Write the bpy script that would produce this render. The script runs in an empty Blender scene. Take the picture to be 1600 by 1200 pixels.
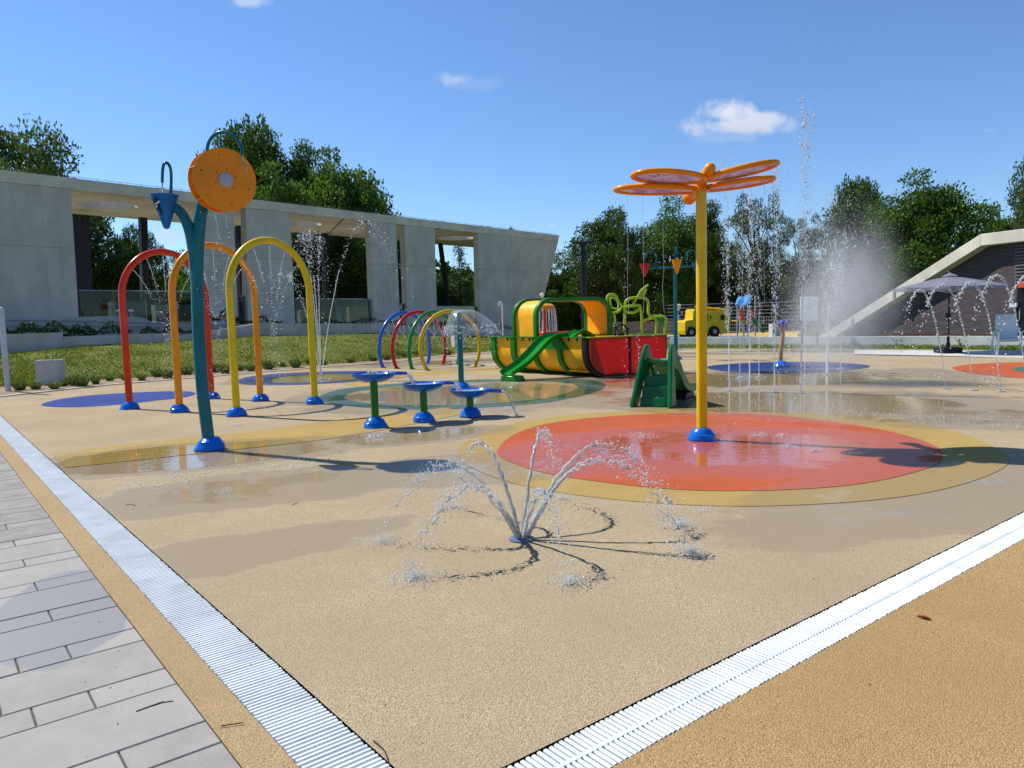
import bpy, bmesh, math, random
import numpy as np
from mathutils import Vector, Matrix, noise as mnoise

# ------------------------------------------------------------------ camera, world, sun, exposure
scene = bpy.context.scene
COL = scene.collection
rad = math.radians
FPX, PITCH, ROLL, EYE = 1160.0, 5.0, 1.5, 1.50          # focal length in px of a 1600 px wide frame
SUN_EL, SHADOW_AZ = 50.0, -29.0                          # shadows fall towards this heading

cam_d = bpy.data.cameras.new('camera')
cam_o = bpy.data.objects.new('camera', cam_d)
COL.objects.link(cam_o)
cam_d.sensor_width = 36.0
cam_d.lens = 36.0 * FPX / 1600.0
cam_d.clip_start, cam_d.clip_end = 0.05, 3000.0
_p, _r = rad(PITCH), rad(ROLL)
FWD = Vector((0, math.cos(_p), -math.sin(_p)))
_r0 = Vector((1, 0, 0)); _u0 = _r0.cross(FWD)
RGT = _r0 * math.cos(_r) - _u0 * math.sin(_r)
UPV = _r0 * math.sin(_r) + _u0 * math.cos(_r)
CAM = Vector((0, 0, EYE))
cam_o.matrix_world = Matrix(((RGT.x, UPV.x, -FWD.x, 0), (RGT.y, UPV.y, -FWD.y, 0), (RGT.z, UPV.z, -FWD.z, EYE), (0, 0, 0, 1)))
scene.camera = cam_o

to_sun = Vector((-math.cos(rad(SHADOW_AZ)) * math.cos(rad(SUN_EL)), -math.sin(rad(SHADOW_AZ)) * math.cos(rad(SUN_EL)), math.sin(rad(SUN_EL))))
sun_d = bpy.data.lights.new('sun', 'SUN')
sun_d.energy = 4.4
sun_d.angle = rad(0.5)
sun_d.color = (1.0, 0.945, 0.86)
sun_o = bpy.data.objects.new('sun', sun_d)
COL.objects.link(sun_o)
sun_o.rotation_euler = (-to_sun).to_track_quat('-Z', 'Y').to_euler()
sun_o.location = (-20, 10, 30)

def ray(px, py):
    return RGT * ((px - 800) / FPX) - UPV * ((py - 600) / FPX) + FWD

world = bpy.data.worlds.new('World')
scene.world = world
world.use_nodes = True

scene.view_settings.view_transform = 'Standard'
scene.view_settings.look = 'None'
scene.view_settings.exposure = 0.55
scene.view_settings.gamma = 1.0
scene.render.engine = 'CYCLES'
cy = scene.cycles
cy.max_bounces = 9; cy.diffuse_bounces = 3; cy.glossy_bounces = 4
cy.transmission_bounces = 7; cy.transparent_max_bounces = 12; cy.volume_bounces = 1
cy.caustics_reflective = False; cy.caustics_refractive = False
cy.use_denoising = True
cy.sample_clamp_indirect = 6.0

class NT:
    """small node-tree helper"""
    def __init__(s, tree):
        s.t = tree
    def n(s, typ, **kw):
        nd = s.t.nodes.new(typ)
        for k, v in kw.items():
            if k.startswith('i_'):
                nd.inputs[k[2:].replace('_', ' ')].default_value = v
            elif k.startswith('i') and k[1:].isdigit():
                nd.inputs[int(k[1:])].default_value = v
            else:
                setattr(nd, k, v)
        return nd
    def l(s, a, b):
        s.t.links.new(a, b)
    def put(s, v, sock):
        if hasattr(v, 'node'):
            s.l(v, sock)
        else:
            sock.default_value = v
    def math(s, op, a, b=0.0, c=0.0, clamp=False):
        nd = s.n('ShaderNodeMath', operation=op, use_clamp=clamp)
        s.put(a, nd.inputs[0]); s.put(b, nd.inputs[1]); s.put(c, nd.inputs[2])
        return nd.outputs[0]
    def mix(s, f, a, b, blend='MIX'):
        nd = s.n('ShaderNodeMix', data_type='RGBA', blend_type=blend)
        s.put(f, nd.inputs[0])
        for v, k in ((a, 6), (b, 7)):
            s.put((*v, 1.0) if isinstance(v, tuple) and len(v) == 3 else v, nd.inputs[k])
        return nd.outputs[2]
    def noise(s, vec, scale, detail=3.0, rough=0.55, dist=0.0):
        nd = s.n('ShaderNodeTexNoise')
        nd.inputs['Scale'].default_value = scale
        nd.inputs['Detail'].default_value = detail
        nd.inputs['Roughness'].default_value = rough
        nd.inputs['Distortion'].default_value = dist
        if vec is not None:
            s.l(vec, nd.inputs['Vector'])
        return nd.outputs['Fac']
    def ramp(s, f, lo, hi, a=0.0, b=1.0, smooth=True):
        nd = s.n('ShaderNodeMapRange', interpolation_type='SMOOTHSTEP' if smooth else 'LINEAR')
        s.put(f, nd.inputs[0]); s.put(lo, nd.inputs[1]); s.put(hi, nd.inputs[2]); s.put(a, nd.inputs[3]); s.put(b, nd.inputs[4])
        return nd.outputs[0]
    def bump(s, h, strength, dist=0.01, normal=None):
        nd = s.n('ShaderNodeBump')
        s.put(strength, nd.inputs['Strength']); nd.inputs['Distance'].default_value = dist
        s.l(h, nd.inputs['Height'])
        if normal is not None:
            s.l(normal, nd.inputs['Normal'])
        return nd.outputs['Normal']

# sky with a few small clouds (all in world directions)
w = NT(world.node_tree)
for nd in list(world.node_tree.nodes):
    world.node_tree.nodes.remove(nd)
w_out = w.n('ShaderNodeOutputWorld'); w_bg = w.n('ShaderNodeBackground'); w_bg.inputs['Strength'].default_value = 0.09
sky = w.n('ShaderNodeTexSky', sky_type='NISHITA', sun_disc=False)
sky.sun_elevation = rad(SUN_EL)
sky.sun_rotation = math.atan2(to_sun.x, to_sun.y)
sky.air_density = 1.0; sky.dust_density = 0.0; sky.ozone_density = 3.0; sky.altitude = 0
tc = w.n('ShaderNodeTexCoord')
sep = w.n('ShaderNodeSeparateXYZ'); w.l(tc.outputs['Generated'], sep.inputs[0])
ysafe = w.math('MAXIMUM', sep.outputs['Y'], 0.05)
sx = w.math('DIVIDE', sep.outputs['X'], ysafe); sz = w.math('DIVIDE', sep.outputs['Z'], ysafe)
cmb = w.n('ShaderNodeCombineXYZ'); w.l(sx, cmb.inputs[0]); w.l(sz, cmb.inputs[1])
cn = w.noise(cmb.outputs[0], 26.0, 7.0, 0.62, 0.3)
cn2 = w.noise(cmb.outputs[0], 9.0, 4.0, 0.6)
csum = None
for (px, py, hw, hh, dens) in ((1150, 196, 92, 17, 1.0), (1137, 178, 44, 22, 1.0), (1185, 190, 60, 15, 0.9), (1140, 214, 58, 10, 0.30), (712, 125, 28, 13, 0.42), (740, 132, 60, 12, 0.10),
                               (392, 2, 34, 12, 0.55), (1542, 203, 16, 5, 0.2), (862, 352, 14, 6, 0.35), (262, 370, 26, 14, 0.7)):
    d0 = ray(px, py); cx, cz = d0.x / d0.y, d0.z / d0.y
    a = w.math('DIVIDE', w.math('SUBTRACT', sx, cx), hw / FPX); b = w.math('DIVIDE', w.math('SUBTRACT', sz, cz), hh / FPX)
    dd = w.math('SQRT', w.math('ADD', w.math('MULTIPLY', a, a), w.math('MULTIPLY', b, b)))
    dd = w.math('ADD', dd, w.math('MULTIPLY', w.math('SUBTRACT', cn, 0.5), 2.1))
    m = w.ramp(dd, 1.15, 0.25, 0.0, dens)
    csum = m if csum is None else w.math('MAXIMUM', csum, m)
front = w.math('GREATER_THAN', sep.outputs['Y'], 0.1)
csum = w.math('MULTIPLY', csum, front)
tint = w.mix(1.0, sky.outputs['Color'], (0.76, 0.93, 1.15), 'MULTIPLY')
ccol = w.mix(w.ramp(sz, (ray(1150, 215).z / ray(1150, 215).y), (ray(1150, 165).z / ray(1150, 165).y)), (5.2, 5.4, 6.2), (6.9, 6.9, 7.3))
w.l(w.mix(w.math('MULTIPLY', csum, 0.8), tint, ccol), w_bg.inputs['Color'])
w.l(w_bg.outputs[0], w_out.inputs['Surface'])

# ------------------------------------------------------------------ placing
def at(px, py, z=0.0):
    """point at height z seen at that place of the photograph"""
    d = ray(px, py); return CAM + d * ((z - EYE) / d.z)
def pt(px, py, Y):
    d = ray(px, py); return CAM + d * (Y / d.y)
def onplane(px, py, p0, nrm):
    d = ray(px, py); return CAM + d * ((Vector(p0) - CAM).dot(nrm) / d.dot(nrm))
def hat(base, px, py):
    """height of a point straight above base that shows at row py"""
    base = Vector(base)
    lo, hi = -2.0, 40.0
    for _ in range(50):
        z = (lo + hi) / 2
        q = Vector((base.x, base.y, z)) - CAM
        y = 600 - FPX * q.dot(UPV) / q.dot(FWD)
        if y > py: lo = z
        else: hi = z
    return z
def V(*a):
    return Vector(a)
def H(v, z):
    return Vector((v.x, v.y, z))

rng = np.random.default_rng(11)
random.seed(5)

# ------------------------------------------------------------------ mesh helpers
ORG = {}
class MB:
    def __init__(s):
        s.bm = bmesh.new()
    def face(s, pts, mi=0):
        f = s.bm.faces.new([s.bm.verts.new(p) for p in pts]); f.material_index = mi; return f
    def hexa(s, b, t, mi=0):
        """b, t: 4 bottom and 4 top corners in the same order"""
        vb = [s.bm.verts.new(p) for p in b]; vt = [s.bm.verts.new(p) for p in t]
        n = len(vb)
        fs = [s.bm.faces.new(vb[::-1]), s.bm.faces.new(vt)]
        for i in range(n):
            fs.append(s.bm.faces.new((vb[i], vb[(i + 1) % n], vt[(i + 1) % n], vt[i])))
        for f in fs: f.material_index = mi
    def prism(s, poly, vec, mi=0):
        vec = Vector(vec); poly = [Vector(p) for p in poly]
        s.hexa(poly, [p + vec for p in poly], mi)
    def box(s, c, size, ax=None, mi=0):
        c = Vector(c); X, Y, Z = ax if ax else (V(1, 0, 0), V(0, 1, 0), V(0, 0, 1))
        a, b, d = X * size[0] / 2, Y * size[1] / 2, Z * size[2] / 2
        s.hexa([c - a - b - d, c + a - b - d, c + a + b - d, c - a + b - d], [c - a - b + d, c + a - b + d, c + a + b + d, c - a + b + d], mi)
    def rings(s, rings, close=True, caps=True, loop=False, mi=0):
        vs = [[s.bm.verts.new(p) for p in r] for r in rings]
        n = len(vs[0]); m = len(vs)
        for i in range(m if loop else m - 1):
            A, B = vs[i], vs[(i + 1) % m]
            for j in range(n if close else n - 1):
                f = s.bm.faces.new((A[j], A[(j + 1) % n], B[(j + 1) % n], B[j])); f.material_index = mi
        if caps and close and not loop:
            f = s.bm.faces.new(vs[0][::-1]); f.material_index = mi
            f = s.bm.faces.new(vs[-1]); f.material_index = mi
    def tube(s, pts, r, n=12, loop=False, caps=True, mi=0, flat=1.0):
        pts = [Vector(p) for p in pts]; m = len(pts)
        rr = r if hasattr(r, '__len__') else [r] * m
        T = []
        for i in range(m):
            a = pts[(i - 1) % m] if (loop or i > 0) else pts[i]; b = pts[(i + 1) % m] if (loop or i < m - 1) else pts[i]
            d = b - a
            T.append(d.normalized() if d.length > 1e-9 else V(0, 0, 1))
        nrm = T[0].orthogonal().normalized()
        if abs(T[0].z) < 0.95:
            nrm = (V(0, 0, 1) - T[0] * T[0].z).normalized()
        R = []
        for i in range(m):
            nrm = (nrm - T[i] * nrm.dot(T[i]))
            nrm = nrm.normalized() if nrm.length > 1e-6 else T[i].orthogonal().normalized()
            bi = T[i].cross(nrm)
            R.append([pts[i] + (nrm * math.cos(2 * math.pi * k / n) + bi * math.sin(2 * math.pi * k / n) * flat) * rr[i] for k in range(n)])
        s.rings(R, True, caps, loop, mi)
    def lathe(s, prof, o=(0, 0, 0), axis=None, n=32, caps=True, mi=0, start=0.0, sweep=2 * math.pi):
        o = Vector(o); ax = Vector(axis).normalized() if axis is not None else V(0, 0, 1)
        u = ax.orthogonal().normalized() if abs(ax.z) < 0.999 else V(1, 0, 0); v = ax.cross(u)
        full = abs(sweep - 2 * math.pi) < 1e-6
        R = []
        for rr, z in prof:
            R.append([o + ax * z + (u * math.cos(start + sweep * k / n) + v * math.sin(start + sweep * k / n)) * max(rr, 1e-4) for k in range(n if full else n + 1)])
        s.rings(R, full, caps and full, False, mi)
    def sphere(s, c, r, seg=16, sc=(1, 1, 1), mi=0):
        prof = [(math.sin(math.pi * i / 10), -math.cos(math.pi * i / 10)) for i in range(11)]
        c = Vector(c)
        R = [[c + V(p * math.cos(2 * math.pi * k / seg) * r * sc[0], p * math.sin(2 * math.pi * k / seg) * r * sc[1], z * r * sc[2]) for k in range(seg)] for p, z in [(max(a, 1e-3), b) for a, b in prof]]
        s.rings(R, True, True, False, mi)
    def build(s, name, mats, parent=None, o=None, sharp=35, bevel=0.0, smooth=True):
        bm = s.bm
        bmesh.ops.recalc_face_normals(bm, faces=bm.faces)
        org = ORG[parent.name] if parent is not None else (Vector(o) if o is not None else V(0, 0, 0))
        bmesh.ops.translate(bm, verts=bm.verts, vec=-org)
        me = bpy.data.meshes.new(name); bm.to_mesh(me); bm.free()
        for m in (mats if isinstance(mats, (list, tuple)) else [mats]):
            me.materials.append(m)
        if smooth and len(me.polygons):
            me.polygons.foreach_set('use_smooth', [True] * len(me.polygons))
            me.set_sharp_from_angle(angle=rad(sharp))
        ob = bpy.data.objects.new(name, me); COL.objects.link(ob)
        if bevel > 0:
            md = ob.modifiers.new('bevel', 'BEVEL'); md.width = bevel; md.segments = 2; md.limit_method = 'ANGLE'; md.angle_limit = rad(40)
        if parent is not None:
            ob.parent = parent; ORG[ob.name] = org
        else:
            ob.location = org; ORG[ob.name] = org
        return ob

def np_mesh(name, verts, faces, mats, parent=None, o=None, smooth=False, attr=None, mat_idx=None):
    """faces: (M,3) or (M,4) index array"""
    org = ORG[parent.name] if parent is not None else (Vector(o) if o is not None else V(0, 0, 0))
    vv = (np.asarray(verts, dtype=np.float32) - np.array(org, dtype=np.float32))
    faces = np.asarray(faces, dtype=np.int32); k = faces.shape[1]
    me = bpy.data.meshes.new(name)
    me.vertices.add(len(vv)); me.vertices.foreach_set('co', vv.ravel())
    me.loops.add(faces.size); me.loops.foreach_set('vertex_index', faces.ravel())
    me.polygons.add(len(faces)); me.polygons.foreach_set('loop_start', np.arange(0, faces.size, k, dtype=np.int32))
    me.polygons.foreach_set('use_smooth', np.full(len(faces), bool(smooth)))
    if mat_idx is not None:
        me.polygons.foreach_set('material_index', np.asarray(mat_idx, dtype=np.int32))
    if attr is not None:
        at_ = me.attributes.new('tint', 'FLOAT', 'FACE'); at_.data.foreach_set('value', np.asarray(attr, dtype=np.float32))
    me.update(calc_edges=True)
    for m in (mats if isinstance(mats, (list, tuple)) else [mats]):
        me.materials.append(m)
    ob = bpy.data.objects.new(name, me); COL.objects.link(ob)
    if parent is not None:
        ob.parent = parent
    else:
        ob.location = org
    ORG[ob.name] = org
    return ob

def tag(o, label=None, cat=None, group=None, kind=None):
    if label: o['label'] = label
    if cat: o['category'] = cat
    if group: o['group'] = group
    if kind: o['kind'] = kind
    return o
def thing(name, loc, label, cat, group=None):
    e = bpy.data.objects.new(name, None); COL.objects.link(e)
    e.location = loc; e.empty_display_size = 0.2
    ORG[e.name] = Vector(loc)
    return tag(e, label, cat, group)
def structure(o):
    o['kind'] = 'structure'; return o
def children(o):
    return [c for c in bpy.data.objects if c.parent == o]
def dup(root, loc, label=None, rotz=0.0, scale=(1, 1, 1), group=None):
    r = root.copy(); COL.objects.link(r); r.location = loc; r.rotation_euler = (0, 0, rotz); r.scale = scale
    if label: r['label'] = label
    if group: r['group'] = group
    ORG[r.name] = Vector(loc)
    for ch in KIDS.get(root.name) or children(root):
        c = ch.copy(); COL.objects.link(c); c.parent = r
    return r
KIDS = {}
def catmull(P, k=6, loop=False):
    P = [Vector(p) for p in P]; n = len(P); out = []
    for i in range(n if loop else n - 1):
        p0 = P[(i - 1) % n] if (loop or i > 0) else P[0] * 2 - P[1]
        p1, p2 = P[i], P[(i + 1) % n]
        p3 = P[(i + 2) % n] if (loop or i + 2 < n) else P[-1] * 2 - P[-2]
        for j in range(k):
            t = j / k
            out.append(0.5 * ((2 * p1) + (p2 - p0) * t + (2 * p0 - 5 * p1 + 4 * p2 - p3) * t * t + (3 * p1 - p0 - 3 * p2 + p3) * t ** 3))
    if not loop: out.append(P[-1])
    return out

# ------------------------------------------------------------------ materials
def new_mat(name):
    m = bpy.data.materials.new(name); m.use_nodes = True
    t = NT(m.node_tree)
    for nd in list(m.node_tree.nodes): m.node_tree.nodes.remove(nd)
    out = t.n('ShaderNodeOutputMaterial'); p = t.n('ShaderNodeBsdfPrincipled')
    t.l(p.outputs[0], out.inputs['Surface'])
    return m, t, p, out
def objvec(t, kind='Object'):
    return t.n('ShaderNodeTexCoord').outputs[kind]
def wpos(t):
    return t.n('ShaderNodeNewGeometry').outputs['Position']

def paint(name, col, rough=0.28, coat=0.3, var=0.09, scale=2.5, bump=0.0):
    m, t, p, out = new_mat(name)
    v = wpos(t)
    n1 = t.noise(v, scale, 4.0); n2 = t.noise(v, scale * 9, 3.0)
    dark = tuple(c * (1 - var * 1.4) for c in col); light = tuple(min(1, c * (1 + var * 0.7) + 0.004) for c in col)
    c = t.mix(t.ramp(n1, 0.3, 0.7), dark, light)
    t.l(c, p.inputs['Base Color'])
    t.l(t.ramp(n1, 0.3, 0.75, rough * 0.9, rough * 1.15), p.inputs['Roughness'])
    p.inputs['Specular IOR Level'].default_value = 0.22
    p.inputs['Coat Weight'].default_value = coat * 0.3; p.inputs['Coat Roughness'].default_value = 0.1
    if bump: t.l(t.bump(n2, bump, 0.004), p.inputs['Normal'])
    return m
def matte(name, col, rough=0.8, var=0.2, scale=4.0, bump=0.3, bscale=40.0, bdist=0.01, spec=0.3):
    m, t, p, out = new_mat(name)
    v = wpos(t)
    n1 = t.noise(v, scale, 5.0); n2 = t.noise(v, bscale, 4.0)
    dark = tuple(c * (1 - var) for c in col); light = tuple(min(1, c * (1 + var)) for c in col)
    c = t.mix(t.ramp(n1, 0.28, 0.72), dark, light)
    c = t.mix(t.ramp(n2, 0.3, 0.7, 0.0, 0.35), c, tuple(x * 0.72 for x in col))
    t.l(c, p.inputs['Base Color']); p.inputs['Roughness'].default_value = rough
    p.inputs['Specular IOR Level'].default_value = spec
    if bump: t.l(t.bump(n2, bump, bdist), p.inputs['Normal'])
    return m
# wetness of the splash pad: damp areas and standing water, one group shared by every pad surface
def make_wet_group():
    g = bpy.data.node_groups.new('wetness', 'ShaderNodeTree')
    g.interface.new_socket(name='Damp', in_out='OUTPUT', socket_type='NodeSocketFloat')
    g.interface.new_socket(name='Puddle', in_out='OUTPUT', socket_type='NodeSocketFloat')
    t = NT(g); out = t.n('NodeGroupOutput')
    pos = t.n('ShaderNodeNewGeometry').outputs['Position']
    nz = t.noise(pos, 0.9, 5.0, 0.6); nz2 = t.noise(pos, 0.33, 3.0, 0.5)
    tot = None
    def ell(px, py, rx, ry, rot, s):
        c = at(px, py)
        return (c.x, c.y, rx, ry, rad(rot), s)
    L = [ell(300, 712, 2.2, 1.15, 20, 1.08), ell(640, 682, 1.7, 0.8, 20, 0.85), ell(1120, 700, 2.6, 1.9, 0, 0.80), ell(1230, 628, 4.2, 2.3, -15, 0.95),
         ell(1150, 592, 6.5, 3.4, 0, 0.80), ell(740, 615, 4.6, 3.6, 0, 0.85), ell(500, 590, 3.0, 2.6, 0, 0.8), ell(420, 762, 2.1, 1.0, 25, 0.66),
         ell(1420, 775, 2.6, 1.1, 30, 0.62), ell(370, 860, 1.6, 0.6, 30, 0.58), ell(1500, 650, 3.5, 1.6, -20, 0.72), ell(760, 730, 2.4, 1.1, 10, 0.64), ell(690, 566, 5, 2.5, 15, 0.7), ell(1250, 549, 7, 2.0, -10, 0.9)]
    for cx, cyy, rx, ry, rot, s in L:
        mp = t.n('ShaderNodeMapping', vector_type='TEXTURE')
        mp.inputs['Location'].default_value = (cx, cyy, 0); mp.inputs['Rotation'].default_value = (0, 0, rot); mp.inputs['Scale'].default_value = (rx, ry, 1)
        t.l(pos, mp.inputs['Vector'])
        ln = t.n('ShaderNodeVectorMath', operation='LENGTH'); t.l(mp.outputs[0], ln.inputs[0])
        v = t.ramp(ln.outputs['Value'], 1.25, 0.35, 0.0, s)
        tot = v if tot is None else t.math('MAXIMUM', tot, v)
    val = t.math('ADD', tot, t.math('MULTIPLY', t.math('SUBTRACT', nz, 0.5), 0.85))
    val = t.math('ADD', val, t.math('MULTIPLY', t.math('SUBTRACT', nz2, 0.5), 0.35))
    nz3 = t.noise(pos, 5.0, 6.0, 0.7)
    val = t.math('ADD', val, t.math('MULTIPLY', t.math('SUBTRACT', nz3, 0.5), 0.32))
    t.l(t.ramp(val, 0.20, 0.38), out.inputs['Damp'])
    t.l(t.ramp(val, 0.60, 0.74), out.inputs['Puddle'])
    return g
WET = make_wet_group()

def rubber(name, col, speck=0.45, wet=True, wetcol=None, bump=0.55):
    """poured rubber of small granules"""
    m, t, p, out = new_mat(name)
    pos = wpos(t)
    vo = t.n('ShaderNodeTexVoronoi', feature='F1'); vo.inputs['Scale'].default_value = 190.0; t.l(pos, vo.inputs['Vector'])
    cell = t.n('ShaderNodeSeparateColor'); t.l(vo.outputs['Color'], cell.inputs[0])
    n1 = t.noise(pos, 0.8, 5.0, 0.6); n3 = t.noise(pos, 4.5, 5.0, 0.65); n2 = t.noise(pos, 130.0, 2.0)
    dark = tuple(c * (1 - speck) for c in col); light = tuple(min(1, c * (1 + speck * 0.75)) for c in col)
    c = t.mix(cell.outputs[0], dark, light)
    c = t.mix(t.ramp(n1, 0.3, 0.7, 0, 0.7), c, tuple(x * f for x, f in zip(col, (0.78, 0.77, 0.76))))
    c = t.mix(t.ramp(n3, 0.55, 0.75, 0, 0.30), c, tuple(min(1, x * f) for x, f in zip(col, (1.15, 1.12, 1.1))))
    h = t.math('ADD', t.math('SUBTRACT', 1.0, t.math('MULTIPLY', vo.outputs['Distance'], 1.4)), t.math('MULTIPLY', n2, 0.5))
    if wet:
        gr = t.n('ShaderNodeGroup'); gr.node_tree = WET
        damp, pud = gr.outputs['Damp'], gr.outputs['Puddle']
        wc = wetcol or tuple(x * f for x, f in zip(col, (0.68, 0.64, 0.56)))
        c = t.mix(t.math('MULTIPLY', damp, 0.75), c, wc)
        r = t.mix(damp, (0.92,) * 3, (0.36,) * 3); r = t.mix(pud, r, (0.045,) * 3)
        rr = t.n('ShaderNodeSeparateColor'); t.l(r, rr.inputs[0]); t.l(rr.outputs[0], p.inputs['Roughness'])
        st = t.math('MULTIPLY', t.math('SUBTRACT', 1.0, t.math('MULTIPLY', damp, 0.72)), t.math('SUBTRACT', 1.0, pud))
        rip = t.noise(pos, 7.0, 3.0, 0.5)
        b = t.bump(h, t.math('MULTIPLY', st, bump), 0.006)
        b = t.bump(rip, t.math('MULTIPLY', pud, 0.035), 0.05, b)
        t.l(b, p.inputs['Normal'])
        t.l(t.math('ADD', 0.12, t.math('MULTIPLY', damp, 0.38)), p.inputs['Specular IOR Level'])
        p.inputs['IOR'].default_value = 1.38
    else:
        p.inputs['Roughness'].default_value = 0.9; p.inputs['Specular IOR Level'].default_value = 0.12
        t.l(t.bump(h, bump, 0.006), p.inputs['Normal'])
    t.l(c, p.inputs['Base Color'])
    return m

TAN = (0.405, 0.325, 0.205)
M = {}
M['tan'] = rubber('tan rubber', TAN, speck=0.40)
M['ochre'] = rubber('ochre rubber', (0.39, 0.257, 0.115), speck=0.40, wet=False)
M['ochre_strip'] = rubber('light ochre rubber', (0.41, 0.295, 0.155), speck=0.40, wet=False)
M['ochre_band'] = rubber('yellow ochre rubber', (0.41, 0.29, 0.10), speck=0.3, wetcol=(0.30, 0.20, 0.05))
M['orange_floor'] = rubber('orange red rubber', (0.45, 0.105, 0.045), speck=0.25, wetcol=(0.38, 0.085, 0.04))
M['blue_floor'] = rubber('blue rubber', (0.045, 0.075, 0.25), speck=0.25)
M['wet_blue_floor'] = rubber('wet blue rubber', (0.025, 0.045, 0.16), speck=0.25)
M['teal_floor'] = rubber('grey teal rubber', (0.075, 0.16, 0.125), speck=0.25)
M['trench'] = matte('drain trench', (0.035, 0.033, 0.03), 0.8)

def grass_mat(name, c1, c2, c3, scale=1.5):
    m, t, p, out = new_mat(name)
    v = wpos(t)
    n1 = t.noise(v, scale, 5.0, 0.65); n2 = t.noise(v, 45.0, 3.0); n3 = t.noise(v, 0.25, 3.0)
    c = t.mix(t.ramp(n1, 0.35, 0.68), c1, c2)
    c = t.mix(t.ramp(n2, 0.5, 0.75, 0, 0.6), c, c3)
    c = t.mix(t.ramp(n3, 0.4, 0.7, 0, 0.4), c, c2)
    t.l(c, p.inputs['Base Color']); p.inputs['Roughness'].default_value = 0.9; p.inputs['Specular IOR Level'].default_value = 0.1
    t.l(t.bump(n2, 0.8, 0.05), p.inputs['Normal'])
    return m
M['lawn'] = grass_mat('lawn soil and grass', (0.10, 0.14, 0.02), (0.185, 0.185, 0.045), (0.05, 0.08, 0.014), 1.2)
M['park'] = grass_mat('park grass', (0.06, 0.11, 0.022), (0.10, 0.15, 0.035), (0.03, 0.06, 0.012), 0.4)
M['soil'] = matte('dry soil', (0.25, 0.18, 0.115), 0.95, 0.3, 2.5, 0.8, 30.0, 0.02)
M['sand'] = matte('playground sand', (0.55, 0.37, 0.10), 0.95, 0.12, 1.0, 0.3)

def leaf_mat(name, c1, c2, trans=0.35):
    m, t, p, out = new_mat(name)
    a = t.n('ShaderNodeAttribute', attribute_name='tint')
    c = t.mix(a.outputs['Fac'], c1, c2)
    t.l(c, p.inputs['Base Color']); p.inputs['Roughness'].default_value = 0.55; p.inputs['Specular IOR Level'].default_value = 0.25
    tr = t.n('ShaderNodeBsdfTranslucent'); t.l(t.mix(1.0, c, (1.15, 1.25, 0.5), 'MULTIPLY'), tr.inputs['Color'])
    mx = t.n('ShaderNodeMixShader'); mx.inputs[0].default_value = trans
    t.l(p.outputs[0], mx.inputs[1]); t.l(tr.outputs[0], mx.inputs[2]); t.l(mx.outputs[0], out.inputs['Surface'])
    return m
M['blade'] = leaf_mat('grass blades', (0.10, 0.155, 0.018), (0.24, 0.24, 0.055), 0.3)
M['tuft'] = leaf_mat('tuft leaves', (0.05, 0.10, 0.022), (0.17, 0.20, 0.06), 0.3)

# ------------------------------------------------------------------ setting: ground, pad, drains, path
E1 = V(math.cos(rad(128.84)), math.sin(rad(128.84)), 0)      # along the left drain, away from the camera
E2 = V(-E1.y, E1.x, 0)                                        # to its left
F1 = V(math.cos(rad(37.92)), math.sin(rad(37.92)), 0)        # along the right drain, away from the camera
F2 = V(-F1.y, F1.x, 0)
def lc(a, b): return E1 * a + E2 * b                          # left drain coordinates
lR = at(248.3, 870).dot(E2); lL = at(200, 901.7).dot(E2); lP = at(200, 966.7).dot(E2)
rU = at(1000, 1093.3).dot(F2); rD = at(1277.5, 1021).dot(F2)
def meet(e, f):
    """where the line at offset e beside the left drain meets the line at offset f beside the right one"""
    det = E2.x * F2.y - E2.y * F2.x
    return V((e * F2.y - f * E2.y) / det, (E2.x * f - F2.x * e) / det, 0)
def sheet(name, pts, z, mat):
    mb = MB(); mb.face([(p[0], p[1], z) for p in pts]); return structure(mb.build(name, mat, smooth=False))

g = MB(); n_ = 40
g.face([(1500 * math.cos(2 * math.pi * k / n_), 1500 * math.sin(2 * math.pi * k / n_), -0.04) for k in range(n_)])
structure(g.build('ground', M['park'], smooth=False))

CURB_L = [(-220, 651), (-90, 632), (0, 621), (90, 611), (180, 601.5), (300, 591.5), (450, 579), (600, 567), (680, 560), (757, 553), (850, 549), (960, 548), (1060, 550)]
CURB_R = [(1060, 550.5), (1180, 552), (1300, 553.5), (1450, 556), (1600, 560), (1800, 567), (2100, 580)]
curbL = catmull([at(*q) for q in CURB_L], 5); curbR = catmull([at(*q) for q in CURB_R], 5)
C0 = meet(lR, rU)
farL = C0 + E1 * 26; farR = C0 + F1 * 26
inside = [p for p in list(reversed(curbR)) + list(reversed(curbL)) if p.dot(F2) > rU + 0.02 and p.dot(E2) < lR - 0.02]
def on_line(p, d): return C0 + d * (p - C0).dot(d)
pad = [C0, on_line(inside[0], F1)] + inside + [on_line(inside[-1], E1)]
sheet('splash_pad', pad, 0.0, M['tan'])
# strip between drain and paving, and the rubber outside the right drain
a0 = meet(lL, rD)
sheet('left_rubber_strip', [meet(lP, rD - 2), meet(lL, rD), meet(lL, rD) + E1 * 26, meet(lP, rD - 2) + E1 * 28], 0.0, M['ochre_strip'])
sheet('right_rubber_surface', [meet(lP, rD - 4) , meet(lP, rD - 4) + F1 * 30, meet(lL, rD) + F1 * 27, meet(lL, rD)], 0.0, M['ochre'])
sheet('left_drain_trench', [meet(lL + .02, rD), meet(lR - .02, rD), meet(lR - .02, rU) + E1 * 26, meet(lL + .02, rD) + E1 * 26], -0.03, M['trench'])
sheet('right_drain_trench', [meet(lR - .02, rD - .02), meet(lR - .02, rD - .02) + F1 * 26, meet(lR - .02, rU + .02) + F1 * 26, meet(lR - .02, rU + .02)], -0.028, M['trench'])

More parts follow.
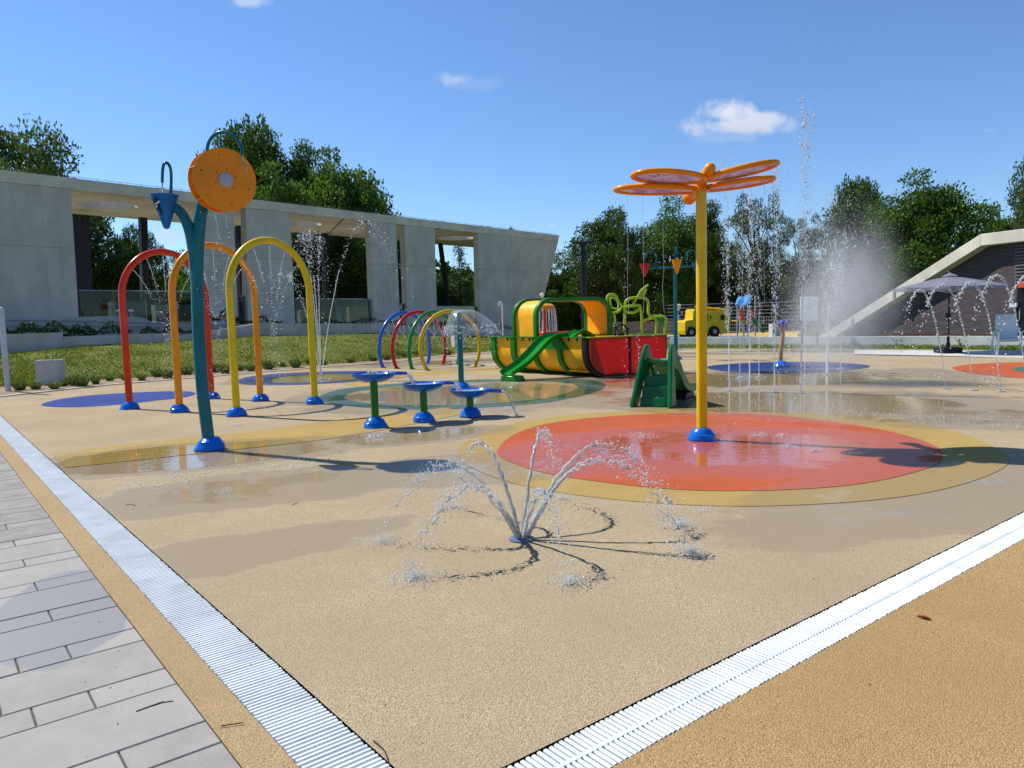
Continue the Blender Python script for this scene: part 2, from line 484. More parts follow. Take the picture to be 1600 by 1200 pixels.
def grate_mat():
    m, t, p, out = new_mat('white plastic grating')
    v = wpos(t)
    n1 = t.noise(v, 3.0, 5.0, 0.65); n2 = t.noise(v, 60.0, 3.0)
    c = t.mix(t.ramp(n1, 0.35, 0.75), (0.62, 0.66, 0.67), (0.48, 0.505, 0.505))
    c = t.mix(t.ramp(n2, 0.68, 0.8, 0, 0.5), c, (0.33, 0.30, 0.25))
    t.l(c, p.inputs['Base Color']); p.inputs['Roughness'].default_value = 0.45
    return m
M['grate'] = grate_mat()
def grate(name, o, along, across, width, length, label, pitch=0.0255, bw=0.0180, spine=True):
    n = int(length / pitch)
    prof = np.array([(-bw / 2, -0.026), (bw / 2, -0.026), (bw / 2, -0.004), (bw * 0.3, 0.0), (-bw * 0.3, 0.0), (-bw / 2, -0.004)])
    A, B = np.array(along), np.array(across); O = np.array(o)
    i = np.arange(n)
    jit = rng.uniform(-0.0012, 0.0012, n); wob = rng.uniform(-0.003, 0.003, (n, 2))
    ends = [0.0, width]
    vs = np.zeros((n, 2, 6, 3))
    for e in (0, 1):
        base = O + A * ((i + 0.5) * pitch + jit)[:, None] + B * (ends[e] + wob[:, e])[:, None]
        for k in range(6):
            vs[:, e, k] = base + A * prof[k, 0] + np.array([0, 0, prof[k, 1] + 0.002])
    vs = vs.reshape(-1, 3)
    f = []
    for k in range(6):
        f.append((k, (k + 1) % 6, 6 + (k + 1) % 6, 6 + k))
    f += [(0, 5, 4, 3), (0, 3, 2, 1), (6, 7, 8, 9), (6, 9, 10, 11)]
    f = (np.array(f)[None] + (i * 12)[:, None, None]).reshape(-1, 4)
    root = thing(name, O, label, 'drain grate', 'white drain gratings at the pad edge')
    np_mesh('grate_bars', vs, f, M['grate'], root)
    mb = MB()
    for q in ((0.25, 0.5, 0.75) if spine else (0.2, 0.4, 0.6, 0.8)):
        c = Vector(o) + Vector(across) * width * q
        ww = 0.009 if q == 0.5 else 0.006
        zt = 0.0026 if q == 0.5 and spine else -0.012
        b_ = [c - Vector(across) * ww, c + Vector(across) * ww, c + Vector(across) * ww + Vector(along) * length, c - Vector(across) * ww + Vector(along) * length]
        mb.hexa([H(p, -0.024) for p in b_], [H(p, zt) for p in b_])
    mb.build('grate_spine', M['grate'], root, smooth=False)
    return root
# a black slot shows beside the grating on the pad side
grate('drain_grate', meet(lL - .004, rD), E1, -E2, (lL - lR) - 0.014, 24.0, 'white slotted drain grating running along the grey paving on the left', spine=False, bw=0.0195)
grate('drain_grate', meet(lR, rD + .004), F1, F2, (rU - rD) - 0.016, 20.0, 'white slotted drain grating with centre rib beside the ochre rubber on the right')

# paving of grey slabs: wide and narrow courses across the path
def slab_mat():
    m, t, p, out = new_mat('concrete slabs')
    v = wpos(t)
    a = t.n('ShaderNodeAttribute', attribute_name='tint')
    n1 = t.noise(v, 5.0, 6.0, 0.65); n2 = t.noise(v, 140.0, 3.0); n3 = t.noise(v, 1.6, 4.0)
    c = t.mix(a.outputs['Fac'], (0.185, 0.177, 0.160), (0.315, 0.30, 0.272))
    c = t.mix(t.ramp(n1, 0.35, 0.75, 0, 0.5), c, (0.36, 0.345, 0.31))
    c = t.mix(t.ramp(n2, 0.5, 0.8, 0, 0.4), c, (0.18, 0.17, 0.155))
    # a damp stain beside the rubber strip
    ctr = at(95, 960); mp = t.n('ShaderNodeMapping', vector_type='TEXTURE')
    mp.inputs['Location'].default_value = (ctr.x, ctr.y, 0); mp.inputs['Rotation'].default_value = (0, 0, rad(118)); mp.inputs['Scale'].default_value = (0.80, 0.34, 1)
    t.l(v, mp.inputs['Vector']); ln = t.n('ShaderNodeVectorMath', operation='LENGTH'); t.l(mp.outputs[0], ln.inputs[0])
    wv = t.math('ADD', ln.outputs['Value'], t.math('MULTIPLY', t.math('SUBTRACT', n3, 0.5), 0.7))
    wet = t.ramp(wv, 1.02, 0.9)
    c = t.mix(t.math('MULTIPLY', wet, 0.85), c, (0.215, 0.212, 0.205))
    t.l(c, p.inputs['Base Color'])
    t.l(t.ramp(wet, 0, 1, 0.85, 0.42), p.inputs['Roughness'])
    t.l(t.bump(n2, 0.25, 0.003), p.inputs['Normal'])
    return m
M['slab'] = slab_mat()
M['joint'] = matte('sandy joints', (0.10, 0.085, 0.065), 0.95, 0.2, 20.0, 0.3)
def paved_path():
    vs, fs, tint = [], [], []
    gap = 0.0035
    def slab(a0, a1, b0, b1, tn):
        if b1 - b0 < 0.03: return
        a0 += gap; a1 -= gap; b0 += gap; b1 -= gap; r = 0.004
        k = len(vs); zz = 0.004 + random.uniform(-0.0012, 0.0012)
        for z, i in ((-0.03, 0.0), (zz - r, 0.0), (zz, r)):
            for (a, b) in ((a0 + i, b0 + i), (a1 - i, b0 + i), (a1 - i, b1 - i), (a0 + i, b1 - i)):
                q = lc(a, b); vs.append((q.x, q.y, z))
        for u in (0, 4):
            for j in range(4): fs.append((k + u + j, k + u + 4 + j, k + u + 4 + (j + 1) % 4, k + u + (j + 1) % 4))
        fs.append((k + 11, k + 10, k + 9, k + 8))
        tint.extend([tn] * 9)
    s = EYE / 1.45
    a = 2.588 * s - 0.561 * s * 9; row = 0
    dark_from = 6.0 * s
    while a < 20:
        for h, narrow in ((0.183 * s, True), (0.378 * s, False)):
            b = lP
            first = True
            while b < lP + 3.4:
                if narrow: wd = 0.294 * s if first else random.choice((0.195, 0.39, 0.195)) * s
                else: wd = 0.582 * s if first and row % 2 == 0 else 0.76 * s
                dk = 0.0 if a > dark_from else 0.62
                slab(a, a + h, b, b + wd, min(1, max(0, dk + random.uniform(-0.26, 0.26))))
                b += wd; first = False
            a += h
        row += 1
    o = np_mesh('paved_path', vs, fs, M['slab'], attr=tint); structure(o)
    sheet('paving_bed', [meet(lP, rD - 2) - E1 * 3, meet(lP, rD - 2) + E1 * 22, meet(lP, rD - 2) + E1 * 22 + E2 * 4, meet(lP, rD - 2) - E1 * 3 + E2 * 4], -0.006, M['joint'])
paved_path()

# coloured shapes laid in the pad
def disc_pts(c, r, n=96, wob=0.0):
    return [V(c.x + r * math.cos(2 * math.pi * k / n), c.y + r * math.sin(2 * math.pi * k / n), 0) for k in range(n)]
def shape_px(name, px, z, mat, k=6):
    return sheet(name, catmull([at(*q) for q in px], k, True), z, mat)
def ring_sheet(name, outer, inner, z, mat, k=6):
    """both outlines have the same number of points"""
    A = catmull([at(*q) for q in outer], k, True); B = catmull([at(*q) for q in inner], k, True)
    mb = MB(); mb.rings([[H(p, z) for p in A], [H(p, z) for p in B]], True, False); return structure(mb.build(name, mat, smooth=False))
shape_px('yellow_circle', [(716, 712), (742, 682), (820, 658), (940, 645), (1085, 640), (1230, 643), (1380, 654), (1490, 674), (1560, 703), (1575, 725), (1520, 752), (1420, 775), (1280, 788), (1120, 791), (960, 781), (830, 762), (752, 738)], 0.004, M['ochre_band'])
shape_px('orange_circle', [(777, 706), (811, 676), (882.5, 658), (1005.5, 648), (1100, 646.5), (1190, 648), (1292.5, 658.4), (1395, 676), (1460, 697), (1472, 715), (1451, 732), (1344, 757), (1190, 767.6), (1036, 764.5), (882.5, 745.6), (811, 727.6)], 0.008, M['orange_floor'])
shape_px('blue_circle', [(1104, 574), (1130, 569.5), (1200, 566), (1280, 565.6), (1340, 569), (1359, 572.5), (1340, 577), (1280, 582), (1200, 583.8), (1130, 580)], 0.0042, M['wet_blue_floor'])
shape_px('left_blue_circle', [(64, 633), (90, 624.5), (135, 618.5), (190, 614.5), (245, 612), (290, 611.5), (306, 615), (290, 620.5), (250, 625.5), (200, 631), (150, 635), (95, 636.5)], 0.0041, M['blue_floor'])
shape_px('right_orange_circle', [(1488, 575), (1510, 570), (1560, 567), (1620, 566.5), (1690, 569), (1720, 577), (1690, 588), (1620, 592), (1560, 588), (1510, 582)], 0.0043, M['orange_floor'])
shape_px('teal_inlay', [(1582, 577), (1600, 573), (1640, 572), (1660, 577), (1640, 583), (1600, 582)], 0.0075, M['teal_floor'])
ring_sheet('teal_ring', [(496, 622), (530, 609), (600, 601), (680, 596), (760, 593), (840, 592.5), (905, 592), (938, 597), (946, 604), (924, 614), (860, 628), (770, 636), (660, 640), (570, 637), (515, 630)],
           [(538, 620), (556, 612), (612, 604.5), (684, 599.5), (760, 596.5), (832, 596), (882, 597.5), (902, 603), (899, 609), (868, 619), (820, 626), (756, 631), (664, 633.5), (590, 631.5), (549, 626)], 0.0044, M['teal_floor'])
ring_sheet('blue_ring', [(370, 597), (384, 590), (420, 585), (480, 581.5), (540, 580), (590, 580), (612, 584), (600, 590), (560, 596), (490, 600.5), (430, 602), (385, 601)],
           [(424, 596), (430, 591.5), (452, 587.5), (490, 585.5), (535, 584.5), (570, 585), (580, 587), (570, 590.5), (540, 594.5), (490, 597.5), (450, 598.5), (430, 598)], 0.0046, M['blue_floor'])
# ochre bands sweeping across the pad
def band_px(name, up, dn, z, mat):
    A = catmull([at(*q) for q in up], 8); B = catmull([at(*q) for q in dn], 8)
    mb = MB(); mb.rings([[H(p, z) for p in A], [H(p, z) for p in B]], False, False); return structure(mb.build(name, mat, smooth=False))
band_px('ochre_band', [(82, 711), (180, 696), (300, 684), (420, 672), (520, 658), (600, 648), (700, 637)], [(104, 731), (190, 722), (310, 709), (430, 696), (530, 684), (620, 668), (720, 648)], 0.0047, M['ochre_band'])
band_px('far_ochre_band', [(470, 571), (560, 588), (640, 602)], [(430, 577), (520, 596), (600, 612)], 0.003, M['ochre_band'])
band_px('far_ochre_stripe', [(600, 585), (700, 579), (800, 573)], [(600, 592), (700, 584), (800, 577)], 0.0025, M['ochre_band'])
band_px('red_stripe', [(945, 595), (990, 591), (1050, 583)], [(950, 598), (1000, 593), (1060, 584.5)], 0.0032, M['orange_floor'])

# kerbs, bed and paths round the pad
M['kerb'] = matte('pale concrete kerb', (0.55, 0.50, 0.42), 0.85, 0.15, 3.0, 0.3)
M['paving'] = matte('pale concrete paving', (0.50, 0.50, 0.47), 0.8, 0.12, 0.7, 0.2)
def strip(name, line, w0, w1, z0, z1, mat, side=1):
    """a band w0..w1 metres to one side of a line"""
    mb = MB(); R = []
    n = len(line)
    for i, p in enumerate(line):
        d = (line[min(i + 1, n - 1)] - line[max(i - 1, 0)]).normalized(); s_ = V(-d.y, d.x, 0) * side
        a = p + s_ * w0; b = p + s_ * w1
        R.append([(a.x, a.y, -0.02), (a.x, a.y, z0), (b.x, b.y, z1), (b.x, b.y, -0.02)])
    mb.rings(R, True, True); return structure(mb.build(name, mat, smooth=False))
strip('left_kerb', curbL, 0.0, 0.14, 0.03, 0.03, M['kerb'])
strip('right_kerb', curbR, 0.0, 0.16, 0.02, 0.02, M['kerb'])
def bed_width(px): return float(np.interp(px, (-220, 0, 120, 300, 560, 760), (3.2, 3.0, 2.4, 1.3, 0.9, 0.9)))
def col_of(p):
    r_ = p - CAM; return 800 + FPX * r_.dot(RGT) / r_.dot(FWD)
def bed():
    mb = MB(); R = []; ln = curbL[:-12]; n = len(ln)
    for i, p in enumerate(ln):
        d = (ln[min(i + 1, n - 1)] - ln[max(i - 1, 0)]).normalized(); s_ = V(-d.y, d.x, 0)
        R.append([H(p + s_ * 0.141, 0.025), H(p + s_ * 0.5, 0.045), H(p + s_ * (bed_width(col_of(p)) + 0.25), 0.05)])
    mb.rings(R, False, False); return structure(mb.build('planting_bed', M['soil'], smooth=False))
bed()
CURB_F = [(1040, 545.5), (1180, 546), (1300, 546.5), (1450, 547.5), (1600, 549), (1800, 553), (2100, 560)]
curbF = catmull([at(*q) for q in CURB_F], 5)
sheet('wet_path', [at(1040, 551), at(1340, 555), at(1340, 546), at(1040, 545)], -0.006, M['tan'])
sheet('paved_terrace', [at(1335, 554.8), at(1600, 559.5), at(2100, 579), at(2100, 559), at(1600, 548.6), at(1335, 546)], 0.0, M['paving'])
strip('far_kerb', curbF, 0.0, 0.18, 0.02, 0.02, M['kerb'])
# ------------------------------------------------------------------ concrete pavilion on its bank
def concrete(name, col, zj=None, streak=0.35):
    m, t, p, out = new_mat(name)
    v = wpos(t)
    mp = t.n('ShaderNodeMapping'); mp.inputs['Scale'].default_value = (1.0, 1.0, 0.10); t.l(v, mp.inputs['Vector'])
    n1 = t.noise(v, 0.9, 6.0, 0.6); n2 = t.noise(mp.outputs[0], 3.2, 6.0, 0.65); n3 = t.noise(v, 26.0, 4.0)
    c = t.mix(t.ramp(n1, 0.3, 0.7), tuple(x * 0.84 for x in col), tuple(x * 1.10 for x in col))
    c = t.mix(t.ramp(n2, 0.42, 0.72, 0, streak), c, tuple(x * 0.70 for x in col))
    vo = t.n('ShaderNodeTexVoronoi', feature='F1'); vo.inputs['Scale'].default_value = 1.5; t.l(v, vo.inputs['Vector'])
    c = t.mix(t.ramp(vo.outputs['Distance'], 0.05, 0.03, 0, 0.8), c, tuple(x * 0.38 for x in col))       # formwork tie holes
    if zj is not None:
        s = t.n('ShaderNodeSeparateXYZ'); t.l(v, s.inputs[0])
        for z in zj:
            d = t.math('ABSOLUTE', t.math('SUBTRACT', s.outputs['Z'], z))
            c = t.mix(t.ramp(d, 0.045, 0.012, 0, 0.5), c, tuple(x * 0.5 for x in col))
            up = t.ramp(s.outputs['Z'], z - 0.01, z + 0.01, 0, 0.15)
            c = t.mix(up, c, tuple(x * 0.8 for x in col))
    if zj is not None:                                                                                          # vertical formwork joints
        dt = t.n('ShaderNodeVectorMath', operation='DOT_PRODUCT'); t.l(v, dt.inputs[0]); dt.inputs[1].default_value = (0.641, 0.767, 0)
        md_ = t.math('MODULO', t.math('ADD', dt.outputs['Value'], 100.0), 2.5)
        c = t.mix(t.ramp(t.math('ABSOLUTE', t.math('SUBTRACT', md_, 1.25)), 0.03, 0.008, 0, 0.35), c, tuple(x * 0.55 for x in col))
        pn = t.math('FRACT', t.math('MULTIPLY', t.math('SINE', t.math('FLOOR', t.math('DIVIDE', t.math('ADD', dt.outputs['Value'], 101.25), 2.5))), 43.7))
        c = t.mix(t.math('MULTIPLY', pn, 0.22), c, tuple(x * 0.72 for x in col))
    t.l(c, p.inputs['Base Color']); p.inputs['Roughness'].default_value = 0.85; p.inputs['Specular IOR Level'].default_value = 0.25
    t.l(t.bump(n3, 0.15, 0.01), p.inputs['Normal'])
    return m
FD = V(0.641, 0.767, 0).normalized(); FN = V(FD.y, -FD.x, 0)         # along the front, and out of it
FP = pt(0, 400, 29.0)
def fp(px, py, off=0.0): return onplane(px, py, FP + FN * off, FN)
ZJ = [fp(111, 388).z]
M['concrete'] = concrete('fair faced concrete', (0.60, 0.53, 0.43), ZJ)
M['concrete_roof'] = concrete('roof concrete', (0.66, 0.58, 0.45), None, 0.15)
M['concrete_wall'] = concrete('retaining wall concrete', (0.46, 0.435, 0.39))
M['dark_steel'] = paint('dark steel', (0.018, 0.018, 0.022), 0.45, 0.0)
M['steel'] = paint('grey steel', (0.40, 0.42, 0.44), 0.35, 0.0)
def glass_mat():
    m, t, p, out = new_mat('tinted balustrade glass')
    t.t.nodes.remove(p)
    tr = t.n('ShaderNodeBsdfTransparent'); tr.inputs['Color'].default_value = (0.50, 0.60, 0.58, 1)
    gl = t.n('ShaderNodeBsdfGlossy'); gl.inputs['Roughness'].default_value = 0.02
    fr = t.n('ShaderNodeFresnel'); fr.inputs['IOR'].default_value = 1.5
    mx = t.n('ShaderNodeMixShader'); t.l(t.math('MULTIPLY', fr.outputs[0], 0.5), mx.inputs[0]); t.l(tr.outputs[0], mx.inputs[1]); t.l(gl.outputs[0], mx.inputs[2])
    t.l(mx.outputs[0], out.inputs['Surface']); return m
M['glass'] = glass_mat()

zr_top, zr_bot = fp(450, 318).z, fp(453, 332.5).z
pav = thing('pavilion', H(fp(430, 480), 0), 'long grey concrete pavilion with slanted wall slabs and flat roof with round openings', 'pavilion')
# wall slabs
for quad in (((-120, 279), (111, 298), (124, 512), (-120, 512)), ((316, 320), (365, 325), (373, 512), (318, 512)), ((384, 327), (453.5, 333), (462, 512), (388, 512)),
             ((578.5, 346), (619, 350), (626, 516), (585, 516)), ((632.5, 351.5), (679, 355.5), (684, 516), (638, 516)), ((747.5, 362.5), (872.5, 374), (833, 530), (751.5, 530))):
    q = [fp(*c) for c in quad]
    top = zr_bot + 0.01
    for k in (0, 1): q[k].z = top
    mb = MB(); mb.prism(q, -FN * 0.5); mb.build('wall_slab', M['concrete'], pav, bevel=0.02)
# roof slab with round openings, cut by boolean
L0, L1 = fp(-260, 260), fp(873.5, 365)
def roof_slab():
    mb = MB(); dep = 7.0
    a, b = H(L0, 0) + FN * 0.02, H(L1, 0) + FN * 0.02
    mb.hexa([H(p, zr_bot + 0.012) for p in (a, b - FD * 0.16, b - FD * 0.16 - FN * dep, a - FN * dep)], [H(p, zr_top) for p in (a, b, b - FN * dep, a - FN * dep)])
    return mb.build('roof', M['concrete_roof'], pav, smooth=False)
roof = roof_slab()
cutm = MB()
for (px, py, r) in ((168, 322, 1.27), (470, 350.5, 1.15), (540, 358, 0.6), (712, 372.5, 1.33)):
    c = at(px, py, zr_bot)
    cutm.lathe([(r, -2), (r, 2)], H(c, zr_bot), n=40)
cut = cutm.build('opening_cutter', M['concrete_roof'])
md = roof.modifiers.new('openings', 'BOOLEAN'); md.object = cut; md.operation = 'DIFFERENCE'; md.solver = 'EXACT'
dg = bpy.context.evaluated_depsgraph_get()
nm = bpy.data.meshes.new_from_object(roof.evaluated_get(dg))
roof.modifiers.clear(); roof.data = nm
nm.polygons.foreach_set('use_smooth', [True] * len(nm.polygons)); nm.set_sharp_from_angle(angle=rad(30))
bpy.data.objects.remove(cut)
# seams under the roof, wire on little posts along the edge, dark columns at the back, glass balustrades
mb = MB(); mb2 = MB()
for k in range(60):
    p = H(L0, zr_top) + FD * (k * 0.9 + 0.3) - FN * 0.12
    if (p - L0).dot(FD) > (L1 - L0).length: break
    mb.tube([p, p + V(0, 0, 0.09)], 0.012, 5)
    if k % 4 == 0: mb.box(p - FN * 0.25 + V(0, 0, 0.035), (0.35, 0.2, 0.07), (FD, FN, V(0, 0, 1)))
mb.tube([H(L0, zr_top + 0.085) - FN * 0.12, H(L1, zr_top + 0.085) - FN * 0.12], 0.008, 5)
mb.build('roof_wire', M['dark_steel'], pav)
for a, b in (((537, 341.5), (512, 367)), ((686, 357), (679, 360))):
    A, B = at(*a, zr_bot + 0.008), at(*b, zr_bot + 0.008)
    d = (B - A).normalized(); s_ = V(-d.y, d.x, 0) * 0.03; mb = MB()
    mb.hexa([H(p, zr_bot + 0.002) for p in (A - s_, A + s_, B + s_, B - s_)], [H(p, zr_bot + 0.03) for p in (A - s_, A + s_, B + s_, B - s_)])
    mb.build('soffit_seam', M['dark_steel'], pav, smooth=False)
for (a, b, wd) in (((223.5, 346), (227, 505), 0.34), ((375, 358), (378, 505), 0.36), ((688, 380), (703, 500), 0.26), ((507, 366), (510, 505), 0.30)):
    A = onplane(*a, FP - FN * 6.3, FN); B = onplane(*b, FP - FN * 6.3, FN); A.z = zr_bot + 0.005
    mb = MB(); u, q = FD * wd / 2, FN * wd / 2
    mb.hexa([B - u - q, B + u - q, B + u + q, B - u + q], [A - u - q, A + u - q, A + u + q, A - u + q]); mb.build('column', M['dark_steel'], pav, smooth=False)
mb = MB(); q = [onplane(*c, FP - FN * 5.4, FN) for c in ((114, 340), (141, 343), (146, 506), (124, 506))]
mb.prism(q, -FN * 0.3); mb.build('rear_panel', paint('dark cladding', (0.022, 0.018, 0.035), 0.5, 0), pav, smooth=False)
for (x0, y0, x1, y1) in ((124, 454, 317, 463), (372, 463, 387, 464), (461, 467, 584, 473), (626, 475, 638, 476), (683, 479, 751, 483)):
    A, B = fp(x0, y0, -0.25), fp(x1, y1, -0.25); B.z = A.z
    n = max(1, round((B - A).length / 1.4)); mb = MB(); mr = MB()
    for i in range(n):
        a, b = A.lerp(B, i / n) + FD * 0.01, A.lerp(B, (i + 1) / n) - FD * 0.01
        mb.hexa([H(a, A.z - 1.35), H(b, A.z - 1.35), H(b, A.z - 1.35) - FN * 0.016, H(a, A.z - 1.35) - FN * 0.016], [a, b, b - FN * 0.016, a - FN * 0.016])
    bl = mb.build('glass_balustrade', M['glass'], pav, smooth=False)
    mr.tube([A + V(0, 0, 0.012), B + V(0, 0, 0.012)], 0.018, 6); mr.build('top_rail', M['steel'], bl)
# floor and low furniture on the terrace
ztr = fp(150, 495, 0.0).z
mb = MB(); a, b = H(L0, 0) + FN * 1.2, H(fp(745, 500), 0) + FN * 1.2
mb.hexa([H(p, 0.1) for p in (a, b, b - FN * 9, a - FN * 9)], [H(p, 1.15) for p in (a, b, b - FN * 9, a - FN * 9)])
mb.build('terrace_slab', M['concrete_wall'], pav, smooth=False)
def low_block(name, px0, px1, y0, y1, off, mat, th, label, cat, grp=None):
    a, b = fp(px0, y0, off), fp(px1, y0, off); b.z = a.z
    zb = 1.14
    mb = MB(); mb.hexa([H(a, zb), H(b, zb), H(b, zb) - FN * th, H(a, zb) - FN * th], [a, b, b - FN * th, a - FN * th])
    return tag(mb.build(name, mat, o=H(a, zb), bevel=0.015, smooth=False), label, cat, grp)
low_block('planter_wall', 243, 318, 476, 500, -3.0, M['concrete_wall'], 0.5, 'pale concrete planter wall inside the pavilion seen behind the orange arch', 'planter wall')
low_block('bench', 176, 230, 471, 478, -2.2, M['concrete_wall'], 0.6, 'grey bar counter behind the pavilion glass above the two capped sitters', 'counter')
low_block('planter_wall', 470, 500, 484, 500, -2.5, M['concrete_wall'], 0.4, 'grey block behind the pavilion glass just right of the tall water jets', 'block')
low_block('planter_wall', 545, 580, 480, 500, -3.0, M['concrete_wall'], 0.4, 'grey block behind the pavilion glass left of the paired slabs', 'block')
low_block('blue_locker', 533, 541, 478, 503, -2.5, paint('blue locker', (0.03, 0.12, 0.3), 0.4), 0.4, 'narrow blue locker behind the pavilion glass', 'locker')

# retaining wall with handrail, lower planter walls
def poly_wall(name, pts_px, off, bot_px, th, mat, label, cat):
    tops = [fp(x, y, off) for x, y in pts_px]
    mb = MB(); R = []
    for (x, y), p in zip(pts_px, tops):
        zb = fp(x, bot_px(x), off).z - 0.25
        R.append([H(p, zb), p, p - FN * th, H(p, zb) - FN * th])
    mb.rings(R, True, True)
    return tag(mb.build(name, mat, o=H(tops[0], 0), smooth=False), label, cat)
W1 = [(-120, 499), (0, 497.5), (100, 495.5), (176, 494), (222, 496), (240, 504), (310, 506), (420, 507), (590, 506), (760, 514), (840, 517)]
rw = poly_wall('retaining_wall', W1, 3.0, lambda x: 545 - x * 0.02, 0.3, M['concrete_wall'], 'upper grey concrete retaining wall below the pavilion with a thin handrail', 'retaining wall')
W2a = [(-120, 524), (12, 522), (98, 519.2)]
W2b = [(99, 526), (180, 523), (268, 520)]
W2c = [(269, 526), (400, 506), (480, 505), (590, 506), (700, 512), (860, 521)]
base2 = lambda x: float(np.interp(x, (-120, 12, 120, 268, 410, 580, 860), (566, 553, 542, 534, 525, 521, 530)))
poly_wall('planter_wall', W2a, 5.3, base2, 0.3, M['concrete_wall'], 'lower grey concrete planter wall at the far left, tallest of the row', 'planter wall')
poly_wall('planter_wall', W2b, 5.3, base2, 0.3, M['concrete_wall'], 'lower grey concrete planter wall behind the concrete bin, seen left of the red arch and through it', 'planter wall')
poly_wall('planter_wall', W2c, 5.3, base2, 0.3, M['concrete_wall'], 'long low grey planter wall at the top of the lawn behind the yellow arch', 'planter wall')
hr = thing('handrail', fp(8, 510, 3.1), 'thin grey steel handrail running along the upper retaining wall at left', 'handrail')
hp = [fp(x, y, 3.15) for x, y in ((-100, 499.5), (8, 499), (86, 500.5), (175, 502), (300, 506), (420, 510))]
lo = [fp(x, y, 3.15) for x, y in ((-100, 509), (8, 508), (86, 508.5), (175, 509), (300, 511), (420, 514))]
mb = MB(); mb.tube(hp, 0.022, 6); mb.build('top_rail', M['steel'], hr)
mb = MB(); mb.tube(lo, 0.018, 6); mb.build('lower_rail', M['steel'], hr)
for x in (-30, 38, 86, 131, 176, 240, 300, 360, 410):
    p = fp(x, 500 + max(0, x) * 0.02, 3.15)
    mb = MB(); mb.tube([p, H(p, p.z - 0.75)], 0.022, 6); mb.build('rail_post', M['steel'], hr)

# lawn bank
front = [p for p in curbL[:-12]]
nf = len(front); R = []
mb = MB()
for i, p in enumerate(front):
    d = (front[min(i + 1, nf - 1)] - front[max(i - 1, 0)]).normalized(); s_ = V(-d.y, d.x, 0)
    q = p + s_ * bed_width(col_of(p))
    z0 = 0.04
    # matching point on the planter wall: same picture column
    rel = p - CAM; px = 800 + FPX * rel.dot(RGT) / rel.dot(FWD)
    bk = fp(px - 10, base2(px - 10), 5.27)
    row = []
    for k in range(15):
        f = k / 14
        b = q.lerp(bk, f); z = z0 + (bk.z - z0) * (1 - (1 - f) ** 1.7) 
        z += 0.07 * mnoise.noise(V(b.x * 0.7, b.y * 0.7, 0)) * math.sin(math.pi * f)
        row.append((b.x, b.y, z))
    R.append(row)
mb.rings(R, False, False)
lawn = structure(mb.build('lawn', M['lawn'], sharp=180))
LAWN_ROWS = R
# grass blades on the bank
def lawn_grass():
    A = np.array(LAWN_ROWS); nr, nk = A.shape[0], A.shape[1]
    n = 60000
    i = rng.uniform(0, nr - 1.001, n); k = (nk - 1.001) * rng.uniform(0, 1, n) ** 1.25
    # most of the length of the bank lies far left; weight by nearness
    i0, k0 = i.astype(int), k.astype(int); fi, fk = (i - i0)[:, None], (k - k0)[:, None]
    P = (A[i0, k0] * (1 - fi) + A[i0 + 1, k0] * fi) * (1 - fk) + (A[i0, k0 + 1] * (1 - fi) + A[i0 + 1, k0 + 1] * fi) * fk
    clump = np.array([mnoise.noise(V(p[0] * 0.9, p[1] * 0.9, 3.0)) for p in P])
    keep = rng.uniform(-0.8, 0.6, n) < clump; P = P[keep]; clump = clump[keep]; n = len(P)
    h = rng.uniform(0.02, 0.07, n) * (1 + clump); ang = rng.uniform(0, 6.283, n); wdt = rng.uniform(0.012, 0.03, n)
    dx = np.stack([np.cos(ang), np.sin(ang), np.zeros(n)], 1) * wdt[:, None]
    lean = np.stack([rng.normal(0, 0.5, n), rng.normal(0, 0.5, n), np.ones(n)], 1) * h[:, None]
    Vv = np.stack([P - dx, P + dx, P + lean], 1).reshape(-1, 3)
    Ff = np.arange(n * 3).reshape(-1, 3)
    o = np_mesh('lawn_grass', Vv, Ff, M['blade'], attr=np.clip(0.45 + 0.5 * clump + rng.normal(0, 0.22, n), 0, 1))
    tag(o, 'short patchy green grass covering the bank below the pavilion', 'grass', kind='stuff')
lawn_grass()

def leafy(name, pts, size, mat, parent=None, o=None, up=0.4, aspect=0.5, tint=None, dirs=None):
    """many small leaves as bent quads"""
    n = len(pts); P = np.asarray(pts, dtype=float)
    d = rng.normal(0, 1, (n, 3)) if dirs is None else np.asarray(dirs, float) + rng.normal(0, 0.45, (n, 3))
    d[:, 2] += up; d /= np.linalg.norm(d, axis=1)[:, None]
    e = np.cross(d, rng.normal(0, 1, (n, 3))); e /= np.linalg.norm(e, axis=1)[:, None] + 1e-9
    s = (size * rng.uniform(0.6, 1.35, n))[:, None]
    a = P - d * s * 0.5; b = P + d * s * 0.5; m1 = P + e * s * aspect * 0.5; m2 = P - e * s * aspect * 0.5
    Vv = np.stack([a, m1, b, m2], 1).reshape(-1, 3); Ff = np.arange(4 * n).reshape(-1, 4)
    if tint is None: tint = rng.uniform(0, 1, n)
    return np_mesh(name, Vv, Ff, mat, parent, o, attr=tint)

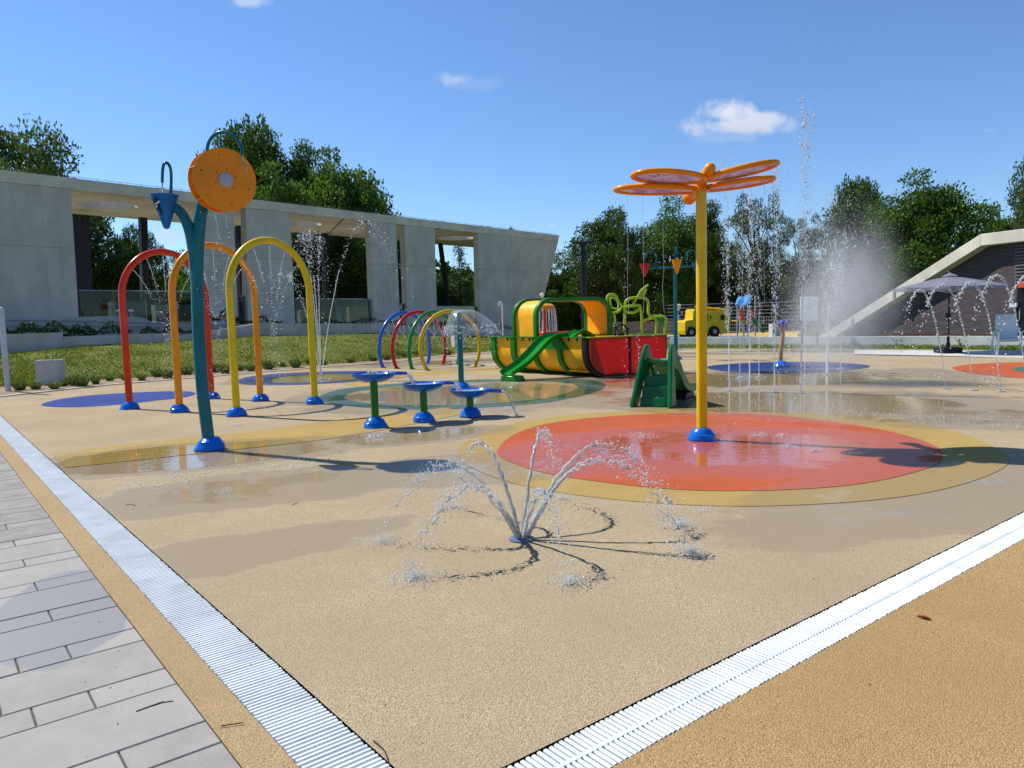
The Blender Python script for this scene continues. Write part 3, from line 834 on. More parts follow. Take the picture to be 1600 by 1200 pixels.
# tufts along the kerb
def tuft_points(n, r, h):
    a = rng.uniform(0, 6.283, n); q = r * np.sqrt(rng.uniform(0, 1, n)); z = rng.uniform(0.02, 1, n)
    f = 0.45 + 0.75 * z
    return np.stack([np.cos(a) * q * f, np.sin(a) * q * f, z * h * (1 - 0.35 * (q / r))], 1), np.stack([np.cos(a) * 0.7, np.sin(a) * 0.7, np.full(n, 1.0)], 1)
protos = []
for k in range(3):
    Pp, dd = tuft_points(420, 0.20, 0.27)
    o = leafy('grass_tuft', Pp, 0.10, M['tuft'], None, (0, 0, 0), 0.2, 0.22, None, dd); protos.append(o)
tl = 'low green grass tuft planted in the bed along the pale kerb'
cnt = 0
for px in (32, 56, 86, 100, 118, 128, 150, 172, 196, 222, 246, 262, 290, 330, 352, 374, 392, 420, 440, 462, 486, 506, 530, 548, 566, 584, 604, 628, 650, 676, 700):
    y = float(np.interp(px, [q[0] for q in CURB_L], [q[1] for q in CURB_L]))
    b = at(px, y - random.uniform(1.5, 5.0))
    o = protos[cnt] if cnt < 3 else protos[cnt % 3].copy()
    if cnt >= 3: COL.objects.link(o)
    o.location = H(b, 0.04); o.rotation_euler = (0, 0, random.uniform(0, 6)); s = random.uniform(0.65, 1.2); o.scale = (s, s, s * random.uniform(0.8, 1.2))
    tag(o, tl, 'grass tuft', 'grass tufts along the left kerb'); cnt += 1
# shrubs on top of the walls
M['shrub'] = leaf_mat('shrub leaves', (0.02, 0.045, 0.010), (0.075, 0.13, 0.03), 0.25)
for (px, py, off, wd, h, lab) in ((35, 519, 4.9, 1.1, 0.36, 'low dark green shrub on top of the lower wall at the far left'), (75, 516, 4.9, 1.1, 0.38, 'low dark green shrub on the tallest planter wall beside its right end'),
                                   (112, 524, 4.9, 0.85, 0.38, 'low dark shrub hanging over the step between two planter walls'), (163, 519, 4.9, 1.0, 0.42, 'rounded dark shrub on the planter wall left of the red arch'),
                                   (260, 519, 4.9, 1.1, 0.34, 'low dark shrub on the planter wall seen between the red and orange arch legs'), (345, 499, 2.4, 0.95, 0.48, 'green shrub at the foot of the slab behind the orange arch'),
                                   (400, 503, 2.4, 1.5, 0.34, 'low green plants at the foot of the slab framed by the yellow arch'), (560, 503, 2.4, 3.1, 0.25, 'trailing green plants in front of the pavilion glass left of the rings'),
                                   (655, 508, 2.4, 3.1, 0.3, 'low dark plants at the foot of the paired slabs behind the rings'), (770, 514, 2.4, 3.1, 0.4, 'dark plants at the foot of the pavilion end slab')):
    b = fp(px, py, off); n = 500
    q = rng.normal(0, 1, (n, 3)); q /= np.linalg.norm(q, axis=1)[:, None]; q *= rng.uniform(0.5, 1, n)[:, None] ** 0.5
    Pp = np.outer(q[:, 0] * wd, np.array(FD)) + np.outer(q[:, 1] * 0.28, np.array(FN)) + np.outer(np.abs(q[:, 2]) * h * (0.7 + 0.5 * np.sin(q[:, 0] * 7)), np.array((0, 0, 1.0))) + np.array(b) - np.array((0, 0, 0.05))
    tag(leafy('shrub', Pp, 0.11, M['shrub'], None, b, 0.2, 0.5), lab, 'shrub')

# small concrete bins and the steel post at left
M['bin_concrete'] = matte('light concrete bin', (0.50, 0.49, 0.46), 0.85, 0.1, 6.0, 0.25)
M['dark_hole'] = matte('bin liner', (0.015, 0.015, 0.015), 0.7)
def bin_(base, w_, d_, h_, ax, label):
    t_ = thing('litter_bin', base, label, 'litter bin', 'square concrete bins')
    X, Y = ax; wall = 0.05; mb = MB()
    for sx_, sy_, a_, b_ in ((0, -1, w_, wall), (0, 1, w_, wall), (-1, 0, wall, d_ - 2 * wall), (1, 0, wall, d_ - 2 * wall)):
        c = base + X * sx_ * (w_ - wall) / 2 + Y * sy_ * (d_ - wall) / 2 + V(0, 0, h_ / 2)
        mb.box(c, (a_, b_, h_), (X, Y, V(0, 0, 1)))
    mb.build('body', M['bin_concrete'], t_, bevel=0.008, smooth=False)
    mb = MB(); mb.box(base + V(0, 0, h_ - 0.10), (w_ - 2 * wall, d_ - 2 * wall, 0.02), (X, Y, V(0, 0, 1))); mb.build('liner', M['dark_hole'], t_, smooth=False)
    return t_
bb = at(81, 603)
bin_(H(bb, 0.02), 0.58, 0.5, 0.70, (V(0.97, 0.25, 0).normalized(), V(-0.25, 0.97, 0).normalized()), 'square concrete litter bin at the lawn edge on the far left')
bb = at(716, 551); bin_(H(bb, 0.05), 0.5, 0.5, 0.75, (V(0.9, 0.4, 0).normalized(), V(-0.4, 0.9, 0).normalized()), 'square concrete litter bin behind the tall teal post and the yellow ring')
pb = at(13, 614); pz = hat(pb, 3, 480)
po = thing('steel_post', pb, 'brushed grey steel post with a rounded top at the left edge of the photo', 'post')
mb = MB(); mb.lathe([(0.062, 0.0), (0.062, pz - 0.06), (0.055, pz - 0.03), (0.035, pz - 0.008), (0.002, pz)], pb, n=20, caps=True); mb.build('shaft', paint('brushed steel', (0.52, 0.54, 0.57), 0.32, 0), po)
mb = MB(); mb.lathe([(0.12, 0.0), (0.12, 0.03), (0.066, 0.04), (0.066, 0.0)], pb, n=20); mb.build('foot_plate', M['steel'], po)

# ------------------------------------------------------------------ building on the right
BD = V(-0.35, 0.937, 0).normalized(); BN = V(-BD.y, BD.x, 0)
BP = pt(1547, 400, 31.0)
def bp(px, py, off=0.0): return onplane(px, py, BP + BN * off, BN)
def brick_dark():
    m, t, p, out = new_mat('dark clinker brick')
    v = wpos(t)
    # brick courses along the wall
    dt = t.n('ShaderNodeVectorMath', operation='DOT_PRODUCT'); t.l(v, dt.inputs[0]); dt.inputs[1].default_value = BD
    s = t.n('ShaderNodeSeparateXYZ'); t.l(v, s.inputs[0]); cb = t.n('ShaderNodeCombineXYZ'); t.l(dt.outputs['Value'], cb.inputs[0]); t.l(s.outputs['Z'], cb.inputs[1])
    br = t.n('ShaderNodeTexBrick'); t.l(cb.outputs[0], br.inputs['Vector']); br.inputs['Scale'].default_value = 1.0
    br.inputs['Brick Width'].default_value = 0.30; br.inputs['Row Height'].default_value = 0.085; br.inputs['Mortar Size'].default_value = 0.008
    br.inputs['Color1'].default_value = (0.045, 0.032, 0.040, 1); br.inputs['Color2'].default_value = (0.085, 0.062, 0.066, 1); br.inputs['Mortar'].default_value = (0.05, 0.045, 0.045, 1)
    n1 = t.noise(v, 0.8, 4.0)
    t.l(t.mix(t.ramp(n1, 0.35, 0.7, 0, 0.4), br.outputs['Color'], (0.035, 0.03, 0.042)), p.inputs['Base Color']); p.inputs['Roughness'].default_value = 0.8
    t.l(t.bump(br.outputs['Fac'], -0.4, 0.01), p.inputs['Normal']); return m
M['brick'] = brick_dark()
M['beam'] = concrete('pale beam concrete', (0.60, 0.56, 0.47), None, 0.12)
bh = thing('brick_building', H(bp(1560, 500), 0), 'dark brick building with a pale sloping concrete beam at the right edge', 'building')
zt0 = bp(1547, 372).z
rp = lambda px, z: H(bp(px, 450), z)
far0 = bp(1292, 530); apex = bp(1546, 374); 
end = H(apex, apex.z) - BD * 6.0
mb = MB(); mb.prism([H(far0, -0.02), H(end, -0.02), H(end, apex.z - 0.05), apex - V(0, 0, 0.05)], -BN * 0.3); mb.build('wall', M['brick'], bh, smooth=False)
def beam(a, b, th, out_, back, name='beam'):
    mb = MB(); up_ = V(0, 0, th)
    mb.hexa([a + BN * out_, b + BN * out_, b - BN * back, a - BN * back], [a + BN * out_ + up_, b + BN * out_ + up_, b - BN * back + up_, a - BN * back + up_])
    return mb.build(name, M['beam'], bh, bevel=0.02, smooth=False)
thk = 0.50
beam(H(far0, far0.z - 0.35), H(apex, apex.z - thk + 0.22), thk, 0.5, 3.0, 'sloping_beam')
beam(H(apex, apex.z - thk + 0.23) , H(end, apex.z - thk + 0.235), thk - 0.02, 0.5, 3.0, 'roof_beam')
mb = MB(); mb.box(H(end + BD * 2.4, apex.z + 0.265) + BN * 0.2, (4.6, 0.5, 0.07), (BD, BN, V(0, 0, 1))); mb.build('roof_flashing', M['dark_steel'], bh, smooth=False)
mb = MB(); mb.prism([H(far0, 0.0) - BD * 0.5, H(end, 0.0), H(end, 0.34), H(far0, 0.34) - BD * 0.5], BN * 0.03); mb.build('plinth', paint('dark red plinth', (0.07, 0.022, 0.022), 0.7, 0), bh, smooth=False)
for px, py in ((1397, 461), (1332, 505)):
    p = bp(px, py, 0.52); mb = MB(); mb.box(p, (0.12, 0.03, 0.55), (BD, BN, V(0, 0, 1))); mb.build('beam_bracket', paint('grey bracket', (0.22, 0.20, 0.18), 0.6, 0), bh, smooth=False)
mb = MB(); 
for k in range(14):
    p = bp(1597, 378 + k * 5.2, 0.03); mb.box(p, (0.55, 0.05, 0.055), (BD, BN, V(0, 0, 1)))
mb.build('louvre', paint('grey louvre', (0.13, 0.14, 0.15), 0.5, 0), bh, smooth=False)
a, b = bp(1591, 450, 0.02), bp(1640, 450, 0.02)
mb = MB(); mb.prism([H(a, 0.0), H(b, 0.0), H(b, 2.35), H(a, 2.35)], BN * 0.05); dr = mb.build('door', paint('black door', (0.012, 0.012, 0.016), 0.3, 0.2), bh, smooth=False)
mb = MB(); p = bp(1593, 500, 0.09); mb.tube([p, p + V(0, 0, 0.5)], 0.02, 8); mb.build('handle', M['steel'], dr)
p = bp(1598, 445, 0.16); mb = MB(); mb.box(p, (0.32, 0.12, 0.24), (BD, BN, V(0, 0, 1)))
tag(mb.build('wall_box', paint('red orange box', (0.55, 0.09, 0.04), 0.4), o=p, bevel=0.015), 'small red orange box on the dark wall at the right edge above the chair', 'wall box')
p = bp(1584, 477, 0.14); mb = MB(); mb.box(p, (0.30, 0.10, 0.16), (BD, BN, V(0, 0, 1)))
tag(mb.build('wall_box', paint('white box', (0.62, 0.66, 0.74), 0.4), o=p, bevel=0.015), 'small white box on the dark wall just above the chair back', 'wall box')

# low white wall, grass verge, playground surfaces
def line_wall(name, px, th, h, mat, label, cat):
    L_ = catmull([at(*q) for q in px], 4); n = len(L_); mb = MB(); R = []
    for i, p in enumerate(L_):
        d = (L_[min(i + 1, n - 1)] - L_[max(i - 1, 0)]).normalized(); s_ = V(-d.y, d.x, 0) * th
        R.append([H(p, -0.05), H(p, h), H(p + s_, h), H(p + s_, -0.05)])
    mb.rings(R, True, True); return tag(mb.build(name, mat, o=L_[0], smooth=False), label, cat)
M['white_wall'] = concrete('white concrete', (0.66, 0.65, 0.60), None, 0.10)
line_wall('low_wall', [(1046, 540), (1180, 540.3), (1320, 541), (1450, 541.5), (1600, 543), (1750, 546)], 0.35, 0.40, M['white_wall'], 'long low white concrete wall between the splash pad and the playground', 'low wall')
sheet('verge', [at(1040, 545), at(1340, 546), at(1600, 548.6), at(2100, 559), at(2100, 550), at(1600, 542), at(1340, 540), at(1040, 539.5)], 0.012, M['park'])
def verge_grass():
    n = 5000
    xs = rng.uniform(1040, 1640, n); f = rng.uniform(0, 1, n)
    P = np.array([at(x, (539.8 + (x - 1040) * 0.004) * (1 - g_) + (545.2 + (x - 1040) * 0.0055) * g_) for x, g_ in zip(xs, f)])
    P[:, 2] = 0.01
    o = leafy('verge_grass', P + np.array((0, 0, 0.05)), 0.12, M['blade'], None, (0, 0, 0), 1.5, 0.25)
    tag(o, 'narrow strip of grass in front of the low white wall', 'grass', kind='stuff')
verge_grass()
for px, lab in ((1318, 'small weed sprouting by the white wall right of the information board'), (1402, 'small weed by the white wall halfway between board and parasol'), (1500, 'weed beside the white wall just right of the parasol stand'),
                (1548, 'weed beside the white wall at the chair\'s left arm'), (1573, 'small weed by the white wall seen behind the chair seat')):
    b = at(px, 542); n = 60; a_ = rng.uniform(0, 6.28, n); zz = rng.uniform(0, 1, n)
    Pp = np.stack([np.cos(a_) * 0.35 * zz, np.sin(a_) * 0.15 * zz, zz * 0.5 + 0.03], 1) + np.array(b)
    tag(leafy('weed', Pp, 0.14, M['tuft'], None, b, 0.8, 0.16), lab, 'weed')
sheet('sand_area', [at(880, 528.5), at(1245, 527), at(1250, 517), at(880, 518)], -0.02, M['sand'])
sheet('blue_play_surface', [at(1040, 528), at(1180, 527.6), at(1172, 524.6), at(1045, 525)], -0.012, M['blue_floor'])
# ------------------------------------------------------------------ water play features
P_ = lambda n, c, r=0.26, co=0.35: paint(n, c, r, co)
M['teal'] = P_('teal paint', (0.002, 0.125, 0.165)); M['blue'] = P_('blue plastic', (0.004, 0.13, 0.56), 0.2, 0.25)
M['red'] = P_('red paint', (0.62, 0.035, 0.004)); M['orange'] = P_('orange paint', (0.84, 0.275, 0.002)); M['yellow'] = P_('yellow paint', (0.74, 0.50, 0.002))
M['green'] = P_('green paint', (0.006, 0.16, 0.010)); M['wheel_orange'] = P_('orange panel', (0.78, 0.24, 0.001), 0.4, 0.15)
M['grey_plastic'] = P_('grey plastic', (0.34, 0.37, 0.42), 0.4, 0.1); M['bolt'] = P_('bolt', (0.22, 0.07, 0.01), 0.5, 0)
M['white'] = P_('white paint', (0.78, 0.78, 0.78)); M['black'] = P_('black plastic', (0.012, 0.012, 0.014), 0.4, 0.1)
M['bucket_blue'] = P_('bucket blue', (0.002, 0.13, 0.42), 0.3)
M['ring_blue'] = P_('ring blue', (0.02, 0.12, 0.55)); M['ring_red'] = P_('ring red', (0.50, 0.015, 0.025)); M['ring_green'] = P_('ring green', (0.015, 0.22, 0.045)); M['ring_yellow'] = P_('ring yellow', (0.66, 0.42, 0.015))
M['boat_yellow'] = P_('boat yellow', (0.86, 0.42, 0.012), 0.4, 0.1); M['boat_green'] = P_('boat green', (0.006, 0.165, 0.008), 0.35, 0.2)
M['slide_green'] = P_('slide green', (0.006, 0.24, 0.012), 0.22, 0.4); M['toy_green'] = P_('toy slide green', (0.002, 0.125, 0.032), 0.3, 0.3)
M['lime'] = P_('lime paint', (0.36, 0.50, 0.02)); M['truck_yellow'] = P_('truck yellow', (0.72, 0.46, 0.015), 0.35, 0.2)
M['rubber'] = matte('black rubber', (0.015, 0.015, 0.016), 0.7)

def dome_profile(r, h):
    """a round cover with a swirled ridge, as a profile"""
    pr = [(r * 1.0, 0.0), (r * 1.03, h * 0.06), (r * 1.0, h * 0.18), (r * 0.93, h * 0.38), (r * 0.88, h * 0.46), (r * 0.86, h * 0.50), (r * 0.76, h * 0.68), (r * 0.60, h * 0.84), (r * 0.42, h * 0.94), (r * 0.2, h), (0.002, h)]
    return pr
def base_cover(base, r, h, parent, mat=None, name='base_cover'):
    mb = MB(); n = 40; R = []
    ph = random.uniform(0, 6)
    for k, (rr, z) in enumerate(dome_profile(r, h)):
        row = []
        for j in range(n):
            a = 2 * math.pi * j / n
            # the ridge climbs round the cover
            zz = z + (0.09 * h * math.sin(a + ph) if 0 < k < 8 else 0.0)
            row.append(base + V(rr * (1 + 0.075 * max(0.0, 1 - abs(((z / h) * 2.2 - (a + ph) / (2 * math.pi)) % 1.0 - 0.5) * 6)) * math.cos(a), rr * (1 + 0.075 * max(0.0, 1 - abs(((z / h) * 2.2 - (a + ph) / (2 * math.pi)) % 1.0 - 0.5) * 6)) * math.sin(a), max(0.0, zz) + 0.006))
        R.append(row)
    mb.rings(R, True, True)
    return mb.build(name, mat or M['blue'], parent, sharp=25)

# --- tall teal spray flower
fb = at(328, 703)
fl = thing('spray_flower', fb, 'tall teal curved water feature carrying an orange drum wheel and a blue cone bucket', 'water feature')
YB = fb.y
mb = MB()
stem = catmull([fb + V(0, 0, 0.02), pt(324, 672, YB), pt(316, 605, YB), pt(310, 510, YB), pt(308, 430, YB - .02), pt(309, 385, YB - .02), pt(313, 340, YB), pt(322, 300, YB + .05), pt(336, 278, YB + .16)], 7)
mb.tube(stem, [0.072] * (len(stem) - 16) + [0.07] * 16, 18); mb.build('stem', M['teal'], fl)
mb = MB()
br = catmull([pt(309, 470, YB - .01), pt(306, 425, YB - .02), pt(302, 390, YB - .04), pt(296, 360, YB - .05), pt(287, 338, YB - .06), pt(275, 325, YB - .07), pt(260, 322, YB - .08), pt(251, 325, YB - .08)], 7)
mb.tube(br, [0.070 - 0.024 * (i / (len(br) - 1)) ** 1.5 for i in range(len(br))], 18); mb.build('branch', M['teal'], fl)
base_cover(fb, 0.175, 0.165, fl)
# drum wheel
wc = pt(352, 281, YB - 0.12); ax = V(0.63, -0.77, -0.06).normalized(); WR = 0.365
u_ = ax.cross(V(0, 0, 1)).normalized(); v_ = u_.cross(ax)
wheel_disc = None
for nm_, off in (('front_disc', 0.0), ('rear_disc', -0.19)):
    mb = MB(); o_ = wc + ax * off
    mb.lathe([(0.001, -0.008), (WR - 0.006, -0.008), (WR, -0.003), (WR, 0.005), (WR - 0.006, 0.010), (0.001, 0.010)], o_, ax, 64)
    d_ = mb.build(nm_, M['wheel_orange'], fl)
    if off == 0: wheel_disc = d_
mb = MB(); mb.lathe([(WR - 0.05, -0.185), (WR - 0.05, -0.006)], wc, ax, 64, caps=False); mb.build('drum', M['orange'], fl)
for k in range(6):
    a = k * math.pi / 3 + 0.35; d = u_ * math.cos(a) + v_ * math.sin(a); tn = ax.cross(d)
    mb = MB(); mb.box(wc + d * (WR - 0.026) - ax * 0.094, (0.05, 0.012, 0.178), (d, tn, ax)); mb.build('paddle', M['orange'], fl, smooth=False)
mb = MB(); mb.lathe([(0.001, 0.010), (0.082, 0.010), (0.082, 0.020), (0.074, 0.026), (0.001, 0.027)], wc, ax, 40); mb.lathe([(0.001, 0.026), (0.012, 0.026), (0.012, 0.034), (0.001, 0.035)], wc, ax, 12)
mb.build('hub', M['grey_plastic'], fl)
mb = MB()
for r_, n_b, ph in ((0.285, 6, 0.3), (0.125, 6, 0.7)):
    for k in range(n_b):
        a = ph + k * 2 * math.pi / n_b; mb.lathe([(0.001, 0.010), (0.010, 0.010), (0.008, 0.016), (0.001, 0.017)], wc + (u_ * math.cos(a) + v_ * math.sin(a)) * r_, ax, 8)
mb.build('bolts', M['bolt'], wheel_disc)
mb = MB(); hk = catmull([pt(324, 262, YB + .05), pt(323, 240, YB + .05), pt(327, 221, YB + .05), pt(338, 209, YB + .03), pt(352, 207, YB), pt(367, 215, YB - .03), pt(377, 230, YB - .06), pt(379, 243, YB - .07)], 6)
mb.tube(hk, 0.020, 12); mb.build('spray_hook', M['teal'], fl)
# cone bucket with dark mark
cc = pt(257, 305, YB - .10)
cm = MB(); tipz = pt(258, 358, YB - .10).z - cc.z
cm.lathe([(0.012, tipz), (0.032, tipz + 0.012), (0.045, tipz + 0.05), (0.150, -0.02), (0.158, 0.0), (0.150, 0.004), (0.140, -0.02), (0.03, tipz + 0.06)], cc, n=40, caps=False)
bk = cm.build('cone_bucket', M['bucket_blue'], fl)
def on_cone(a, z):
    r = 0.045 + (0.150 - 0.045) * ((z - (tipz + 0.05)) / (-0.02 - tipz - 0.05)) + 0.004
    return cc + V(r * math.cos(a), r * math.sin(a), z)
mb = MB(); mw = MB()
for a0, a1, z0, z1 in ((-2.35, -1.95, -0.17, -0.09), (-2.75, -2.42, -0.13, -0.04), (-2.05, -1.62, -0.13, -0.06), (-1.9, -1.6, -0.22, -0.15)):
    R = [[on_cone(a0 + (a1 - a0) * i / 5, z0 + (z1 - z0) * j / 3 + 0.02 * math.sin(i * 1.3)) for i in range(6)] for j in range(4)]
    mb.rings(R, False, False)
for a0, z0 in ((-2.25, -0.155), (-2.10, -0.145), (-2.22, -0.125), (-2.06, -0.115), (-1.85, -0.11), (-1.75, -0.10), (-2.6, -0.09)):
    R = [[on_cone(a0 + 0.10 * i, z0 + 0.016 * j) + (on_cone(a0, z0) - cc).normalized() * 0.003 for i in range(3)] for j in range(2)]
    mw.rings(R, False, False)
mb.build('dark_mark', M['black'], bk, smooth=False); mw.build('white_mark', M['white'], bk, smooth=False)
mb = MB(); hk = catmull([pt(265, 325, YB - .07), pt(267, 300, YB - .07), pt(267.5, 275, YB - .08), pt(266, 262, YB - .09), pt(261, 254.5, YB - .10), pt(256, 257, YB - .11), pt(254, 268, YB - .11), pt(253.5, 285, YB - .11)], 6)
mb.tube(hk, 0.017, 12); mb.build('spray_hook', M['teal'], fl)

# --- three spray arches
def arch(L, Rr, top_px, mat, label):
    t_ = thing('spray_arch', (L + Rr) / 2, label, 'water arch', 'tall spray arches')
    mid = (L + Rr) / 2; half = (Rr - L).length / 2; d = (Rr - L).normalized()
    ztop = hat(mid, *top_px) - 0.03
    zs = ztop - half * 0.98
    path = [H(L, 0.02), H(L, zs * 0.5), H(L, zs)]
    for k in range(1, 28):
        a = math.pi - math.pi * k / 28; path.append(mid + d * half * math.cos(a) + V(0, 0, zs + (ztop - zs) * math.sin(a)))
    path += [H(Rr, zs), H(Rr, zs * 0.5), H(Rr, 0.02)]
    mb = MB(); mb.tube(path, 0.062, 16); mb.build('arch_pipe', mat, t_)
    for b in (L, Rr): base_cover(b, 0.165, 0.145, t_)
    mb = MB()
    for k in (6, 10, 14, 18, 22):
        a = math.pi - math.pi * k / 28; e = d * math.cos(a) + V(0, 0, math.sin(a)); p = mid + d * half * math.cos(a) + V(0, 0, zs + (ztop - zs) * math.sin(a))
        mb.lathe([(0.012, 0.0), (0.012, 0.02), (0.001, 0.022)], p - e * 0.058, -e, 8)
    mb.build('nozzles', M['steel'], t_)
    return mid, d, half, zs, ztop
ARCH = [arch(at(203, 639), at(331, 623), (262, 391), M['red'], 'tall red spray arch on blue feet, furthest left of the three'),
        arch(at(281, 644), at(407, 626.5), (338, 381), M['orange'], 'tall orange spray arch on blue feet, between the red and the yellow arch'),
        arch(at(370, 650), at(492, 631), (425, 373), M['yellow'], 'tall yellow spray arch on blue feet, nearest of the three')]

# --- three tipping bowls
bowl_b = [at(587, 668), at(663, 659), at(735, 651)]
bowl_top = [hat(bowl_b[0], 583, 583.5), hat(bowl_b[1], 661, 599), hat(bowl_b[2], 733, 609)]
BOWL_SPOUT = []
for i, (b, zt, lab) in enumerate(zip(bowl_b, bowl_top, ('blue bowl with spout on the tallest green post', 'blue bowl with spout on the middle green post', 'blue bowl with spout on the shortest green post'))):
    t_ = thing('cascade_bowl', b, lab, 'water bowl', 'blue cascade bowls on green posts')
    mb = MB(); mb.tube([b + V(0, 0, 0.02), H(b, zt - 0.05)], 0.055, 18); mb.build('post', M['green'], t_)
    base_cover(b, 0.165, 0.155, t_)
    rB = 0.315; c = H(b, zt); n = 48
    d = (bowl_b[1] - bowl_b[0]).normalized() if i < 2 else (V(0.99, -0.1, 0)).normalized()
    prof = [(0.05, -0.130), (0.13, -0.122), (0.21, -0.098), (0.27, -0.065), (rB - 0.012, -0.030), (rB, 0.0), (rB + 0.006, 0.008), (rB - 0.010, 0.009), (0.27, -0.035), (0.20, -0.065), (0.11, -0.085), (0.002, -0.092)]
    mb = MB(); mb.lathe(prof, c, n=n, caps=True); bw = mb.build('bowl', M['blue'], t_)
    s_ = V(-d.y, d.x, 0); mb = MB(); R = []
    for k in range(5):
        f = k / 4; x = rB - 0.05 + 0.24 * f; wd = 0.095 - 0.02 * f; zz = -0.012 - 0.012 * f
        R.append([c + d * x + s_ * a + V(0, 0, z + zz) for a, z in ((-wd, 0.02), (-wd + 0.012, 0.02), (-wd + 0.016, -0.008), (wd - 0.016, -0.008), (wd - 0.012, 0.02), (wd, 0.02), (wd - 0.004, -0.024), (-wd + 0.004, -0.024))])
    mb.rings(R, True, True); mb.build('spout', M['blue'], bw, sharp=30)
    BOWL_SPOUT.append((c + d * (rB + 0.19) + V(0, 0, -0.03), d, c))

# --- teal umbrella jet post
mbp = at(721, 607); mz = hat(mbp, 717, 489)
t_ = thing('mushroom_jet', mbp, 'slim teal post pouring an umbrella of water behind the lowest bowl', 'water feature')
mb = MB(); mb.tube([mbp + V(0, 0, 0.02), H(mbp, mz * 0.6), H(mbp, mz)], [0.062, 0.060, 0.055], 16); mb.build('post', M['teal'], t_)
base_cover(mbp, 0.19, 0.14, t_)
mb = MB(); mb.lathe([(0.056, 0), (0.062, 0.01), (0.05, 0.03), (0.002, 0.035)], H(mbp, mz), n=20); mb.build('nozzle_cap', M['steel'], t_)
MUSH = (mbp, mz)

# --- four hoops
def hoop(a, b, top, mat, label):
    L_, R_ = at(*a), at(*b); mid = (L_ + R_) / 2; d = (R_ - L_).normalized(); c = (R_ - L_).length
    t_ = thing('spray_hoop', mid, label, 'water hoop', 'row of coloured hoops')
    Hh = hat(mid, *top); r = (Hh * Hh + c * c / 4) / (2 * Hh); zc = Hh - r
    a0 = math.asin(max(-1, min(1, -zc / r))); n = 56
    pth = []
    for k in range(n + 1):
        ang = math.pi - a0 - (math.pi - 2 * a0) * k / n if zc > 0 else 0
        pth.append(mid + d * r * math.cos(ang) + V(0, 0, zc + r * math.sin(ang)))
    mb = MB(); mb.tube(pth, 0.058, 14); mb.build('hoop_pipe', mat, t_)
    for p in (pth[0], pth[-1]):
        mb = MB(); mb.lathe([(0.10, 0.0), (0.10, 0.012), (0.07, 0.02), (0.06, 0.035)], H(p, 0.006), n=18); mb.build('flange', mat, t_)
    return mid, d, r, zc
HOOPS = [hoop((598.5, 574.5), (668, 568), (632, 488.5), M['ring_blue'], 'blue spray hoop, first of the four in the row'), hoop((620, 576), (691.7, 569.5), (655, 487.5), M['ring_red'], 'red spray hoop, second in the row of four'),
         hoop((644, 577), (715, 569.5), (679, 487), M['ring_green'], 'green spray hoop between the red and yellow hoops'), hoop((668, 578.5), (741.5, 573), (702, 486), M['ring_yellow'], 'yellow spray hoop partly behind the teal umbrella post')]

# --- boat
ZD = 0.99
bA = at(922.5, 528, ZD); bS = at(759, 527, ZD)
bl = H(bS - bA, 0); BLEN = bl.length; bl.normalize(); bw_ = V(bl.y, -bl.x, 0)
if bw_.y < 0: bw_ = -bw_
def BPt(l, w_, z): return H(bA, 0) + bl * l + bw_ * w_ + V(0, 0, z)
# width so that the far corner shows at the right place
far = at(1043, 523, ZD); BW = H(far - bA, 0).length; bw_ = H(far - bA, 0).normalized()
boat = thing('play_boat', H(bA, 0), 'big yellow and green water play boat with a red end, arched cabin and green slides', 'play boat')
def hull_path(inset=0.0, n=8):
    pts = [(inset, ZD), (inset, 0.62)]
    r = 0.52
    for k in range(1, n + 1):
        a = math.pi + (math.pi / 2) * k / n
        pts.append((inset + r + (r) * math.cos(a), 0.62 - 0.0 + (0.56 - inset) * math.sin(a)))
    return pts + [(BW - x, z) for x, z in reversed(pts)]
HP = hull_path()
def band(path, th_in, th_out, l0, l1, name, mat, parent=boat):
    """a strip following a cross-section path, proud by th_out and deep by th_in, from l0 to l1"""
    n = len(path); mb = MB(); R = []
    for i, (x, z) in enumerate(path):
        a = path[max(i - 1, 0)]; b = path[min(i + 1, n - 1)]
        dx, dz = b[0] - a[0], b[1] - a[1]; ln = math.hypot(dx, dz); nx, nz = dz / ln, -dx / ln      # outward normal: left hand side of travel is outside for this winding
        o1 = (x + nx * th_out, z + nz * th_out); i1 = (x - nx * th_in, z - nz * th_in)
        R.append([BPt(l0, *o1), BPt(l1, *o1), BPt(l1, *i1), BPt(l0, *i1)])
    mb.rings(R, True, True); return mb.build(name, mat, parent, sharp=30)
# path runs down the near side, so its outward side is towards smaller w
def lpx(px):
    """distance along the boat of a deck point at that column"""
    q = at(px, 527.6, ZD); return (H(q - bA, 0)).dot(bl)
segs = [(lpx(922.5), lpx(882)), (lpx(876), lpx(838)), (lpx(832), lpx(800)), (lpx(793), lpx(764))]
LEN = lpx(759.5)
sgn = 1
def hull(l0, l1):
    return band(HP, 0.015 * sgn, 0.0, l0, l1, 'hull_panel', M['boat_yellow'])
for a, b in segs: hull(a - 0.02, b + 0.02)
ribs = [(lpx(926), lpx(919.5), M['black']), (lpx(882), lpx(875), M['boat_green']), (lpx(838.5), lpx(831.5), M['boat_green']), (lpx(800.5), lpx(793), M['boat_green']), (lpx(765.5), lpx(758.5), M['boat_green'])]
for a, b, m_ in ribs: band(HP, 0.03, -0.075 if False else 0.075, a, b, 'hull_rib', m_)
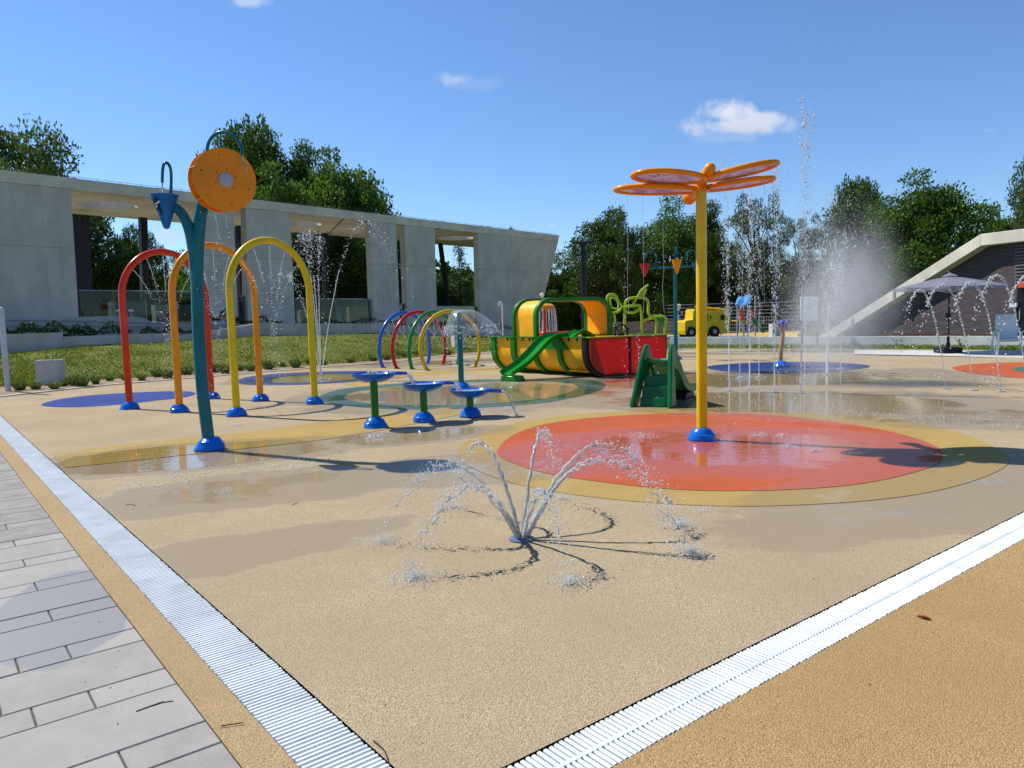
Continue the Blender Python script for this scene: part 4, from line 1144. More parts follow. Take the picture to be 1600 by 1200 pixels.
# red translucent end wall in two halves
def translucent(name, col, rough=0.25):
    m, t, p, out = new_mat(name)
    n1 = t.noise(wpos(t), 3.0, 3.0)
    t.l(t.mix(n1, tuple(c * 0.85 for c in col), col), p.inputs['Base Color']); p.inputs['Roughness'].default_value = rough
    tr = t.n('ShaderNodeBsdfTranslucent'); tr.inputs['Color'].default_value = (min(1, col[0] * 1.7), col[1], col[2], 1)
    mx = t.n('ShaderNodeMixShader'); mx.inputs[0].default_value = 0.45
    t.l(p.outputs[0], mx.inputs[1]); t.l(tr.outputs[0], mx.inputs[2]); t.l(mx.outputs[0], out.inputs['Surface']); return m
M['red_panel'] = translucent('red translucent panel', (0.50, 0.004, 0.008))
halfp = [p for p in HP if p[0] < BW / 2]
k_ = len(halfp)
for side in (0, 1):
    pth = HP[:k_] if side == 0 else HP[k_:]
    poly = [BPt(0.02, max(0.02, min(BW - 0.02, x)), z) for x, z in pth]
    if side == 0: poly = [BPt(0.02, 0.02, ZD)] + poly[1:] + [BPt(0.02, BW / 2 - 0.02, 0.06), BPt(0.02, BW / 2 - 0.02, ZD)]
    else: poly = [BPt(0.02, BW / 2 + 0.02, ZD), BPt(0.02, BW / 2 + 0.02, 0.06)] + poly
    mb = MB(); mb.prism(poly, bl * 0.004); mb.build('end_panel', M['red_panel'], boat, smooth=False)
mb = MB(); mb.hexa([BPt(-0.02, BW / 2 - 0.02, 0.05), BPt(-0.02, BW / 2 + 0.02, 0.05), BPt(0.05, BW / 2 + 0.02, 0.05), BPt(0.05, BW / 2 - 0.02, 0.05)], [BPt(-0.02, BW / 2 - 0.02, ZD), BPt(-0.02, BW / 2 + 0.02, ZD), BPt(0.05, BW / 2 + 0.02, ZD), BPt(0.05, BW / 2 - 0.02, ZD)])
mb.build('end_post', M['black'], boat, smooth=False)
mb = MB(); mb.hexa([BPt(-0.07, -0.07, ZD), BPt(-0.07, BW + 0.07, ZD), BPt(0.07, BW + 0.07, ZD), BPt(0.07, -0.07, ZD)], [BPt(-0.07, -0.07, ZD + 0.022), BPt(-0.07, BW + 0.07, ZD + 0.022), BPt(0.07, BW + 0.07, ZD + 0.022), BPt(0.07, -0.07, ZD + 0.022)])
mb.build('end_rim', M['lime'], boat, smooth=False)
# deck rim and deck
for w0, w1 in ((-0.10, 0.10), (BW - 0.10, BW + 0.10)):
    mb = MB(); q = [(0.075, w0), (LEN + 0.06, w0), (LEN + 0.06, w1), (0.075, w1)]
    mb.hexa([BPt(a, b, ZD + 0.001) for a, b in q], [BPt(a, b, ZD + 0.026) for a, b in q]); mb.build('deck_rim', M['boat_green'], boat, smooth=False)
mb = MB(); q = [(lpx(882), 0.1), (LEN, 0.1), (LEN, BW - 0.1), (lpx(882), BW - 0.1)]
mb.hexa([BPt(a, b, ZD - 0.04) for a, b in q], [BPt(a, b, ZD - 0.005) for a, b in q]); mb.build('deck', M['boat_yellow'], boat, smooth=False)
mb = MB(); q = [(0.1, 0.16), (lpx(882) - .01, 0.16), (lpx(882) - .01, BW - 0.16), (0.1, BW - 0.16)]
mb.hexa([BPt(a, b, 0.12) for a, b in q], [BPt(a, b, 0.16) for a, b in q]); mb.build('cockpit_floor', M['boat_yellow'], boat, smooth=False)
mb = MB()
for px in (785, 812, 824, 858, 868, 893, 908):
    l_ = lpx(px); mb.hexa([BPt(l_ + a, b, 0.90) for a, b in ((-0.015, -0.03), (0.015, -0.03), (0.015, 0.0), (-0.015, 0.0))], [BPt(l_ + a, b, ZD) for a, b in ((-0.015, -0.03), (0.015, -0.03), (0.015, 0.0), (-0.015, 0.0))])
mb.build('rim_bolts', M['black'], boat, smooth=False)
# cabin: two green arches joined by a yellow tunnel
la1, la2 = lpx(797), lpx(835.5)
ZC = hat(BPt(la2, 0.5, 0), 862, 467.5)
def cabin_path(inset=0.0, r=0.46):
    pts = [(inset, ZD), (inset, ZC - r)]
    for k in range(1, 9):
        a = math.pi - (math.pi / 2) * k / 8; pts.append((r + (r - inset) * math.cos(a), ZC - r + (r - inset) * math.sin(a)))
    return pts + [(BW - x, z) for x, z in reversed(pts)]
CP = cabin_path()
for a in (la1, la2):
    band(CP, 0.05, 0.055, a - 0.055, a + 0.055, 'cabin_arch', M['boat_green'])
CI = cabin_path(0.03)
band(CI, 0.01, 0.01, la2 + 0.05, la1 - 0.05, 'cabin_shell', M['boat_yellow'])
# portholes on the near cabin side
for px, py, m_ in ((808, 520.5, P_('dark red', (0.12, 0.01, 0.012))), (826.5, 520.5, P_('dark red', (0.14, 0.01, 0.01)))):
    q = onplane(px, py, BPt(0, -0.0, 0), bw_); mb = MB(); mb.lathe([(0.001, 0.0), (0.075, 0.0), (0.075, 0.02), (0.06, 0.025), (0.001, 0.012)], q + bw_ * 0.005, -bw_, 20); ph_ = mb.build('porthole', m_, boat)
# red counter in the cabin
c0, c1 = lpx(816), lpx(806)
mb = MB(); q = [(la1 - 0.5, 0.55), (la1 - 0.1, 0.55), (la1 - 0.1, BW - 0.75), (la1 - 0.5, BW - 0.75)]
mb.hexa([BPt(a, b, ZD + 0.005) for a, b in q], [BPt(a, b, ZD + 0.13) for a, b in q]); mb.build('red_counter', M['ring_red'], boat, bevel=0.02)
# slides
def slide(path, wdir, wd, name='slide', mat=None, parent=boat, wall=0.16):
    mb = MB(); R = []; n = len(path)
    for i, p in enumerate(path):
        d = (path[min(i + 1, n - 1)] - path[max(i - 1, 0)]).normalized(); s_ = (wdir - d * wdir.dot(d)).normalized(); up_ = s_.cross(d)
        if up_.z < 0: up_ = -up_
        prof = [(-wd / 2 - .03, wall), (-wd / 2, wall + 0.012), (-wd / 2 + .025, wall - 0.02), (-wd / 2 + .06, 0.03), (-wd / 4, 0.0), (wd / 4, 0.0), (wd / 2 - .06, 0.03), (wd / 2 - .025, wall - 0.02), (wd / 2, wall + 0.012), (wd / 2 + .03, wall), (wd / 2 - 0.0, -0.01), (wd / 4, -0.035), (-wd / 4, -0.035), (-wd / 2 + 0.0, -0.01)]
        R.append([p + s_ * a + up_ * b for a, b in prof])
    mb.rings(R, True, True); return mb.build(name, mat or M['slide_green'], parent, sharp=50)
ls = lpx(866)
s_end = at(793, 596)
s0 = BPt(ls, 0.25, ZD + 0.02)
hd = H(s_end - s0, 0); hd.normalize()
D_ = (H(s_end - s0, 0)).length
prof = [(0.0, 0.01), (0.10, 0.02), (0.22, 0.0), (0.36, -0.12), (0.55, -0.36), (0.75, -0.58), (0.95, -0.73), (1.0, -0.77)]
sp = [H(s0, ZD) + hd * (D_ * a / 1.0) + V(0, 0, 0) for a, z in prof]
sp = catmull([H(p, ZD + z_ * (ZD - 0.16) / 0.77) for p, (a, z_) in zip(sp, prof)], 5)
sd = V(-hd.y, hd.x, 0)
slide(sp, sd, 0.40, wall=0.10)
mb = MB(); e = sp[-1]; mb.hexa([H(e + hd * a + sd * b, 0.005) for a, b in ((-0.45, -0.2), (0.0, -0.24), (0.0, 0.24), (-0.45, 0.2))], [H(e + hd * a + sd * b, 0.13) for a, b in ((-0.35, -0.2), (0.0, -0.24), (0.0, 0.24), (-0.35, 0.2))])
mb.build('slide_foot', M['slide_green'], boat, bevel=0.02)
mb = MB(); mb.hexa([BPt(ls - 0.62, -0.085, ZD - 0.30), BPt(ls + 0.35, -0.085, ZD - 0.30), BPt(ls + 0.35, -0.02, ZD - 0.30), BPt(ls - 0.62, -0.02, ZD - 0.30)], [BPt(ls - 0.30, -0.085, ZD), BPt(ls + 0.35, -0.085, ZD), BPt(ls + 0.35, -0.02, ZD), BPt(ls - 0.30, -0.02, ZD)])
mb.build('slide_mount', M['boat_green'], boat, smooth=False)
f0 = BPt(lpx(884), 0.22, ZD - 0.02)
sp2 = catmull([f0 + V(0, 0, 0.03), f0 + bw_ * 0.08 + V(0, 0, 0.08), f0 + bw_ * 0.22 + V(0, 0, 0.14), f0 + bw_ * 0.36 + V(0, 0, 0.10), f0 + bw_ * 0.5 + V(0, 0, 0.02), f0 + bw_ * 0.6 + V(0, 0, -0.02)], 5)
slide(sp2, bl, 0.34, 'slide', wall=0.07)
# steering wheel near the red end
def steering(c, ax_, r, mat, parent):
    mb = MB(); ax_ = ax_.normalized(); u = ax_.orthogonal().normalized(); v = ax_.cross(u)
    mb.tube([c + (u * math.cos(2 * math.pi * k / 32) + v * math.sin(2 * math.pi * k / 32)) * r for k in range(32)], 0.024, 8, loop=True)
    for k in range(6):
        a = k * math.pi / 3 + 0.26; d = u * math.cos(a) + v * math.sin(a); mb.tube([c, c + d * (r + 0.10)], [0.016, 0.02], 8)
    mb.lathe([(0.001, -0.03), (0.06, -0.03), (0.06, 0.03), (0.001, 0.03)], c, ax_, 14)
    sw = mb.build('steering_wheel', mat, parent)
    return sw
swc = BPt(0.45, 0.0, 0); swc = onplane(971, 525, BPt(0.42, 0, 0), bl); swc.z += 0.06
steering(swc, bl, 0.24, M['black'], boat)
mb = MB(); mb.tube([H(swc + bl * 0.06, 0.15), H(swc + bl * 0.06, swc.z)], 0.03, 10); mb.tube([H(swc + bl * 0.06, swc.z), swc], 0.025, 8); mb.build('wheel_post', M['black'], boat)
# white hook pipe on the stern and ball lamp
q = onplane(786, 527, BPt(0, 0.35, 0), bw_); q.z = ZD
Yq = q.y
mb = MB(); hk = catmull([q, pt(786.5, 505, Yq), pt(787, 482, Yq), pt(787.5, 475, Yq), pt(789, 472, Yq), ], 5)
hk = catmull([q, pt(791, 505, Yq) * 0 + H(q, hat(q, 786, 480)), H(q, hat(q, 786, 474)) - V(0.02, 0, 0), H(q, hat(q, 786, 471.8)) - V(0.06, 0, 0), H(q, hat(q, 786, 474)) - V(0.09, 0, 0), H(q, hat(q, 786, 478)) - V(0.095, 0, 0)], 6)
mb.tube(hk, 0.02, 10); mb.build('spray_hook', M['white'], boat)
q = BPt(la1 + 0.0, 0.9, ZC + 0.055); mb = MB(); mb.lathe([(0.02, 0), (0.02, 0.03), (0.055, 0.06), (0.065, 0.10), (0.05, 0.14), (0.002, 0.16)], q, n=16); mb.build('nozzle', M['white'], boat)

# --- orange mushroom behind the boat
ob = at(852, 562) ; ob = pt(852, 560, 24.0); ob = H(ob, 0)
t_ = thing('water_mushroom', ob, 'orange mushroom fountain seen through the boat cabin', 'water feature')
oz = hat(ob, 852, 474)
mb = MB(); mb.tube([H(ob, 0.01), H(ob, oz - 0.1)], 0.07, 14); mb.build('post', M['red'], t_)
mb = MB(); mb.lathe([(0.34, -0.20), (0.36, -0.17), (0.33, -0.08), (0.22, -0.015), (0.002, 0.0)], H(ob, oz), n=32); mb.build('cap', M['orange'], t_)
base_cover(ob, 0.2, 0.15, t_)
OMUSH = (ob, oz)

# --- green toddler slide
sL, sR = at(992, 637), at(1039, 638.5)
tdir = (at(1071, 615) - at(1015, 637.5)); tdir.z = 0; tdir.normalize(); tac = V(tdir.y, -tdir.x, 0)
tc0 = (sL + sR) / 2; TW = 0.50
toy = thing('toddler_slide', H(tc0, 0), 'small freestanding dark green plastic slide with moulded steps', 'slide')
TZ = hat(tc0 + tdir * 0.55 - tac * 0.2, 1020, 538)
def tp(s, t, z): return H(tc0, 0) + tdir * s + tac * t + V(0, 0, z)
outer = catmull([V(0.0, 0, 0.008), V(0.12, 0, 0.26), V(0.25, 0, 0.56), V(0.37, 0, TZ * 0.82), V(0.47, 0, TZ * 0.96), V(0.57, 0, TZ), V(0.68, 0, TZ * 0.94), V(0.85, 0, TZ * 0.76), V(1.10, 0, TZ * 0.52), V(1.40, 0, 0.34), V(1.75, 0, 0.25), V(2.0, 0, 0.24)], 5)
inner = catmull([V(0.34, 0, 0.008), V(0.40, 0, 0.22), V(0.47, 0, 0.40), V(0.54, 0, 0.50), V(0.60, 0, 0.55), V(0.66, 0, 0.60), V(0.78, 0, 0.56), V(0.90, 0, 0.46), V(1.08, 0, 0.30), V(1.36, 0, 0.17), V(1.72, 0, 0.10), V(2.0, 0, 0.10)], 5)
for sg in (-1, 1):
    mb = MB(); R = []
    for a, b in zip(outer, inner):
        f0, f1 = sg * (TW / 2 - 0.035), sg * (TW / 2 + 0.035)
        # rails splay a little outwards at the foot
        sp_ = 0.07 * max(0, 1 - a.x / 0.6) * (1 - a.z / TZ) - 0.035 * max(0, (a.z / TZ - 0.6)) / 0.4
        R.append([tp(a.x, f0 + sg * sp_, a.z), tp(a.x, f1 + sg * sp_, a.z), tp(b.x, f1 + sg * sp_, b.z), tp(b.x, f0 + sg * sp_, b.z)])
    mb.rings(R, True, True); mb.build('side_rail', M['toy_green'], toy, bevel=0.018, sharp=45)
mb = MB(); R = []
for s_, z in [(v.x, v.z) for v in catmull([V(0.52, 0, 0.70 * TZ / 0.95), V(0.66, 0, 0.72 * TZ / 0.95), V(0.78, 0, 0.66), V(0.92, 0, 0.54), V(1.12, 0, 0.36), V(1.4, 0, 0.20), V(1.75, 0, 0.13), V(2.0, 0, 0.125)], 5)]:
    R.append([tp(s_, -TW / 2 + 0.03, z), tp(s_, TW / 2 - 0.03, z), tp(s_, TW / 2 - 0.03, z - 0.03), tp(s_, -TW / 2 + 0.03, z - 0.03)])
mb.rings(R, True, True); mb.build('chute', P_('chute green', (0.03, 0.22, 0.06), 0.3), toy, sharp=40)
for k, (s_, z) in enumerate(((0.16, 0.15), (0.27, 0.33), (0.39, 0.50))):
    mb = MB(); mb.hexa([tp(s_, -TW / 2 + 0.03, z - 0.2 if k else 0.008), tp(s_, TW / 2 - 0.03, z - 0.2 if k else 0.008), tp(s_ + 0.22, TW / 2 - 0.03, z - 0.2 if k else 0.008), tp(s_ + 0.22, -TW / 2 + 0.03, z - 0.2 if k else 0.008)],
                       [tp(s_ + 0.03, -TW / 2 + 0.03, z), tp(s_ + 0.03, TW / 2 - 0.03, z), tp(s_ + 0.25, TW / 2 - 0.03, z), tp(s_ + 0.25, -TW / 2 + 0.03, z)])
    mb.build('step', M['toy_green'], toy, bevel=0.012)
mb = MB(); mb.hexa([tp(1.35, -TW / 2, 0.006), tp(1.35, TW / 2, 0.006), tp(1.98, TW / 2, 0.006), tp(1.98, -TW / 2, 0.006)], [tp(1.42, -TW / 2, 0.115), tp(1.42, TW / 2, 0.115), tp(1.98, TW / 2, 0.095), tp(1.98, -TW / 2, 0.095)])
mb.build('foot', M['black'], toy, bevel=0.01)

# --- dragonfly
db = at(1097, 688); dz = hat(db, 1093, 298)
df = thing('dragonfly_spray', db, 'orange dragonfly water feature on a tall yellow pole on the orange circle', 'water feature')
mb = MB(); mb.tube([db + V(0, 0, 0.02), H(db, dz * 0.5), H(db, dz)], [0.062, 0.062, 0.062], 24); mb.build('pole', M['yellow'], df)
base_cover(db, 0.165, 0.155, df)
mb = MB(); mb.lathe([(0.10, 0.0), (0.10, 0.018), (0.066, 0.02), (0.066, 0.14), (0.05, 0.17), (0.002, 0.175)], H(db, dz - 0.012), n=24); mb.build('collar', M['orange'], df)
top = H(db, dz)
yN, yT = top.y - 0.42, top.y + 0.55
hN, hT = pt(1109, 264, yN), pt(1077, 309, yT)
mb = MB(); bd = (hT - hN).normalized()
body = [hN + bd * (k / 10) * (hT - hN).length for k in range(11)]
mb.tube([hN - bd * 0.03] + body, [0.045] + [0.062] * 9 + [0.058, 0.05], 22); mb.build('body', M['orange'], df)
mb = MB(); mb.sphere(hN - bd * 0.01, 0.064, 20); mb.build('head', M['orange'], df)
mb = MB(); mb.sphere(hT, 0.085, 20); mb.build('tail_ball', M['orange'], df)
def wing_panel():
    m, t, p, out = new_mat('purple wing panel')
    v = wpos(t); n1 = t.noise(v, 5.0, 3.0, 0.5, 1.5)
    c = t.mix(t.ramp(n1, 0.42, 0.55), (0.42, 0.34, 0.50), (0.62, 0.55, 0.67)); c = t.mix(t.ramp(n1, 0.70, 0.73), c, (0.03, 0.01, 0.04))
    t.l(c, p.inputs['Base Color']); p.inputs['Roughness'].default_value = 0.3
    tr = t.n('ShaderNodeBsdfTranslucent'); t.l(c, tr.inputs['Color']); mx = t.n('ShaderNodeMixShader'); mx.inputs[0].default_value = 0.45
    t.l(p.outputs[0], mx.inputs[1]); t.l(tr.outputs[0], mx.inputs[2]); t.l(mx.outputs[0], out.inputs['Surface']); return m
M['wing'] = wing_panel()
def wing(tip, root, wid, dep):
    c = (tip + root) / 2; a = (tip - root) / 2; b = dep.normalized(); b = (b - a.normalized() * b.dot(a.normalized())).normalized() * wid
    n = 48
    P = []
    for k in range(n):
        th = 2 * math.pi * k / n; f = 1 + 0.12 * math.cos(th)
        P.append(c + a * math.cos(th) + b * math.sin(th) * f)
    mb = MB(); mb.tube(P, 0.029, 12, loop=True); wg = mb.build('wing', M['orange'], df)
    nn = a.cross(b).normalized(); mb = MB(); Q = [c + (p - c) * 0.985 for p in P]
    mb.prism([q + nn * 0.004 for q in Q], -nn * 0.008); mb.build('wing_panel', M['wing'], wg, smooth=False)
wing(pt(991, 272, top.y - .42), pt(1100, 281, top.y - .22), 0.27, V(0.15, 1, -0.04))
wing(pt(962, 296, top.y + .10), pt(1094, 297, top.y + .10), 0.21, V(-0.1, 1, -0.02))
wing(pt(1215, 255, top.y - .42), pt(1102, 280, top.y - .22), 0.27, V(-0.1, 1, -0.04))
wing(pt(1208, 280, top.y + .10), pt(1094, 296, top.y + .10), 0.21, V(0.1, 1, -0.02))

# --- lime green pipe flower behind the boat
YS = 27.0
sb = H(pt(976, 560, YS), 0)
sc_ = thing('pipe_sculpture', sb, 'lime green bent pipe sculpture with looped leaves behind the boat', 'pipe sculpture')
def pipe(name, pxs, r=0.052, loop=False, k=6, mat=None):
    P = [pt(x, y, YS + dy) for x, y, dy in pxs]; P = catmull(P, k, loop)
    mb = MB(); mb.tube(P, r, 10, loop=loop); return mb.build(name, mat or M['lime'], sc_)
def z0(px, dy):
    q = pt(px, 560, YS + dy); q.z = 0.01; r_ = q - CAM
    return (px, 600 - FPX * r_.dot(UPV) / r_.dot(FWD), dy)
pipe('leaf_loop', [(949, 480, 0), (949, 464, 0), (955, 460, .1), (962, 462, .2), (967, 472, .2), (973, 479, .1), (970, 483, 0), (963, 488, 0), (954, 488.5, 0), (950, 484, 0)], loop=True)
pipe('leaf_loop', [(954, 466, .5), (955, 478, .5), (960, 482, .5), (966, 481, .5), (965, 472, .6), (960, 466, .6)], 0.035, loop=True)
pipe('stem', [(976, 478, 0), (976, 500, 0), (975, 520, 0), z0(975, 0)])
pipe('arch_loop', [(976, 484, 0), (978, 471, 0), (986, 466, 0), (1000, 465, 0), (1010, 467, 0), (1013, 476, 0), (1013, 489, 0), (1018, 494, 0), (1030, 494, 0), (1038, 495, 0), (1041, 500, 0), (1039, 515, 0), z0(1039, 0)])
pipe('leaf_loop', [(976, 480, -.1), (986, 478, -.1), (998, 477, -.1), (1000, 480, -.1), (996, 485, -.1), (990, 488, -.1), (982, 488, -.1), (977, 485, -.1)], loop=True)
pipe('stem', [(1000, 478, .1), (1002, 488, .1), (1003, 502, .1), (1003, 520, .1), z0(1003, .1)])
pipe('branch', [(1003, 501, .1), (1012, 499, .05), (1022, 497, 0), (1026, 503, 0), (1025, 520, 0), z0(1025, 0)], 0.045)
pipe('spike', [(989, 476, 0), (996, 464, 0), (1003, 453, 0), (1013, 445, 0)], 0.04)
pipe('drop_loop', [(955, 492, .2), (955, 502, .2), (958, 505, .2), (961, 502, .2), (960, 492, .2)], 0.04)
mb = MB(); mb.prism([pt(x, y, YS + .05) for x, y in ((1000, 463), (998, 455), (1003, 450), (1008, 449), (1011, 452), (1008, 460), (1004, 464))], V(0.02, 0.05, 0)); mb.build('leaf_plate', M['lime'], sc_, smooth=False)
mb = MB(); mb.prism([pt(x, y, YS + .05) for x, y in ((1027, 496), (1036, 497), (1039, 503), (1036, 507), (1029, 502))], V(0.02, 0.05, 0)); mb.build('leaf_plate', M['ring_green'], sc_, smooth=False)

# --- teal post with three buckets
kb = H(pt(1056, 560, 25.0), 0)
kt = thing('bucket_post', kb, 'teal post with cross arms and three hanging cone buckets in red, yellow and blue', 'water feature')
Yk = kb.y; zk = hat(kb, 1051, 413)
mb = MB(); mb.tube([H(kb, 0.01), H(kb, zk)], [0.07, 0.055], 14); mb.build('post', M['teal'], kt)
base_cover(kb, 0.2, 0.15, kt)
mb = MB(); mb.tube([pt(1012, 419, Yk), pt(1050, 418, Yk)], 0.035, 10); mb.build('arm', M['teal'], kt)
mb = MB(); mb.tube([pt(1050, 418, Yk), pt(1086, 416, Yk)], 0.035, 10); mb.build('arm', M['teal'], kt)
mb = MB(); mb.tube([pt(1051, 418, Yk), pt(1057, 417, Yk - .6)], 0.035, 10); mb.build('arm', M['teal'], kt)
def cone_b(px, py, py2, r, Y, mat):
    c = pt(px, py, Y); tz = pt(px, py2, Y).z - c.z; mb = MB()
    mb.lathe([(0.012, tz), (0.04, tz + 0.03), (r * 0.95, -0.03), (r, 0.0), (r * 0.9, -0.02), (0.04, tz + 0.08)], c, n=24, caps=False); mb.build('cone_bucket', mat, kt)
cone_b(1007.5, 412, 432, 0.19, Yk, M['ring_red']); cone_b(1057.5, 405.5, 428.5, 0.17, Yk - .6, M['orange']); cone_b(1089, 410, 430, 0.18, Yk + .2, M['bucket_blue'])
for pxs in ([(1022, 418, 0), (1026, 404, 0), (1022, 394, 0), (1016, 392, 0), (1009, 398, 0), (1007.5, 406, 0)], [(1054.5, 417, -.3), (1054.5, 400, -.4), (1055, 390, -.45), (1057, 386, -.5), (1058, 390, -.55), (1058, 397, -.6)], [(1075, 417, 0), (1072, 405, 0), (1073, 396, 0), (1080, 391, 0), (1086, 394, .1), (1088, 402, .2)]):
    mb = MB(); mb.tube(catmull([pt(x, y, Yk + dy) for x, y, dy in pxs], 6), 0.02, 8); mb.build('spray_hook', M['teal'], kt)

# --- orange palm shaped spray post in the blue circle
pb_ = at(1220, 573)
pp = thing('palm_spray', pb_, 'slim orange spray post with drooping arms and blue flower head in the blue circle', 'water feature')
Yp = pb_.y
P = catmull([pb_ + V(0, 0, 0.02), pt(1219.5, 555, Yp), pt(1222, 535, Yp), pt(1223, 520, Yp), pt(1221, 512, Yp)], 5)
M['hazed_orange'] = P_('hazed orange', (0.56, 0.24, 0.10), 0.5, 0.1)  # orange paint muted so the haze of the mist sits in its colour
mb = MB(); mb.tube(P, 0.058, 12); mb.build('post', M['hazed_orange'], pp)
base_cover(pb_, 0.2, 0.17, pp)
for pxs in ([(1221, 514, 0), (1216, 511, -.1), (1211, 511, -.2), (1208, 515, -.25)], [(1222, 514, 0), (1230, 511, 0), (1238, 509, .1), (1242, 510, .1)], [(1222, 513, 0), (1222, 509, .3), (1222, 510, .5)]):
    mb = MB(); q = catmull([pt(x, y, Yp + dy) for x, y, dy in pxs], 5); mb.tube(q, [0.05 - 0.03 * i / len(q) for i in range(len(q))], 8); mb.build('arm', M['hazed_orange'], pp)
c = pt(1223, 506, Yp); mb = MB()
for k in range(6):
    a = k * math.pi / 3; mb.sphere(c + V(0.11 * math.cos(a), 0.11 * math.sin(a), 0.02 * (-1) ** k), 0.07, 10)
mb.sphere(c + V(0, 0, 0.04), 0.08, 10); mb.build('flower_head', P_('violet blue', (0.06, 0.07, 0.35)), pp)

# --- information board, pedestal, parasol, chair, lamps
ib = H(pt(1278, 541, 31.5), 0)
it = thing('information_board', ib, 'pale grey information board on a dark post behind the tall jets', 'information board')
Yi = ib.y
q = [pt(x, y, Yi) for x, y in ((1251, 463.5), (1277.5, 463), (1278, 501), (1251.5, 501.5))]
mb = MB(); mb.prism(q, V(0, 0.04, 0)); pn = mb.build('panel', P_('board', (0.92, 0.92, 0.92), 0.4, 0.1), it, smooth=False)
mb = MB()
for k in range(11):
    y = 467.5 + k * 3.0; x1 = 1274 - random.uniform(0, 8)
    if k in (1, 6): continue
    a, b, c, d = [pt(x, yy, Yi - 0.006) for x, yy in ((1254.5, y), (x1, y - .1), (x1, y + .75), (1254.5, y + .85))]
    mb.prism([a, b, c, d], V(0, 0.004, 0))
mb.build('text_lines', P_('print grey', (0.40, 0.40, 0.42), 0.5, 0), pn, smooth=False)
for x in (1277, 1254):
    mb = MB(); b_ = H(pt(x, 541, Yi + 0.06), 0); mb.tube([b_, H(b_, hat(b_, x, 466))], 0.035, 8); mb.build('post', M['dark_steel'], it)
qb = H(pt(1213, 531, 36), 0); mb = MB(); zz = hat(qb, 1213, 506.5); mb.hexa([H(qb + V(a, b, 0), 0.0) for a, b in ((-.28, -.28), (.28, -.28), (.28, .28), (-.28, .28))], [H(qb + V(a, b, 0), zz) for a, b in ((-.28, -.28), (.28, -.28), (.28, .28), (-.28, .28))])
tag(mb.build('concrete_pedestal', M['bin_concrete'], o=qb, bevel=0.02), 'pale square concrete pedestal behind the orange spray post', 'pedestal')

ub = at(1481, 551.5); uz = hat(ub, 1480, 431)
um = thing('parasol', ub, 'grey parasol on a black pole in a square black base', 'parasol')
mb = MB(); mb.tube([H(ub, 0.05), H(ub, uz - 0.06)], 0.026, 12); mb.build('pole', M['black'], um)
mb = MB(); mb.box(H(ub, 0.10), (0.62, 0.62, 0.18)); mb.lathe([(0.06, 0), (0.06, 0.14), (0.045, 0.16), (0.045, 0.34), (0.03, 0.35)], H(ub, 0.19), n=14); bs = mb.build('base', M['black'], um, bevel=0.02)
mb = MB(); k0 = H(ub, hat(ub, 1480, 493)); mb.box(k0 - V(0.04, 0.03, 0), (0.10, 0.12, 0.14)); mb.tube([k0 - V(0.04, 0.09, 0), k0 - V(0.04, 0.17, 0), k0 - V(0.04, 0.17, 0.10)], 0.014, 8); mb.build('crank', M['black'], um)
def fabric(name, col):
    m, t, p, out = new_mat(name)
    v = wpos(t); n1 = t.noise(v, 2.0, 3.0)
    t.l(t.mix(n1, tuple(c * .9 for c in col), tuple(c * 1.1 for c in col)), p.inputs['Base Color']); p.inputs['Roughness'].default_value = 0.9
    tr = t.n('ShaderNodeBsdfTranslucent'); tr.inputs['Color'].default_value = (*col, 1); mx = t.n('ShaderNodeMixShader'); mx.inputs[0].default_value = 0.4
    t.l(p.outputs[0], mx.inputs[1]); t.l(tr.outputs[0], mx.inputs[2]); t.l(mx.outputs[0], out.inputs['Surface']); return m
mb = MB(); ru = 1.62; nS = 8; edge_z = hat(ub, 1480, 448); apx = H(ub, uz)
rings_ = []
for f in (0.0, 0.10, 0.3, 0.5, 0.7, 0.85, 1.0):
    row = []
    for j in range(nS * 4):
        a = 2 * math.pi * j / (nS * 4) + 0.2; seg = (j % 4) / 4; sag = 1 - 0.055 * math.sin(math.pi * seg) * f
        r_ = max(ru * f * sag * (1 - 0.04 * math.sin(math.pi * seg)), 0.004)
        row.append(V(ub.x + r_ * math.cos(a), ub.y + r_ * math.sin(a), uz + (edge_z - uz) * f - 0.03 * math.sin(math.pi * seg) * f + 0.06 * f * (1 - f)))
    rings_.append(row)
rings_.append([p - V(0, 0, 0.09) for p in rings_[-1]])
mb.rings(rings_, True, False); cn_ = mb.build('canopy', fabric('grey parasol fabric', (0.235, 0.24, 0.31)), um, sharp=20)
mb = MB(); mb.lathe([(0.26, 0.0), (0.13, 0.06), (0.03, 0.10), (0.002, 0.13)], H(ub, uz - 0.01), n=16, caps=False); mb.build('vent_cap', fabric('grey parasol cap', (0.25, 0.255, 0.32)), cn_)
for k in range(nS):
    a = 2 * math.pi * k / nS + 0.2; e = V(ub.x + ru * math.cos(a), ub.y + ru * math.sin(a), edge_z - 0.02)
    mb = MB(); mb.tube([H(ub, uz - 0.10), e], 0.011, 6); mb.tube([H(ub, uz - 0.55), H(ub, uz - 0.55).lerp(e, 0.55) + V(0, 0, 0.10)], 0.009, 6); mb.build('rib', M['steel'], um)

cb_ = at(1576, 554)
ch = thing('garden_chair', cb_, 'pale blue grey plastic armchair with high back on the paved terrace', 'chair')
M['chair'] = P_('chair plastic', (0.52, 0.61, 0.60), 0.45, 0.1)
